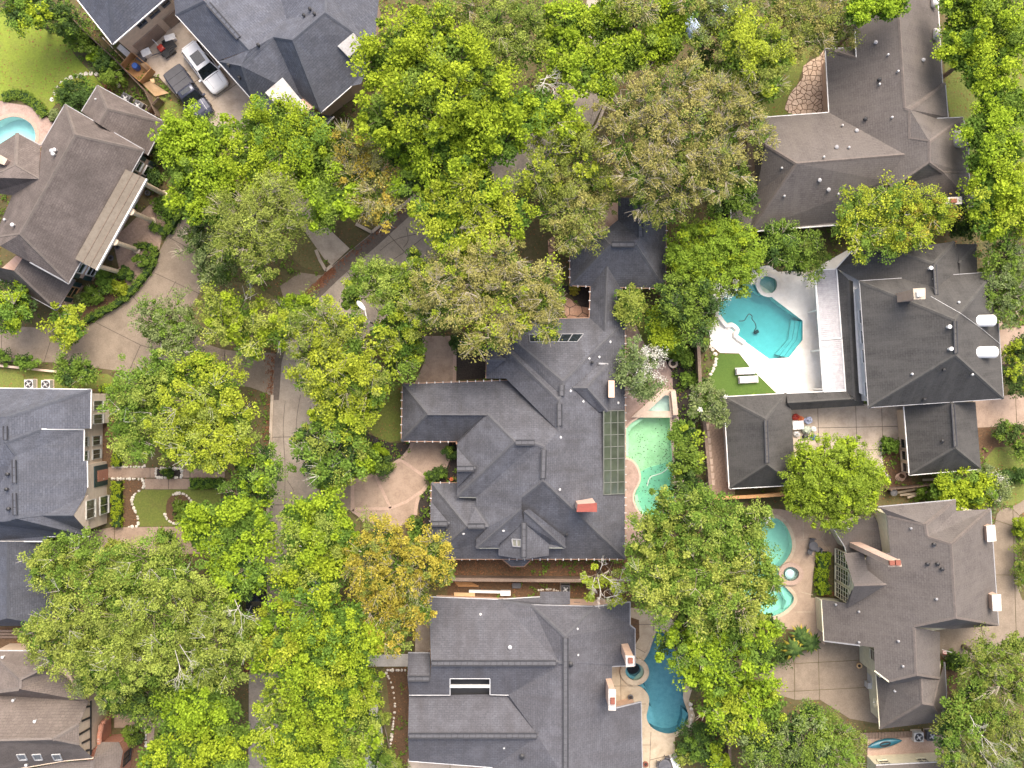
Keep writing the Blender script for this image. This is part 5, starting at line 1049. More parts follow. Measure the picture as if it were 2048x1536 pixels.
P_WHITE = plain('white_car_paint', (.88, .88, .87), .4, spec=.3, var=.02); P_GREY = plain('graphite_car_paint', (.055, .06, .085), .25, metal=.4, var=.05); P_BLACK = plain('black_car_paint', (.02, .022, .028), .2, var=.05); P_SILV = plain('silver_blue_car_paint', (.11, .15, .22), .25, metal=.4, var=.05)
car('white sport utility car with dark sunroof parked by the slate house', 410.5, 135, -53.4, 4.9, 1.98, 1.72, P_WHITE, 'suv', True)
car('graphite pickup truck with panelled bed cover parked beside the white car', 377, 186, -54, 5.4, 2.02, 1.85, P_GREY, 'truck', True)
car('dark blue car half hidden under trees at the top edge', 1412, 36, 214, 4.6, 1.85, 1.5, P_SILV, 'car', True)
car('black car under the trees at the left kerb of the street', 512, 1178, 92, 4.6, 1.85, 1.5, P_BLACK, 'car')
car('white car under lime trees at the right kerb of the street', 617, 1140, 95, 4.6, 1.85, 1.5, P_WHITE, 'car')

def ac_unit(label, px, py, rz=0, s=.85, mat=None):
    c = P(px, py, .8); root = empty('air_conditioner', (c[0], c[1], 0), label, 'air conditioner'); m = mat or M_DGREY
    MB().box((c[0], c[1], .4), (s, s, .78), rz).build('cabinet', m, root); MB().box((c[0], c[1], .03), (s+.15, s+.15, .1), rz).build('base_pad', M_CONC, root)
    MB().lathe((c[0], c[1], .785), [(s*.44, 0), (s*.44, .03), (s*.38, .035)], 20).build('fan_shroud', M_BLACK, root)
    for k in range(4):
        a = k*math.pi/2+.4; MB().bar((c[0]+.08*math.cos(a), c[1]+.08*math.sin(a), .83), (c[0]+s*.34*math.cos(a+.25), c[1]+s*.34*math.sin(a+.25), .84), .13, .02).build('fan_blade', M_GUTG, root)
    MB().lathe((c[0], c[1], .83), [(.09, 0), (.09, .04)], 10).build('fan_hub', M_LGREY, root)
    return root
ac_unit('black condenser nearest the stacked pots beside the brown brick house', 250, 196, R(-30)); ac_unit('black condenser nearest the wooden gate beside the brown brick house', 275, 211, R(-30))
ac_unit('pale condenser on the grass by the grey house, closer to the left edge', 57, 768, 0, .8, M_LGREY); ac_unit('pale condenser on the grass by the grey house, closer to the walk', 91, 769, 0, .8, M_LGREY)
ac_unit('grey condenser beside the wooden deck and the kayak', 1838, 1475, 0, .85, M_LGREY); ac_unit('dark condenser at the outer end of the wooden deck', 1864, 1473, 0, .85)
ac_unit('dark condenser by the low shed roof of the twin-ridged house', 1131, 1179, 0, .8)

def fence(label, px, h=1.9, mat=None, top=None, name='wooden_fence', gap=.0, bw=.14):
    p = [Vector(P(*q)) for q in px]; root = empty(name, p[0], label, 'fence'); pk = MB(); m = mat or M_WOOD
    for a, b in zip(p[:-1], p[1:]):
        d = b-a; L = d.length; d.normalize(); n = int(L/(bw+gap)); ang = math.atan2(d.y, d.x)
        for i in range(n):
            c = a+d*((i+.5)*L/n); hh = h+random.uniform(-.03, .03); pk.box((c.x, c.y, hh/2), (L/n-.012, .025, hh), ang)
        k = max(1, int(L/2.4))
        for i in range(k+1):
            c = a+d*(i*L/k); MB().box((c.x+d.y*.06, c.y-d.x*.06, h/2), (.1, .1, h+.04), ang).build('post', m, root)
        for z in (.35, h-.25):
            o = Vector((d.y, -d.x, 0))*.045; MB().bar(a+o+Vector((0, 0, z)), b+o+Vector((0, 0, z)), .05, .09).build('rail', m, root)
        if top: MB().bar(a+Vector((0, 0, h+.02)), b+Vector((0, 0, h+.02)), .3, .06).build('top_rail', top, root)
    tag(pk.build('pickets', m, root), kind='stuff')
    return root
fence('weathered board fence between the lawn and the parked cars', [(138, 28), (185, 76), (240, 126), (303, 192), (326, 240)])
fence('dark weathered board fence between the central house and the twin-ridged house', [(860, 1150), (1080, 1152), (1262, 1153)], 2.1, top=M_WOOD)
fence('weathered fence between the green pool and the turf lawn', [(1387, 645), (1391, 720), (1394, 790), (1402, 850), (1409, 920), (1415, 990), (1417, 1030)], 1.9, top=M_WOOD)
fence('orange stained fence behind the white garage', [(1415, 992), (1500, 988), (1592, 982)], 2.0, M_WOODO, M_WOODO)
fence('old plank fence behind the white house motor court', [(1768, 975), (1822, 970), (1880, 962)], 1.8)
fence('weathered fence beside the blue kidney pool shrubs', [(1449, 1425), (1452, 1560)], 1.9, top=M_WOOD)
fence('short gate panel beside the condensers of the brown brick house', [(305, 232), (328, 205)], 1.7)
fence('brown fence beside the big olive trees and the north-east house', [(1422, 360), (1450, 430), (1462, 446)], 1.8)
w_ = MB(); w_.bar(P(-30, 728, .3), P(130, 745, .3), .2, .6); tag(w_.build('garden_wall', M_PAVER), 'low pale garden wall below the curving driveway', 'wall')
dk = empty('wooden_deck', P(1820, 1466), 'narrow grey plank deck behind the cream house', 'deck')
for i in range(26):
    x = 1722+i*6.3; a = Vector(P(x, 1460-(x-1722)*.035+6, .3)); b = Vector(P(x, 1472-(x-1722)*.035+6, .3)); MB().bar(a, b, .26, .06).build('plank', M_WOOD, dk)
dk = empty('wooden_deck', P(30, 1268), 'strip of old planks between the grey house and the half-timbered house', 'deck')
for i in range(3): MB().bar(P(-20, 1262+i*6, .25), P(85, 1262+i*6, .25), .22, .06).build('plank', M_WOOD, dk)

# street lamp
b = Vector(P(758, 652)); root = empty('street_lamp', b, 'tall white street lamp over the tree-lined street', 'street lamp')
MB().tube([b, b+Vector((0, 0, 6.5))], [.11, .07], 8).build('pole', M_LGREY, root)
hd = Vector(P(722, 611, 7.6)); MB().tube([b+Vector((0, 0, 6.4)), b.lerp(hd, .25)+Vector((0, 0, 5.4)), Vector(P(730, 620, 7.55))], [.06, .05, .045], 6).build('arm', M_WHITE, root)
d = (Vector(P(722, 611, 7.6))-Vector(P(730, 620, 7.6))).normalized(); mb = MB(); mb.lathe((0, 0, 0), [(.02, -.55), (.13, -.45), (.23, -.1), (.24, .2), (.15, .45), (.03, .52)], 12)
s_ = Vector((-d.y, d.x, 0)); hv = [hd+d*z+s_*x*.95+Vector((0, 0, y*.5)) for x, y, z in mb.v]; mk('lamp_head', [tuple(x) for x in hv], mb.f, M_WHITE, root, smooth=True)

# loungers
def lounger(label, px, py, rz):
    c = P(px, py); root = empty('sun_lounger', c, label, 'sun lounger', 'sun loungers on the turf'); ca, sa = math.cos(rz), math.sin(rz); t = lambda x, y: (c[0]+x*ca-y*sa, c[1]+x*sa+y*ca)
    MB().box((*t(0, 0), .28), (1.85, .66, .06), rz).build('frame', M_LGREY, root); MB().box((*t(.25, 0), .35), (1.2, .56, .1), rz).build('seat_cushion', M_ROCK, root)
    a, b2 = t(-.36, 0), t(-.9, 0); MB().bar((*a, .37), (*b2, .55), .56, .1).build('backrest', M_ROCK, root); MB().box((*t(-.88, 0), .58), (.1, .5, .08), rz).build('headrest', M_DGREY, root)
    for x in (-.8, .8):
        for y in (-.28, .28): MB().box((*t(x, y), .14), (.06, .06, .26), rz).build('leg', M_LGREY, root)
lounger('pale sun lounger on the turf, upper of the two, nearer the pool', 1489, 742, R(3)); lounger('pale sun lounger on the turf, lower of the two, nearer the garage', 1495, 759, R(3))

# stepping stones
st = tag(empty('stepping_stones', P(1418, 910), 'line of square pale stepping stones in the gravel beside the white garage', 'stepping stones'), None)
for x, y in ((1412, 854), (1414, 868), (1416, 881), (1417, 895), (1418, 909), (1420, 923), (1421, 937), (1423, 951), (1424, 965)):
    q = P(x, y); MB().box((q[0], q[1], .03), (.5, .52, .06), R(random.uniform(-6, 6))).build('stone', M_PAVER, st)
st = empty('stepping_stones', P(150, 155), 'arc of round stepping stones crossing the bright lawn', 'stepping stones')
for x, y in ((206, 148), (193, 148), (182, 147), (172, 148), (162, 150), (152, 152), (142, 155), (133, 160), (124, 166), (116, 176), (110, 187), (104, 199), (230, 161), (237, 171)):
    q = P(x, y); MB().lathe((q[0], q[1], .0), [(.2, 0), (.21, .04), (.18, .05)], 8).build('stone', M_ROCK, st)
st = empty('stepping_stones', P(1350, 845), 'two square pavers beside the green pool', 'stepping stones')
for x, y in ((1352, 838), (1353, 853), (1351, 822)): q = P(x, y); MB().box((q[0], q[1], .05), (.48, .5, .08)).build('stone', M_PAVER, st)
def rocks(label, paths, s=.17, name='rock_edging'):
    bm = bmesh.new()
    for px in paths:
        p = [Vector(P(*q)) for q in px]
        for a, b in zip(p[:-1], p[1:]):
            n = max(1, int((b-a).length/(s*1.55)))
            for i in range(n):
                c = a.lerp(b, (i+random.uniform(.2, .8))/n); r = bmesh.ops.create_icosphere(bm, subdivisions=1, radius=s*random.uniform(.7, 1.15)); k = Vector((random.uniform(.75, 1.2), random.uniform(.75, 1.2), .7))
                for v in r['verts']: v.co = Vector((v.co.x*k.x, v.co.y*k.y, v.co.z*k.z))*random.uniform(.88, 1.1)+c+Vector((0, 0, .06))
    v = [tuple(x.co) for x in bm.verts]; f = [tuple(y.index for y in x.verts) for x in bm.faces]; bm.verts.index_update(); f = [tuple(y.index for y in x.verts) for x in bm.faces]; bm.free()
    return tag(mk(name, v, f, M_ROCK), label, 'rocks', kind='stuff')
rocks('white rocks lining the walk and bed of the grey house', [[(222, 933), (288, 934), (292, 928)], [(222, 957), (286, 958)], smooth_loop([(286, 960), (288, 974), (270, 988), (264, 1002), (269, 1018), (276, 1034), (277, 1052)], 3, False), [(277, 1052), (255, 1054)], [(312, 937), (364, 937), (364, 955), (312, 955), (312, 937)], smooth_loop([(345, 990), (358, 986), (372, 990), (383, 1003), (386, 1014)], 3, False), smooth_loop([(330, 1028), (336, 1040), (350, 1047), (366, 1047)], 3, False)])
rocks('rough rocks edging the soil bed west of the twin-ridged house', [smooth_loop([(772, 1345), (784, 1370), (790, 1410), (786, 1450), (780, 1500)], 4, False), [(772, 1340), (812, 1340)]], .16)
rocks('white rocks along the bed of the half-timbered house', [[(270, 1456), (292, 1457), (292, 1500), (288, 1530)]], .14)
rocks('rocks around the bed beside the motor court', [[(1762, 885), (1763, 920), (1768, 945), (1779, 955), (1780, 965)]], .13); rocks('boulders at the far side of the blue kidney pool', [[(1380, 1405), (1384, 1425), (1380, 1450), (1368, 1462)]], .24)
rocks('rocks below the spa beside the turf lawn', [smooth_loop([(1418, 690), (1432, 712), (1428, 735), (1420, 750)], 3, False), [(1560, 545), (1600, 548), (1625, 545)]], .2)

# yard clutter behind the slate house
def crate(name, label, cat, px, py, size, rz, mat, lid=None, z=0):
    c = P(px, py, size[2]); root = empty(name, (c[0], c[1], z), label, cat); x, y, h = size; t = .04; ca, sa = math.cos(rz), math.sin(rz); tt = lambda a, b: (c[0]+a*ca-b*sa, c[1]+a*sa+b*ca)
    MB().box((*tt(0, 0), z+.06), (x, y, .08), rz).build('floor', mat, root)
    for a, b, sx, sy in ((x/2, 0, t, y), (-x/2, 0, t, y), (0, y/2, x, t), (0, -y/2, x, t)): MB().box((*tt(a, b), z+h/2), (sx, sy, h), rz).build('side', mat, root)
    if lid: MB().box((*tt(0, 0), z+h), (x*1.03, y*1.03, .06), rz).build('lid', lid, root)
    return root
crate('wooden_enclosure', 'open orange plywood enclosure beside the parked cars', 'enclosure', 271, 133, (2.3, 1.6, 1.3), R(-40), M_WOODO)
c = P(269, 131, 1); root = empty('barrel', (c[0], c[1], .1), 'blue plastic barrel standing in the plywood enclosure', 'barrel'); MB().lathe((c[0], c[1], .1), [(.27, 0), (.3, .1), (.3, .45), (.32, .48), (.3, .5), (.3, .85), (.27, .9)], 16).build('body', M_BLUE, root); MB().lathe((c[0], c[1], .99), [(.25, 0), (.25, .04), (.06, .05)], 16).build('lid', M_BLUE, root)
for lab, a, b, cc, d in (('plywood sheet leaning against the plywood enclosure', (280, 128), (292, 124), (310, 144), (300, 146)),):
    o = flat_panel(None, 'plywood_sheet', [a, b, cc, d], [1.3, 1.3, .2, .2], M_PLY, .03); tag(o, lab, 'plywood')
o = flat_panel(None, 'plywood_sheet', [(285, 168), (300, 162), (338, 186), (310, 193)], [.5, .9, .5, .15], M_PLY, .04); tag(o, 'broad plywood sheet lying by the grass behind the pickup truck', 'plywood')
o = flat_panel(None, 'plywood_sheet', [(300, 158), (308, 157), (309, 165), (302, 166)], [.7, .7, .7, .7], M_PLY, .04); tag(o, 'small plywood offcut above the broad plywood sheet', 'plywood')
def cooler(name, label, px, py, size, rz, mat, lidm, cat='storage box'):
    c = P(px, py, size[2]); root = empty(name, (c[0], c[1], .04), label, cat); MB().box((c[0], c[1], .04+size[2]/2), size, rz).build('box', mat, root); MB().box((c[0], c[1], .06+size[2]), (size[0]*1.05, size[1]*1.06, .09), rz).build('lid', lidm, root); ca, sa = math.cos(rz), math.sin(rz)
    for s in (-1, 1): MB().box((c[0]+s*(size[0]/2+.03)*ca, c[1]+s*(size[0]/2+.03)*sa, size[2]*.7), (.05, size[1]*.4, .06), rz).build('handle', M_DGREY, root)
cooler('storage_box', 'white box next to the trailer on the garage court', 340, 75, (.95, .5, .5), R(18), M_WHITE, M_WHITE); cooler('storage_box', 'white box near the plywood enclosure', 292, 105, (.8, .6, .55), R(25), M_WHITE, M_WHITE)
cooler('storage_box', 'black bin between the white box and the plywood enclosure', 282, 117, (.7, .5, .5), R(-30), M_BLACK, M_DGREY)
c = P(335, 94, .5); root = empty('utility_trailer', (c[0], c[1], .04), 'small black flat trailer on the garage court', 'trailer'); rz = R(38); ca, sa = math.cos(rz), math.sin(rz); tt = lambda a, b: (c[0]+a*ca-b*sa, c[1]+a*sa+b*ca)
for k in range(5): MB().box((*tt(0, -.4+k*.2), .48), (1.5, .18, .06), rz).build('deck_board', M_BLACK, root)
MB().bar((*tt(-.75, 0), .42), (*tt(-1.6, .3), .4), .08).build('tongue', M_DGREY, root)
for s in (-1, 1): MB().bar((*tt(.1, s*.58), .3), (*tt(.1, s*.72), .3), .5, .5).build('wheel', M_BLACK, root)
c = P(322, 96, .6); root = empty('riding_mower', (c[0], c[1], .04), 'red and black riding mower beside the small black trailer', 'mower'); MB().box((c[0], c[1], .5), (.6, .5, .4), R(-50)).build('engine', M_RED, root); MB().box((c[0]+.35, c[1]-.4, .4), (.9, .6, .25), R(-50)).build('cutting_deck', M_BLACK, root); MB().bar((c[0]-.2, c[1]+.2, .6), (c[0]-.9, c[1]+.9, 1.0), .06).build('handle', M_LGREY, root)
for dx, dy in ((.5, -.1), (.1, -.5), (-.3, .1), (.05, .35)): MB().lathe((c[0]+dx, c[1]+dy, .02), [(.05, 0), (.18, .08), (.18, .28), (.05, .34)], 10).build('wheel', M_BLACK, root)
MB().lathe((c[0]+.05, c[1], .7), [(.22, 0), (.22, .06), (.1, .1)], 14).build('air_filter', M_RED, root)
o = tag(MB().bar(P(237, 92, .6), P(262, 114, .6), .5, .08).build('white_panel', M_METALW), 'white sheet leaning along the fence behind the garage', 'panel')
lm = empty('lumber_pile', P(232, 100), 'thin boards and pipes piled along the fence by the garage', 'lumber')
for k in range(6): MB().bar(P(205+k*5, 75+k*5, .2+.05*k), P(240+k*3, 112+k*3, .25), .06).build('board', random.choice([M_WOOD, M_PLY, M_LGREY]), lm)
pt = empty('clay_pots', P(218, 178), 'stacked terracotta pots beside the brown brick house', 'pots')
for x, y in ((214, 172), (219, 178), (222, 182)): q = P(x, y); MB().lathe((q[0], q[1], 0), [(.16, 0), (.25, .35), (.28, .36), (.28, .42), (.22, .42), (.2, .3)], 12).build('pot', M_TILE, pt)
# side yard of the twin-ridged house
o = MB().bar(P(938, 1182, .25), P(1012, 1184, .25), .24, .3).build('white_beam', M_WHITE); tag(o, 'long white beam lying along the twin-ridged house', 'beam')
cooler('storage_box', 'pale box with dark strap at the end of the white beam', 1011, 1186, (.9, .45, .45), 0, M_LGREY, M_WHITE); cooler('storage_box', 'black meter box on the soil strip', 1033, 1171, (.75, .45, .35), 0, M_BLACK, M_DGREY)
lm = empty('lumber_pile', P(925, 1168), 'short orange boards by the fence corner', 'lumber')
for k in range(4): MB().bar(P(910+k*2, 1165+k*2.2, .1+.04*k), P(945+k*4, 1166+k*2, .1+.04*k), .14, .05).build('board', M_WOODO, lm)
lm = empty('lumber_pile', P(925, 1188), 'plywood strips against the grey eave', 'lumber')
for k in range(3): MB().bar(P(908, 1186+k*2.5, .3), P(950, 1187+k*2.5, .3), .1, .06).build('board', M_PLY, lm)
rocks('white stones and scraps near the low shed roof', [[(1075, 1180), (1100, 1178), (1120, 1182)]], .13)
# courtyard clutter by the white garage
def bag(label, px, py, r, mat, cat='bag', name='bag'):
    c = P(px, py, .3); bm = bmesh.new(); bmesh.ops.create_icosphere(bm, subdivisions=2, radius=r); rs = random.Random(int(px*7+py))
    for v in bm.verts: v.co *= rs.uniform(.82, 1.12); v.co.z = v.co.z*.7+r*.55; v.co.x *= 1.15
    top = max(bm.verts, key=lambda v: v.co.z); top.co.z += r*.5
    bm.verts.index_update(); v = [(x.co.x+c[0], x.co.y+c[1], x.co.z+.04) for x in bm.verts]; f = [tuple(y.index for y in x.verts) for x in bm.faces]; bm.free(); o = mk(name, v, f, mat, smooth=False); return tag(o, label, cat)
cooler('storage_box', 'white chest beside the white garage wall', 1596, 850, (.95, .75, .6), R(4), M_WHITE, M_WHITE)
bag('red and white sack above the white chest', 1592, 834, .32, M_RED); bag('orange sack beside the red sack at the garage', 1602, 838, .28, M_ORANGE); bag('blue and white sack standing apart on the motor court', 1617, 841, .38, plain('blue_white_sack', (.42, .46, .62), .6, var=.6, scale=6)); bag('pale green sack on the motor court', 1613, 860, .42, plain('pale_green_sack', (.40, .45, .36), .7, var=.4, scale=5)); bag('bright blue sack at the edge of the clutter', 1627, 874, .27, M_BLUE); bag('black sack beside the bright blue sack', 1611, 874, .25, M_BLACK); bag('white sack right of the pale green sack', 1628, 858, .26, M_WHITE)
bag('grey bundle by the garage wall below the white chest', 1594, 868, .3, M_LGREY); bag('white and black bundle near the round tree at the garage', 1597, 918, .4, M_LGREY); bag('black bundle near the round tree at the garage', 1605, 926, .3, M_BLACK); bag('cardboard-coloured heap by the round tree', 1603, 905, .36, M_PLY)
c = P(1787, 985, .9); root = empty('waste_bin', (c[0], c[1], 0), 'black round-lidded bin beside the old plank fence', 'bin'); MB().lathe((c[0], c[1], 0), [(.24, 0), (.32, .95), (.34, .96), (.34, 1.0)], 14).build('body', M_BLACK, root); MB().lathe((c[0], c[1], 1.0), [(.35, 0), (.3, .08), (.08, .12)], 14).build('lid', M_DGREY, root)
c = P(733, 1452, 1.0); root = empty('waste_bin', (c[0], c[1], 0), 'blue wheeled bin on the pale walk under the trees', 'bin'); MB().box((c[0], c[1], .5), (.55, .65, 1.0), .3).build('body', M_BLUE, root); MB().box((c[0], c[1], 1.03), (.6, .7, .08), .3).build('lid', M_BLUE, root)
for s in (-.2, .2): MB().lathe((c[0]+s, c[1]-.34, .0), [(.1, .0), (.1, .2)], 10).build('wheel', M_BLACK, root)
hv = [P(1800+10*math.cos(k*.55)*(1-k*.006)+k*.12, 955+8*math.sin(k*.55)*(1-k*.006)-k*.1, .08+.004*k) for k in range(46)]; tag(MB().tube(hv, .035, 5).build('garden_hose', M_PINK), 'coiled pale garden hose on the soil behind the white house', 'hose')
lm = empty('lumber_pile', P(1840, 978), 'jumbled grey planks behind the old plank fence', 'lumber')
for (a, b), (cx, cy) in (((1795, 985), (1865, 972)), ((1800, 990), (1850, 985)), ((1850, 968), (1880, 995)), ((1845, 960), (1890, 958)), ((1815, 995), (1870, 980))): MB().bar(P(a, b, .5), P(cx, cy, .6), .2, .06).build('board', rough_mat('grey_plank', (.30, .25, .19), (.38, .32, .25), None, 1, 5) if 'grey_plank' not in MATS else MATS['grey_plank'], lm)
# kayak
a, b = Vector(P(1735, 1493, .45)), Vector(P(1803, 1480, .45)); d = (b-a).normalized(); s_ = Vector((-d.y, d.x, 0)); root = empty('kayak', ((a+b)/2)-Vector((0, 0, .42)), 'teal kayak lying on the brick patio behind the cream house', 'kayak'); v = []; f = []; n = 14
for i in range(n+1):
    t = i/n; wv = .40*math.sin(math.pi*t)**.7+.01; p = a.lerp(b, t)+Vector((0, 0, .12*abs(2*t-1)**3))
    for k in range(8): an = 2*math.pi*k/8; v.append(tuple(p+s_*wv*math.cos(an)+Vector((0, 0, .2*math.sin(an)*(wv/.4)**.5))))
for i in range(n):
    for k in range(8): f.append((i*8+k, i*8+(k+1) % 8, (i+1)*8+(k+1) % 8, (i+1)*8+k))
mk('hull', v, f, M_TEAL, root, smooth=True); m = (a+b)/2; ck = MB().lathe((0, 0, 0), [(.3, 0), (.3, .05), (.24, .05), (.22, -.05)], 16); mk('cockpit_rim', [tuple(m+d*x*1.7+s_*y*.8+Vector((0, 0, z+.19))) for x, y, z in ck.v], ck.f, M_BLACK, root)
# garden furniture
def table(label, px, py, r, mat, chairs=(), chlab=()):
    c = P(px, py, .7); root = empty('patio_table', (c[0], c[1], .04), label, 'table'); MB().lathe((c[0], c[1], .7), [(r, 0), (r, .04), (r*.9, .05)], 16).build('table_top', mat, root); MB().lathe((c[0], c[1], .04), [(.28, 0), (.05, .06), (.05, .66)], 8).build('pedestal', mat, root)
    for (x, y, rz), lb in zip(chairs, chlab):
        q = P(x, y, .4); ch = empty('patio_chair', (q[0], q[1], .04), lb, 'chair'); MB().box((q[0], q[1], .45), (.45, .45, .05), rz).build('seat', mat, ch); MB().box((q[0]+.22*math.cos(rz), q[1]+.22*math.sin(rz), .72), (.05, .45, .5), rz).build('backrest', mat, ch)
        for s in (-.18, .18):
            for t in (-.18, .18): MB().box((q[0]+s, q[1]+t, .24), (.04, .04, .4)).build('leg', mat, ch)
table('small dark patio table beside the boxwood bed on the brown pool deck', 1627, 1092, .42, M_DGREY, [(1624, 1081, 1.4), (1636, 1099, -.3), (1620, 1103, 4.2)], ['dark patio chair above the small dark table', 'dark patio chair on the hedge side of the dark table', 'dark patio chair on the pool side of the dark table'])
table('dark round patio table at the bottom edge by the kidney pool', 1330, 1532, .6, M_DGREY, [(1318, 1527, 3.0), (1334, 1517, 1.5)], ['dark chair left of the round table at the bottom edge', 'dark chair above the round table at the bottom edge'])
c = P(1352, 1530, 1.0); root = empty('grill', (c[0], c[1], .04), 'white and black barbecue grill at the bottom edge by the kidney pool', 'grill'); MB().box((c[0], c[1], .5), (.6, 1.4, .9), R(20)).build('cart', M_WHITE, root); MB().tube([(c[0]-.3, c[1]+.75, 1.05), (c[0]+.1, c[1]+.85, 1.05)], .3, 10).build('hood', M_DGREY, root)
for lb, x, y, m_ in (('terracotta pot on the tan deck, bottom edge', 1291, 1528, M_TILE), ('dark round pot on the tan deck by the house corner', 1261, 1394, M_DGREY), ('orange ball planter in the mulch by the curved drive', 903, 958, M_ORANGE), ('stone urn on the courtyard by the portico', 222, 516, M_DGREY), ('stone urn at the portico windows', 235, 493, M_DGREY), ('stone urn near the upper portico windows', 296, 386, M_DGREY), ('round clay bowl beside the lush mulch bed', 1346, 727, M_PAVER), ('copper fire bowl on the aggregate court of the cream house', 1718, 1331, M_PLY), ('small black pot at the lawn edge', 751, 882, M_BLACK)):
    q = P(x, y, .3); r_ = .42 if 'bowl beside' in lb else .17 if 'ball' in lb else .25; root = empty('planter', (q[0], q[1], .03), lb, 'planter'); MB().lathe((q[0], q[1], .03), [(r_*.6, 0), (r_, .25), (r_*1.05, .42), (r_*.95, .43), (r_*.85, .38)], 14).build('pot', m_, root); MB().lathe((q[0], q[1], .32), [(r_*.85, 0), (r_*.5, .12), (.02, .16)], 12).build('planting', m_ if 'ball' in lb else M_MULCH, root)
tb = MB().box((*P(1263, 1404)[:2], .42), (.75, .4, .08), R(-35)).build('garden_bench', M_WOODO); tag(tb, 'small wooden bench on the tan deck by the house corner', 'bench')
for s in (-.25, .25): q = P(1263, 1404); MB().box((q[0]+s*.82, q[1]-s*.57, .2), (.06, .3, .38), R(-35)).build('leg', M_WOODO, tb)
q = P(1734, 1366); wb = empty('wall_box', (q[0], q[1], 0), 'pale utility box standing on the aggregate court', 'box'); MB().box((q[0], q[1], .5), (.5, .5, 1.0)).build('box', M_LGREY, wb); MB().box((q[0]+.1, q[1]+.6, .6), (.2, .8, 1.2)).build('panel', M_LGREY, wb)
fl = empty('flag', P(1893, 1300), 'small striped flag on a pole by the cream house corner', 'flag'); a = Vector(P(1884, 1299, 2.6)); b = Vector(P(1904, 1305, 3.0)); MB().tube([a, b], .03, 6).build('pole', M_WHITE, fl)
for k in range(5): MB().bar(a.lerp(b, .08)+Vector((0, -.05-.07*k, 0)), a.lerp(b, .5)+Vector((0, -.05-.07*k, -.05)), .07, .02).build('stripe', (M_RED, M_WHITE)[k % 2], fl)

# ------------------------------------------------------------------ vegetation
KIND = {  # leaf length, clump radius, leaves per clump, clump density, twig amount, flatness
 'L': (.215, .78, 150, .68, .06, .85), 'B': (.15, .44, 66, 1.3, .0, .85), 'M': (.17, .60, 100, .82, .12, .75), 'S': (.15, .64, 120, .76, .14, .8), 'O': (.15, .58, 84, .80, .75, .72),
 'P': (.14, .54, 84, .92, .35, .68), 'Y': (.165, .56, 84, .9, .30, .72), 'V': (.185, .66, 110, .74, .20, .75), 'D': (.15, .42, 66, 1.15, .0, .8), 'G': (.16, .50, 76, 1.0, .25, .75), 'W': (.11, .4, 40, 1.0, 0, .8)}
MIXK = {'L': ('M', .14), 'M': ('L', .2), 'S': ('M', .25), 'O': ('P', .25), 'P': ('S', .3), 'V': ('L', .3), 'Y': ('P', .3), 'B': ('L', .18), 'D': ('M', .2), 'G': ('M', .3)}
def leaves(cen, nrm, cr, nl, size, rng, flat=.7, tint0=None):
    """cen: clump centres (n,3); returns verts, faces, tint of diamond-shaped leaves around each clump"""
    n = len(cen); N = n*nl
    u = rng.normal(size=(N, 3)); u /= np.linalg.norm(u, axis=1, keepdims=True)
    rad = rng.random(N)**.45
    C = np.repeat(cen, nl, axis=0); O = np.repeat(nrm, nl, axis=0); crr = np.repeat(cr, nl)
    u = u+O*.35; off = u*rad[:, None]*crr[:, None]; off[:, 2] *= flat
    p = C+off
    ax = rng.normal(size=(N, 3))*.75+off/np.maximum(crr, .01)[:, None]*.9+np.array([0, 0, .15])
    ax /= np.linalg.norm(ax, axis=1, keepdims=True)
    nn = rng.normal(size=(N, 3))*.45+O*.55+np.array([0, 0, .8]); sd = np.cross(nn, ax); sd /= np.maximum(1e-6, np.linalg.norm(sd, axis=1, keepdims=True))
    ln = size*(.55+.8*rng.random(N))[:, None]*np.repeat(.75+.5*rng.random(n), nl)[:, None]; wd = ln*(.26+.16*rng.random(N))[:, None]
    up = np.cross(ax, sd)
    v = np.stack([p-ax*ln*.5, p+sd*wd+up*wd*.25, p+ax*ln*.5, p-sd*wd+up*wd*.25], axis=1).reshape(-1, 3)
    f = np.arange(4*N).reshape(N, 4)
    t = np.repeat(rng.random(n) if tint0 is None else tint0, nl)*.42+rng.random(N)*.32+.30*np.clip(off[:, 2]/np.maximum(crr, .01), -1, 1)+.10  # clump tops tinted lighter, undersides darker: shading put into the leaf colour
    return v, f, np.repeat(np.clip(t, 0, 1), 4)
def sticks(a, b, r0, r1):
    a, b = np.asarray(a, float), np.asarray(b, float); n = len(a); d = b-a; d /= np.maximum(1e-6, np.linalg.norm(d, axis=1, keepdims=True))
    ref = np.where(np.abs(d[:, 2:3]) > .9, np.array([[1., 0, 0]]), np.array([[0, 0, 1.]])); s = np.cross(d, ref); s /= np.linalg.norm(s, axis=1, keepdims=True); t = np.cross(s, d)
    vs = []
    for base, r in ((a, r0), (b, r1)):
        r = np.broadcast_to(np.asarray(r, float), (n,))[:, None]
        for k in range(3): an = 2*math.pi*k/3; vs.append(base+(s*math.cos(an)+t*math.sin(an))*r)
    v = np.stack(vs, axis=1).reshape(-1, 3); b0 = np.arange(n)*6
    f = np.concatenate([np.stack([b0+k, b0+(k+1) % 3, b0+3+(k+1) % 3, b0+3+k], axis=1) for k in range(3)])
    return v, f
NT = [0]
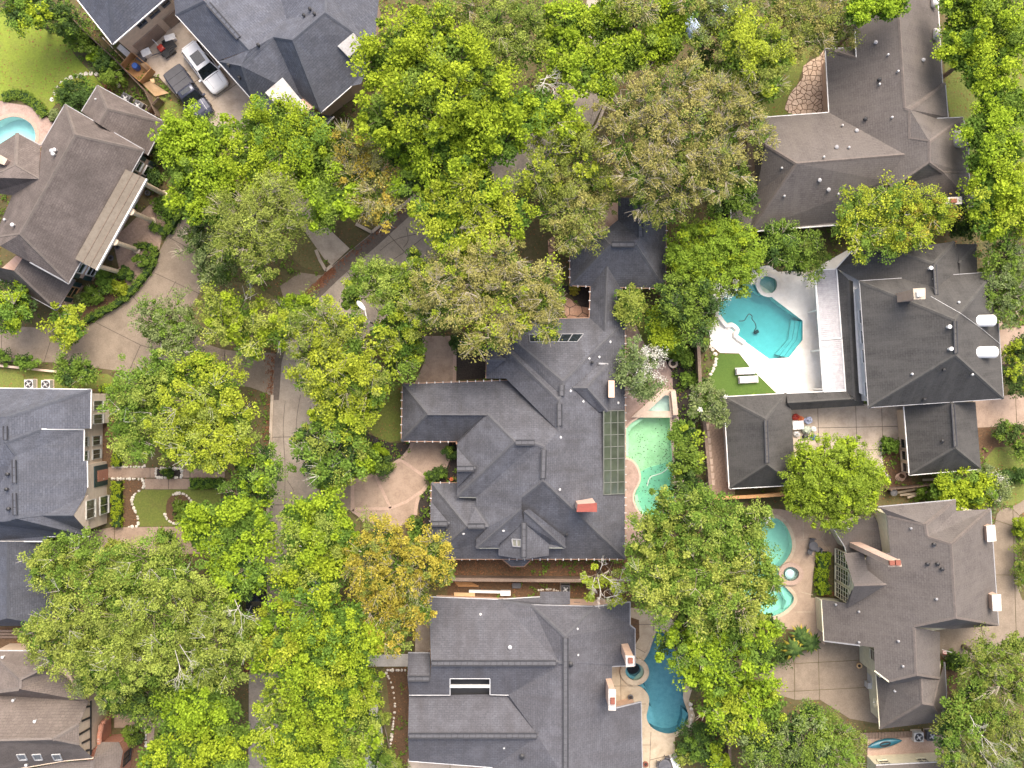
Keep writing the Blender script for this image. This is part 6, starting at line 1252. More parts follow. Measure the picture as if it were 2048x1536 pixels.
def tree(kind, label, lobes, h, name='tree', cat='tree', group=None, dens=1.0, bare=0.0, twigm=None, low=.3, kinds=None, sizek=1.0, blossom=None):
    NT[0] += 1; rng = np.random.default_rng(1000+NT[0]); size, cr, nl, dn, tw, flat = KIND[kind]; size *= sizek
    L = []
    for lb in lobes:
        x, y, r = lb[:3]; dh = lb[3] if len(lb) > 3 else rng.uniform(-.8, .4)
        rm = r/SC*1.03; hz = max(.4, h+dh-rm*flat*.8); hz = max(hz, rm*flat*.35+.1) if h < 3 else hz
        cx, cy, _ = P(x, y, hz+rm*flat*.3); L.append((cx, cy, hz, rm))
    bx = sum(l[0]*l[3]**2 for l in L)/sum(l[3]**2 for l in L); by = sum(l[1]*l[3]**2 for l in L)/sum(l[3]**2 for l in L)
    root = empty(name, (bx, by, 0), label, cat, group)
    cens, nrms, crs = [], [], []; ta, tb, r0, r1 = [], [], [], []; wa, wb = [], []
    tz = max(.5, min(l[2] for l in L)*.55)
    for cx, cy, cz, rm in L:
        c_r = min(cr, rm*.45); n = max(6, int(2.6*(rm/c_r)**2*dn*dens)); u = rng.normal(size=(n*2, 3)); u /= np.linalg.norm(u, axis=1, keepdims=True); u = u[u[:, 2] > -low][:n]; n = len(u)
        k1, k2, p1, p2 = rng.integers(2, 5), rng.integers(3, 8), rng.uniform(0, 6.28), rng.uniform(0, 6.28); az = np.arctan2(u[:, 1], u[:, 0])
        lump = 1+.11*np.sin(k1*az+p1)+.08*np.sin(k2*az+p2+u[:, 2]*3)
        rad = rm*lump*(.60+.42*rng.random(n)**.6)*np.where(rng.random(n) < .12, 1.2, 1)-c_r*.45
        c = np.stack([cx+u[:, 0]*rad, cy+u[:, 1]*rad, cz+u[:, 2]*rad*flat+rng.normal(size=n)*.42*min(1, rm/2)], axis=1); c[:, 2] = np.maximum(c[:, 2], .15)
        cens.append(c); nrms.append(u); crs.append(c_r*(.5+1.0*rng.random(n)**1.6))
        ta.append((bx, by, tz)); tb.append((cx, cy, cz-.2*rm)); r0.append(.05+.03*rm); r1.append(.035+.012*rm)
        sel = c[rng.random(n) < .45]
        for q in sel: ta.append((cx, cy, cz-.2*rm)); tb.append(tuple(q)); r0.append(.02+.008*rm); r1.append(.012)
        # pale twig sprays standing out of the foliage
        m = int(n*tw*1.2); idx = rng.integers(0, n, m)
        for i in idx:
            if u[i, 2] < .05: continue
            q = c[i]; k = 3+int(rng.integers(0, 3)); b0 = q-u[i]*c_r*.9
            for _ in range(k):
                dv = u[i]*.6+rng.normal(size=3)*.6; dv[2] = abs(dv[2])*.45+.1; dv *= c_r*rng.uniform(.9, 1.7)/np.linalg.norm(dv); wa.append(b0); wb.append(q+dv+np.array([0, 0, c_r*.25]))
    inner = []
    for cx, cy, cz, rm in L:      # inner foliage closing the crown, its shade put in as a darker tint
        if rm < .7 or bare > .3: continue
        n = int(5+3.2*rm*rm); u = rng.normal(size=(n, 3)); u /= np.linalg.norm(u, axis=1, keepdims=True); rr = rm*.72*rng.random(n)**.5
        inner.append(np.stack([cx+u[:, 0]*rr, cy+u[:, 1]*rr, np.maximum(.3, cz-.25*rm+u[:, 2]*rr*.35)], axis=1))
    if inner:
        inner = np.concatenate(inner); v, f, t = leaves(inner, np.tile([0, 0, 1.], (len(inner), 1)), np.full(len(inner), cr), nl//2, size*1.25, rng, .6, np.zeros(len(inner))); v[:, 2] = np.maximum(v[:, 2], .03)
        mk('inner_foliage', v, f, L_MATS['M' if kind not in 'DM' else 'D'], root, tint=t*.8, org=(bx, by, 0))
    cens, nrms, crs = np.concatenate(cens), np.concatenate(nrms), np.concatenate(crs)
    if bare: keep = rng.random(len(cens)) > bare; cens, nrms, crs = cens[keep], nrms[keep], crs[keep]
    sets = [(kind, np.ones(len(cens), bool))]
    if kinds is None and blossom is None and len(cens) > 40: kinds = MIXK[kind]
    if kinds or blossom is not None:
        if kinds: s2 = rng.random(len(cens)) < kinds[1]; k2 = kinds[0]
        else: s2 = blossom(cens, rng); k2 = 'W'
        sets = [(kind, ~s2), (k2, s2)]
    for i, (kd, msk) in enumerate(sets):
        if not msk.any(): continue
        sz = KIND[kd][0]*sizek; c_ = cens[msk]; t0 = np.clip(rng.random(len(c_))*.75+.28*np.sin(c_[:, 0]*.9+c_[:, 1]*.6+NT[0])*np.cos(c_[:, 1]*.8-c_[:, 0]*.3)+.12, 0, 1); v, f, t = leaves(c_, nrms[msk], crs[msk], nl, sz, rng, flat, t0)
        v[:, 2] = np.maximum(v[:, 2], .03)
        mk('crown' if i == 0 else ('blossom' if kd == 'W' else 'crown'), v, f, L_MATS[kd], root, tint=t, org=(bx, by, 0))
    if h > 1.6:
        mb = MB(); mb.tube([(bx, by, -.1), (bx+.1, by, tz*.5), (bx, by, tz+.3)], [.10+h*.017, .08+h*.013, .06+h*.010], 7); sv, sf = sticks(ta, tb, r0, r1); nb = len(mb.v)
        mk('trunk', np.concatenate([np.array(mb.v), sv]), [q for q in mb.f]+[tuple(int(x)+nb for x in q) for q in sf], M_BARK, root, org=(bx, by, 0))
    if wa:
        sv, sf = sticks(wa, wb, .020, .008); o = mk('twigs', sv, sf, twigm or M_TWIG, root, org=(bx, by, 0)); tag(o, kind='stuff')
    return root
def dead_limb(label_root, px_paths, h, r=.05, mat=None):
    """bare pale branches: each path forks into finer twigs"""
    rng = random.Random(len(px_paths)*13+int(h*7)); A, B, R0, R1 = [], [], [], []
    def grow(p, d, ln, rad, lev):
        q = p+d*ln; A.append(tuple(p)); B.append(tuple(q)); R0.append(rad); R1.append(rad*.7)
        if lev == 0: return
        for _ in range(3 if lev > 3 else 2):
            dd = (d+Vector((rng.uniform(-.9, .9), rng.uniform(-.9, .9), rng.uniform(-.15, .35)))).normalized(); grow(p.lerp(q, rng.uniform(.5, 1)), dd, ln*rng.uniform(.5, .75), rad*.6, lev-1)
    for (x0, y0), (x1, y1) in px_paths:
        a, b = Vector(P(x0, y0, h-.5)), Vector(P(x1, y1, h)); d = b-a; grow(a, d.normalized(), d.length*.6, r*.62, 5)
    v, f = sticks(A, B, R0, R1); o = mk('dead_branch', v, f, mat or M_TWIGW, label_root); return o
T = tree
# -- upper left
T('M', 'leafy green tree cut by the upper left corner above the bright lawn', [(15, 5, 42), (55, 10, 40), (75, 30, 22), (30, 30, 28)], 7, kinds=('L', .4))
T('D', 'dark shrubby tree at the top edge behind the fence by the garage', [(105, 15, 32), (130, 35, 30), (118, 50, 22)], 5)
for lb, x, y, r, k, h in (('green bush on the lawn edge closest to the garage roof', 140, 62, 18, 'M', 2.2), ('bright bush against the fence across from the garage corner', 163, 82, 22, 'M', 2.4), ('small lime bush on the lawn edge by the fence', 187, 108, 13, 'L', 1.4), ('dark bush by the fence next to the plywood enclosure', 208, 118, 22, 'D', 2.2), ('dense bush at the end of the stepping stone arc', 221, 142, 24, 'M', 2.4),
    ('grey-green shrub at the brick pool edge', 113, 225, 14, 'G', 1.2)):
    T(k, lb, [(x, y, r), (x+r*.5, y+r*.4, r*.6), (x-r*.4, y+r*.5, r*.6)], h, 'shrub', 'shrub')
T('D', 'dark evergreen clump at the gable of the brown brick house by the lawn', [(150, 180, 30), (172, 190, 24), (140, 200, 22), (165, 208, 22)], 3.2, 'shrub', 'shrub')
T('V', 'yellowish bush left of the dark evergreen clump', [(125, 182, 15), (135, 170, 12)], 1.6, 'shrub', 'shrub', kinds=('M', .5))
T('M', 'round green tree at the left edge above the curving driveway', [(10, 590, 40), (35, 620, 34), (5, 635, 32), (40, 595, 22)], 6, kinds=('L', .5))
T('V', 'yellow-green bushy tree at the drive edge below the brown brick house', [(120, 645, 32), (145, 635, 28), (130, 665, 26), (150, 660, 18)], 4.5)
T('G', 'grey-green spreading tree overhanging the middle of the curving driveway', [(300, 640, 40), (345, 635, 44), (370, 665, 30), (320, 675, 32), (355, 690, 22)], 6)
T('M', 'rounded green tree beside the low garden wall', [(140, 730, 30), (165, 745, 28), (130, 755, 20)], 4.2)
T('M', 'small bush at the drive left edge above the garden wall', [(5, 715, 16), (45, 722, 16), (62, 724, 12)], 1.8, 'shrub', 'shrub')
T('G', 'dark-leaved tree between the clipped hedge and the olive pine', [(400, 490, 38), (430, 520, 38), (415, 550, 26), (385, 470, 20), (450, 545, 22)], 6, kinds=('D', .45))
T('S', 'pale tree with dead white branches at the fork of the drive and street', [(430, 610, 40), (475, 620, 42), (440, 660, 42), (500, 660, 46), (540, 640, 36), (490, 700, 30), (550, 680, 30)], 8, kinds=('L', .4), bare=.2, twigm=M_TWIGW)
dt = T('L', 'vivid green small tree at the left kerb by the orange leaves', [(590, 605, 24), (615, 612, 22), (605, 630, 22), (575, 620, 18)], 6, sizek=.8)
dead_limb(dt, [((395, 700), (372, 705)), ((430, 710), (440, 745)), ((500, 600), (505, 565)), ((470, 640), (440, 655)), ((560, 640), (555, 600))], 6, .05)
T('L', 'bright lime tree whose crown half covers the front of the pickup', [(385, 255, 46), (350, 275, 34), (375, 300, 48), (430, 270, 40), (345, 310, 30), (410, 330, 42), (360, 340, 36)], 9)
T('L', 'bright lime tree over the driveway below the white roof panel', [(500, 260, 46), (545, 245, 50), (600, 265, 48), (560, 300, 50), (630, 290, 34), (480, 310, 44), (520, 330, 40)], 10)
T('L', 'lime tree beside the tawny tree above the street bend', [(640, 330, 44), (690, 370, 42), (660, 390, 44), (610, 360, 40), (700, 410, 26), (640, 430, 36)], 9, kinds=('M', .2))
T('L', 'lime tree between the portico hedge and the olive pine', [(400, 380, 42), (440, 370, 40), (370, 385, 30), (430, 420, 34), (395, 425, 26)], 8)
T('P', 'olive-green pine above the street end of the curved drive', [(470, 420, 50), (530, 420, 54), (500, 470, 56), (550, 470, 44), (460, 480, 40), (580, 430, 36), (520, 520, 40), (560, 380, 34)], 11)
T('O', 'tawny thin-leaved tree between the lime trees at the street bend', [(710, 300, 44), (745, 330, 40), (700, 350, 34), (750, 380, 38), (770, 420, 30), (730, 415, 30), (690, 275, 28)], 9, kinds=('Y', .35))
# -- the very large lime tree and its neighbours
T('L', 'largest lime maple spreading over the street near the slate house', [(790, 90, 58, .2), (860, 60, 56, 0), (755, 130, 44, -1), (840, 140, 60, .8), (920, 110, 56, .5), (900, 190, 64, 1), (820, 210, 58, .2), (760, 230, 46, -.8), (960, 160, 52, .3)], 14, sizek=1.08)
T('L', 'lime maple reaching over the street below the largest lime maple', [(980, 200, 58, .2), (940, 250, 60, .4), (1040, 230, 56, .2), (870, 270, 56, .2), (1010, 280, 46, -.6), (1090, 220, 48, -.6), (1130, 230, 40, -1), (930, 310, 44, -1)], 12.5, sizek=1.08)
T('M', 'deep green tree beneath the lime maple at the street', [(850, 330, 48), (900, 340, 44), (820, 300, 40), (950, 350, 36), (870, 375, 34), (815, 370, 30), (780, 290, 40)], 9, kinds=('L', .35), sizek=1.1)
T('S', 'fuzzy pale green tree at the top edge right of the largest lime maple', [(990, 40, 62), (1040, 90, 52), (960, 90, 44), (1000, 130, 40), (1060, 30, 40)], 11, kinds=('P', .5))
T('O', 'olive brown tree at the top edge between the slate house and the fuzzy tree', [(930, 15, 40), (890, 20, 30), (960, 40, 28)], 10, kinds=('P', .4))
T('L', 'lime tree at the top edge left of the street gap', [(1130, 40, 46), (1110, 90, 40), (1150, 110, 42), (1180, 40, 40), (1170, 150, 36), (1130, 140, 30)], 11, kinds=('V', .3))
T('L', 'lime tree at the top edge right of the street gap', [(1240, 70, 50), (1215, 30, 40), (1280, 90, 42), (1255, 120, 36), (1210, 120, 30), (1210, 170, 26)], 11, kinds=('M', .3))
T('L', 'lime tree at the top edge beside the dark blue car', [(1330, 40, 44), (1320, 90, 38), (1350, 15, 36), (1345, 70, 28)], 10, kinds=('M', .3))
T('O', 'pale twiggy tree at the top edge above the street gap', [(1265, 10, 34), (1235, 0, 30), (1290, 20, 26), (1380, 5, 26)], 12, kinds=('S', .5))
T('P', 'pale green pine shading the dark blue car', [(1440, 20, 44), (1470, 0, 40), (1450, 60, 30), (1400, 75, 26), (1420, 0, 30)], 10, kinds=('G', .3))
T('V', 'golden-green tufted pine left of the flagstone patio', [(1500, 60, 46), (1545, 80, 42), (1480, 110, 44), (1530, 130, 46), (1560, 120, 28), (1500, 160, 36), (1550, 170, 26), (1465, 75, 28)], 12, kinds=('P', .4), dens=1.1)
T('P', 'olive tree at the top edge above the flagstone patio', [(1590, 25, 50), (1640, 30, 48), (1620, 70, 40), (1670, 60, 40), (1690, 20, 36), (1600, 85, 28), (1560, 10, 34)], 9.5, kinds=('O', .5))
T('L', 'lime twigs over the ridge of the north-east house at the top edge', [(1730, 10, 30), (1770, 8, 26), (1712, 30, 20), (1800, 0, 20)], 11)
T('O', 'largest olive-brown tree above the detached charcoal roof', [(1290, 190, 50, 0), (1350, 170, 50, 0), (1250, 230, 44, -.6), (1310, 250, 58, .6), (1380, 240, 60, .6), (1250, 290, 44, -.4), (1330, 310, 52, .3), (1290, 350, 48, 0)], 13)
T('O', 'olive-brown tree between the largest olive tree and the north-east house', [(1440, 200, 50), (1410, 160, 40), (1480, 240, 54), (1430, 280, 52), (1520, 260, 36), (1390, 320, 50), (1450, 330, 46), (1500, 200, 36)], 12, kinds=('P', .25))
T('O', 'olive-brown tree overhanging the detached charcoal roof', [(1360, 380, 48), (1300, 390, 46), (1410, 370, 40), (1270, 370, 34), (1330, 420, 34), (1440, 380, 26)], 11, kinds=('P', .3))
T('D', 'dark undergrowth tree beneath the olive trees by the brown fence', [(1420, 130, 40), (1390, 130, 30), (1450, 420, 26), (1440, 300, 30)], 6, kinds=('M', .4))
T('P', 'olive-green tree left of the largest olive tree at the street', [(1140, 270, 44), (1170, 310, 46), (1100, 310, 42), (1070, 350, 40), (1190, 350, 34), (1130, 250, 28)], 11, kinds=('V', .35))
T('P', 'olive-green tree against the west side of the detached charcoal roof', [(1130, 370, 48), (1180, 390, 46), (1110, 420, 44), (1160, 430, 44), (1215, 385, 30), (1140, 475, 36), (1180, 470, 26)], 10.5, kinds=('O', .4), twigm=M_TWIG)
T('V', 'bright yellow-green tree over the street in the centre', [(860, 430, 34), (900, 410, 40), (870, 390, 28), (950, 390, 42), (990, 400, 44), (1030, 430, 36), (960, 440, 44), (900, 470, 42), (980, 470, 40), (920, 345, 30), (840, 420, 20), (930, 500, 34)], 11, sizek=1.1)
T('O', 'wide olive-brown tree whose crown covers the north gable of the central house', [(910, 550, 48), (960, 530, 50), (1010, 520, 44), (960, 590, 56), (1020, 580, 54), (900, 610, 48), (970, 640, 48), (1030, 640, 44), (1080, 620, 40), (1080, 560, 40), (1100, 590, 30), (990, 675, 26), (950, 690, 26), (870, 570, 34), (1095, 655, 26)], 12, kinds=('V', .18))
T('O', 'drab sparse tree between the street lamp and the wide olive tree', [(855, 595, 38), (842, 628, 32), (878, 632, 26), (860, 560, 30), (890, 520, 30)], 9.5, kinds=('S', .4))
T('S', 'soft pale tree beside the street above the lamp', [(720, 555, 34), (750, 580, 36), (780, 560, 36), (745, 540, 26)], 9, kinds=('M', .25))
T('M', 'mid green tree between the soft pale tree and the drab sparse tree', [(800, 560, 34), (820, 590, 34), (790, 610, 32), (825, 520, 20), (830, 550, 24), (700, 600, 18), (705, 570, 14)], 8.5, kinds=('V', .3))
T('V', 'yellow-green tree just right of the street lamp', [(790, 650, 40), (815, 620, 32), (822, 655, 28), (765, 670, 30), (800, 685, 32)], 8.5, kinds=('P', .4))
T('M', 'dark-gapped tree at the lawn corner of the curved pink drive', [(795, 708, 34), (820, 722, 26), (788, 740, 28), (825, 695, 22)], 7, kinds=('V', .3))
T('P', 'olive tree left of the street lamp above the street', [(640, 640, 42), (610, 670, 42), (670, 660, 36), (620, 710, 44), (580, 650, 24), (700, 640, 30)], 9.5, kinds=('V', .4), bare=.12)
T('V', 'yellow-olive tree over the street bend west of the lawn', [(660, 720, 46), (700, 700, 40), (720, 740, 40), (650, 770, 46), (690, 770, 40), (610, 750, 30), (740, 780, 34)], 10, kinds=('P', .3))
T('V', 'yellow-green tree beside the oval lawn of the central house', [(690, 820, 42), (730, 810, 36), (650, 800, 30), (745, 795, 26), (700, 850, 30), (640, 830, 24)], 9, bare=.08)
T('M', 'green tree on the street verge beside the mulch bed', [(640, 880, 44), (680, 890, 42), (620, 920, 38), (660, 940, 40), (700, 930, 36), (610, 880, 26)], 8.5, kinds=('S', .35), bare=.15, twigm=M_TWIGW)
T('L', 'lime tree between the mulch bed and the drive mouth', [(715, 915, 28), (742, 920, 20), (690, 940, 22), (655, 968, 20)], 6.5, kinds=('M', .3))
T('Y', 'golden tree at the south-west corner of the central house', [(765, 1082, 44), (820, 1095, 42), (740, 1110, 46), (800, 1140, 52), (850, 1130, 44), (870, 1100, 30), (760, 1170, 46), (720, 1150, 34), (890, 1150, 20)], 11, kinds=('P', .3))
T('Y', 'golden-olive tree above the walk of the twin-ridged house', [(780, 1220, 44), (820, 1200, 40), (740, 1210, 40), (800, 1260, 36), (840, 1230, 24), (760, 1270, 30), (790, 1290, 20)], 10, kinds=('P', .35))
T('L', 'lime tree over the street left of the drive mouth', [(600, 1040, 44), (640, 1020, 40), (665, 1040, 34), (655, 1072, 38), (620, 1090, 42), (692, 1068, 22), (580, 1070, 34)], 10, kinds=('S', .35))
T('L', 'lime tree above the white car at the kerb', [(590, 1130, 42), (640, 1120, 34), (670, 1110, 30), (580, 1170, 34), (690, 1100, 24), (650, 1170, 34)], 9.5, kinds=('S', .3))
# -- left middle
T('S', 'green tree in front of the cream stone wall of the grey house', [(270, 770, 44), (310, 760, 44), (250, 820, 44), (300, 810, 48), (240, 870, 34), (290, 870, 44), (320, 720, 26), (265, 900, 26)], 10, kinds=('M', .5), twigm=M_TWIGW)
T('V', 'yellow-lime tree over the front walk of the grey house', [(370, 800, 46), (420, 790, 46), (350, 850, 46), (410, 850, 50), (460, 830, 42), (390, 900, 42), (440, 890, 42), (480, 870, 34), (350, 900, 30), (430, 920, 26)], 10.5, kinds=('S', .3), twigm=M_TWIGW)
T('V', 'yellow-lime tree at the drive below the dead white branches', [(420, 750, 34), (450, 770, 34), (395, 740, 26), (360, 750, 30), (400, 720, 16)], 8)
T('M', 'green tree at the street edge above the lawn with the round bed', [(500, 960, 34), (470, 990, 30), (520, 990, 30), (540, 950, 24), (490, 930, 28), (530, 910, 22)], 8, kinds=('L', .4))
T('L', 'lime tree at the street edge over the drive of the grey house', [(430, 1040, 44), (480, 1050, 44), (400, 1080, 34), (450, 1100, 42), (510, 1100, 34), (520, 1050, 28), (385, 1040, 26)], 9.5, kinds=('M', .25))
T('M', 'vivid green tree reaching over the street kerb by the black car', [(490, 1140, 40), (450, 1150, 34), (510, 1160, 24), (470, 1180, 34)], 9, kinds=('L', .5), sizek=1.15)
T('S', 'pale green tree over the corner of the grey house roof', [(110, 1110, 40), (160, 1110, 44), (90, 1150, 34), (140, 1150, 46), (190, 1140, 40), (120, 1190, 42), (70, 1120, 24)], 10, kinds=('M', .5), twigm=M_TWIGW)
T('S', 'pale green tree left of the grey house drive', [(230, 1130, 46), (280, 1120, 44), (330, 1130, 42), (250, 1180, 50), (310, 1170, 46), (200, 1190, 44), (360, 1160, 36)], 10.5, kinds=('M', .3), twigm=M_TWIGW)
T('S', 'pale green tree above the half-timbered house ridge', [(110, 1240, 46), (160, 1230, 48), (90, 1280, 40), (140, 1290, 48), (190, 1280, 46), (100, 1320, 34), (60, 1270, 28), (160, 1330, 40)], 11, kinds=('P', .35), twigm=M_TWIGW)
T('S', 'largest pale green tree in the lower left canopy', [(240, 1240, 52), (300, 1230, 52), (270, 1290, 54), (220, 1310, 46), (330, 1280, 46), (290, 1340, 46), (230, 1360, 38)], 12, kinds=('P', .3), twigm=M_TWIGW)
T('S', 'pale tree with dead limbs near the street in the lower left canopy', [(390, 1200, 48), (430, 1230, 46), (380, 1260, 50), (430, 1290, 46), (470, 1250, 34), (400, 1330, 42), (450, 1340, 40), (360, 1320, 40), (490, 1290, 26)], 11, kinds=('P', .35), bare=.1, twigm=M_TWIGW)
T('D', 'dark green tree behind the half-timbered gable', [(260, 1395, 36), (300, 1400, 36), (230, 1400, 30), (290, 1430, 28), (330, 1370, 30)], 7.5, kinds=('M', .5))
T('S', 'pale tree over the half-timbered porch roof', [(200, 1370, 30), (180, 1350, 28), (215, 1400, 24), (160, 1370, 22)], 8, kinds=('G', .4))
T('L', 'lime tree above the stone walk in the lower left', [(360, 1410, 42), (400, 1400, 40), (350, 1450, 40), (400, 1450, 46), (440, 1430, 36)], 9.5, kinds=('M', .2))
T('L', 'lime tree at the bottom edge left of the street', [(380, 1500, 46), (430, 1490, 44), (340, 1510, 40), (460, 1520, 36), (390, 1545, 40), (300, 1525, 28), (475, 1480, 28)], 9, kinds=('M', .2))
T('M', 'small tree at the bottom edge by the stone walk', [(300, 1540, 26), (330, 1480, 20), (320, 1545, 26)], 5, kinds=('V', .3))
# -- lower middle street trees
T('V', 'yellow-olive tree over the street south of the black car', [(550, 1240, 40), (520, 1270, 36), (560, 1290, 40), (530, 1320, 34), (580, 1330, 34)], 9.5, kinds=('L', .3))
T('L', 'lime tree between the golden-olive tree and the street', [(620, 1220, 44), (660, 1240, 42), (600, 1270, 42), (650, 1290, 46), (700, 1250, 36), (690, 1300, 38), (740, 1290, 26)], 10.5, kinds=('M', .2))
T('L', 'lime tree left of the pale walk of the twin-ridged house', [(620, 1340, 46), (670, 1350, 44), (590, 1370, 40), (640, 1400, 48), (700, 1340, 34), (690, 1400, 30)], 10.5, kinds=('V', .3))
T('V', 'yellow-green tree by the soil bed of the twin-ridged house', [(720, 1370, 30), (745, 1360, 24), (700, 1420, 34), (735, 1395, 22)], 7)
T('V', 'olive-yellow tree above the lower street gap', [(560, 1390, 36), (540, 1430, 34), (580, 1430, 34)], 9, kinds=('P', .4))
T('L', 'lime tree at the bottom edge right of the street', [(630, 1460, 44), (590, 1480, 40), (670, 1470, 36), (620, 1510, 44), (660, 1530, 40), (560, 1510, 36), (570, 1545, 36), (530, 1480, 26)], 9.5, kinds=('V', .25))
T('S', 'pale tree over the walk at the bottom edge', [(710, 1470, 38), (690, 1510, 40), (730, 1500, 30), (700, 1545, 36), (745, 1470, 20)], 8.5, kinds=('L', .3))
T('M', 'dark bush over the walk beside the blue bin', [(725, 1430, 24), (740, 1450, 22), (755, 1520, 18)], 4, 'shrub', 'shrub')
T('S', 'pale bush beside the soil bed at the bottom edge', [(775, 1520, 20), (785, 1540, 20), (765, 1440, 14)], 2.4, 'shrub', 'shrub')
# -- right of the central house
T('B', 'dense round-crowned tree above the turquoise pool', [(1390, 500, 52, -.4), (1430, 490, 54, 0), (1475, 490, 46, -.2), (1500, 510, 28, -.8), (1400, 545, 46, -.8), (1450, 540, 50, -.4), (1490, 535, 34, -1), (1360, 510, 28, -.8)], 7.5)
wt = T('M', 'blossoming branch mass below the round-crowned tree at the pool', [(1440, 570, 36), (1475, 565, 30), (1415, 575, 26), (1460, 555, 30)], 6, blossom=lambda c, r: r.random(len(c)) < .45)
T('M', 'green tree over the fence at the corner of the turquoise pool', [(1350, 580, 34), (1390, 590, 38), (1370, 625, 38), (1410, 630, 34), (1400, 660, 30), (1345, 615, 26), (1420, 600, 22)], 7, kinds=('D', .3))
T('S', 'pale feathery small tree against the corridor roof', [(1255, 600, 28), (1275, 605, 26), (1262, 625, 28), (1245, 620, 20)], 5.5)
T('L', 'lime small tree on the lawn right of the corridor', [(1310, 640, 24), (1330, 655, 26), (1315, 670, 22), (1350, 685, 18), (1335, 680, 20)], 4.5, sizek=.8)
T('G', 'silvery blossoming tree at the east eave of the central house', [(1270, 710, 30), (1300, 720, 28), (1265, 745, 34), (1300, 760, 32), (1280, 780, 26)], 6, blossom=lambda c, r: (r.random(len(c)) < .8) & (c[:, 0]*SC+1024 > 1268) & (c[:, 1] > P(0, 768)[1]), kinds=None, twigm=M_TWIGW)
T('G', 'white-flowered tree over the fence by the white garage', [(1410, 790, 26), (1425, 815, 28), (1400, 820, 20), (1440, 835, 20), (1435, 800, 18)], 5.5, blossom=lambda c, r: r.random(len(c)) < .14)
T('M', 'green screening shrub along the green pool, upper of three', [(1360, 865, 22), (1380, 880, 26), (1372, 860, 20)], 5, 'shrub', 'shrub', kinds=('V', .2))
T('M', 'green screening shrub along the green pool, middle of three', [(1370, 910, 28), (1388, 920, 24), (1362, 930, 22)], 5.2, 'shrub', 'shrub', kinds=('V', .3))
T('M', 'green screening shrub along the green pool, lowest of three', [(1375, 955, 30), (1385, 980, 26), (1362, 975, 22)], 5, 'shrub', 'shrub', kinds=('D', .3))
T('S', 'broad green tree at the south end of the green pool', [(1330, 1020, 40), (1300, 1070, 40), (1350, 1060, 44), (1290, 1110, 38), (1335, 1110, 46), (1380, 1090, 46), (1280, 1150, 34), (1330, 1150, 42)], 10, kinds=('M', .5), twigm=M_TWIGW)
T('S', 'tall green tree between the orange fence and the teal pool', [(1410, 1020, 40), (1450, 1040, 46), (1490, 1050, 44), (1520, 1030, 26), (1430, 1080, 50), (1480, 1100, 48), (1510, 1090, 34), (1400, 1000, 26)], 11.5, kinds=('M', .4))
T('S', 'largest green tree over the teal pool and the fence', [(1400, 1140, 54), (1460, 1150, 54), (1510, 1150, 42), (1350, 1190, 50), (1410, 1200, 58), (1470, 1210, 56), (1520, 1200, 36), (1310, 1210, 40), (1540, 1160, 22)], 12.5, kinds=('M', .45), sizek=1.1)
T('M', 'deep green tree overhanging the blue kidney pool', [(1380, 1260, 46), (1430, 1270, 48), (1490, 1260, 44), (1350, 1300, 36), (1410, 1320, 44), (1460, 1320, 46), (1510, 1310, 30), (1390, 1350, 30), (1440, 1360, 34), (1540, 1250, 24)], 10, kinds=('L', .5), sizek=1.15)
T('V', 'yellow-lime tree below the tree overhanging the kidney pool', [(1440, 1400, 34), (1480, 1390, 38), (1510, 1420, 38), (1450, 1440, 34), (1550, 1420, 26), (1490, 1450, 34), (1420, 1420, 22), (1530, 1380, 26)], 8, kinds=('L', .4), sizek=1.1)
T('D', 'dark shrub on the far side of the kidney pool', [(1390, 1470, 26), (1415, 1480, 26), (1400, 1500, 24), (1375, 1490, 18)], 3, 'shrub', 'shrub', kinds=('M', .3))
T('S', 'pale small shrub on the deck edge at the bottom', [(1370, 1510, 18), (1385, 1518, 14)], 1.6, 'shrub', 'shrub')
T('M', 'lime-green bush at the bottom edge beside the kidney pool fence', [(1430, 1525, 24), (1455, 1535, 22)], 4, 'shrub', 'shrub', kinds=('L', .6))
T('M', 'bushy green tree at the bottom edge below the aggregate court', [(1560, 1480, 48), (1610, 1470, 48), (1530, 1510, 40), (1590, 1520, 46), (1640, 1510, 40), (1510, 1480, 26), (1625, 1440, 28)], 7.5, kinds=('G', .4))
T('P', 'olive-green bushy tree left of the teal kayak', [(1670, 1470, 40), (1700, 1490, 34), (1660, 1510, 38), (1695, 1525, 34), (1645, 1440, 26)], 6.5, kinds=('M', .5))
T('D', 'low dark planting at the foot of the teal pool deck', [(1545, 1300, 26), (1570, 1310, 20), (1530, 1325, 22)], 1.4, 'shrub', 'shrub', kinds=('M', .4))
T('B', 'large ball-shaped tree at the motor court of the white house', [(1640, 930, 54, -.4), (1690, 930, 52, -.3), (1665, 960, 64, .3), (1620, 970, 46, -.8), (1715, 965, 50, -.6), (1650, 1000, 50, -.7), (1700, 1000, 50, -.7), (1605, 995, 34, -1.4), (1740, 950, 32, -1)], 8)
T('L', 'spiky bright lime bush tree above the cream house', [(1910, 975, 36), (1945, 970, 34), (1930, 995, 40), (1960, 985, 26), (1890, 985, 24)], 4.5, sizek=.95, dens=1.2)
T('G', 'white-flowered shrub beside the spiky lime bush', [(1985, 960, 24), (1998, 985, 24), (1985, 1000, 20), (1970, 945, 18)], 3.5, 'shrub', 'shrub', blossom=lambda c, r: r.random(len(c)) < .22, kinds=None)
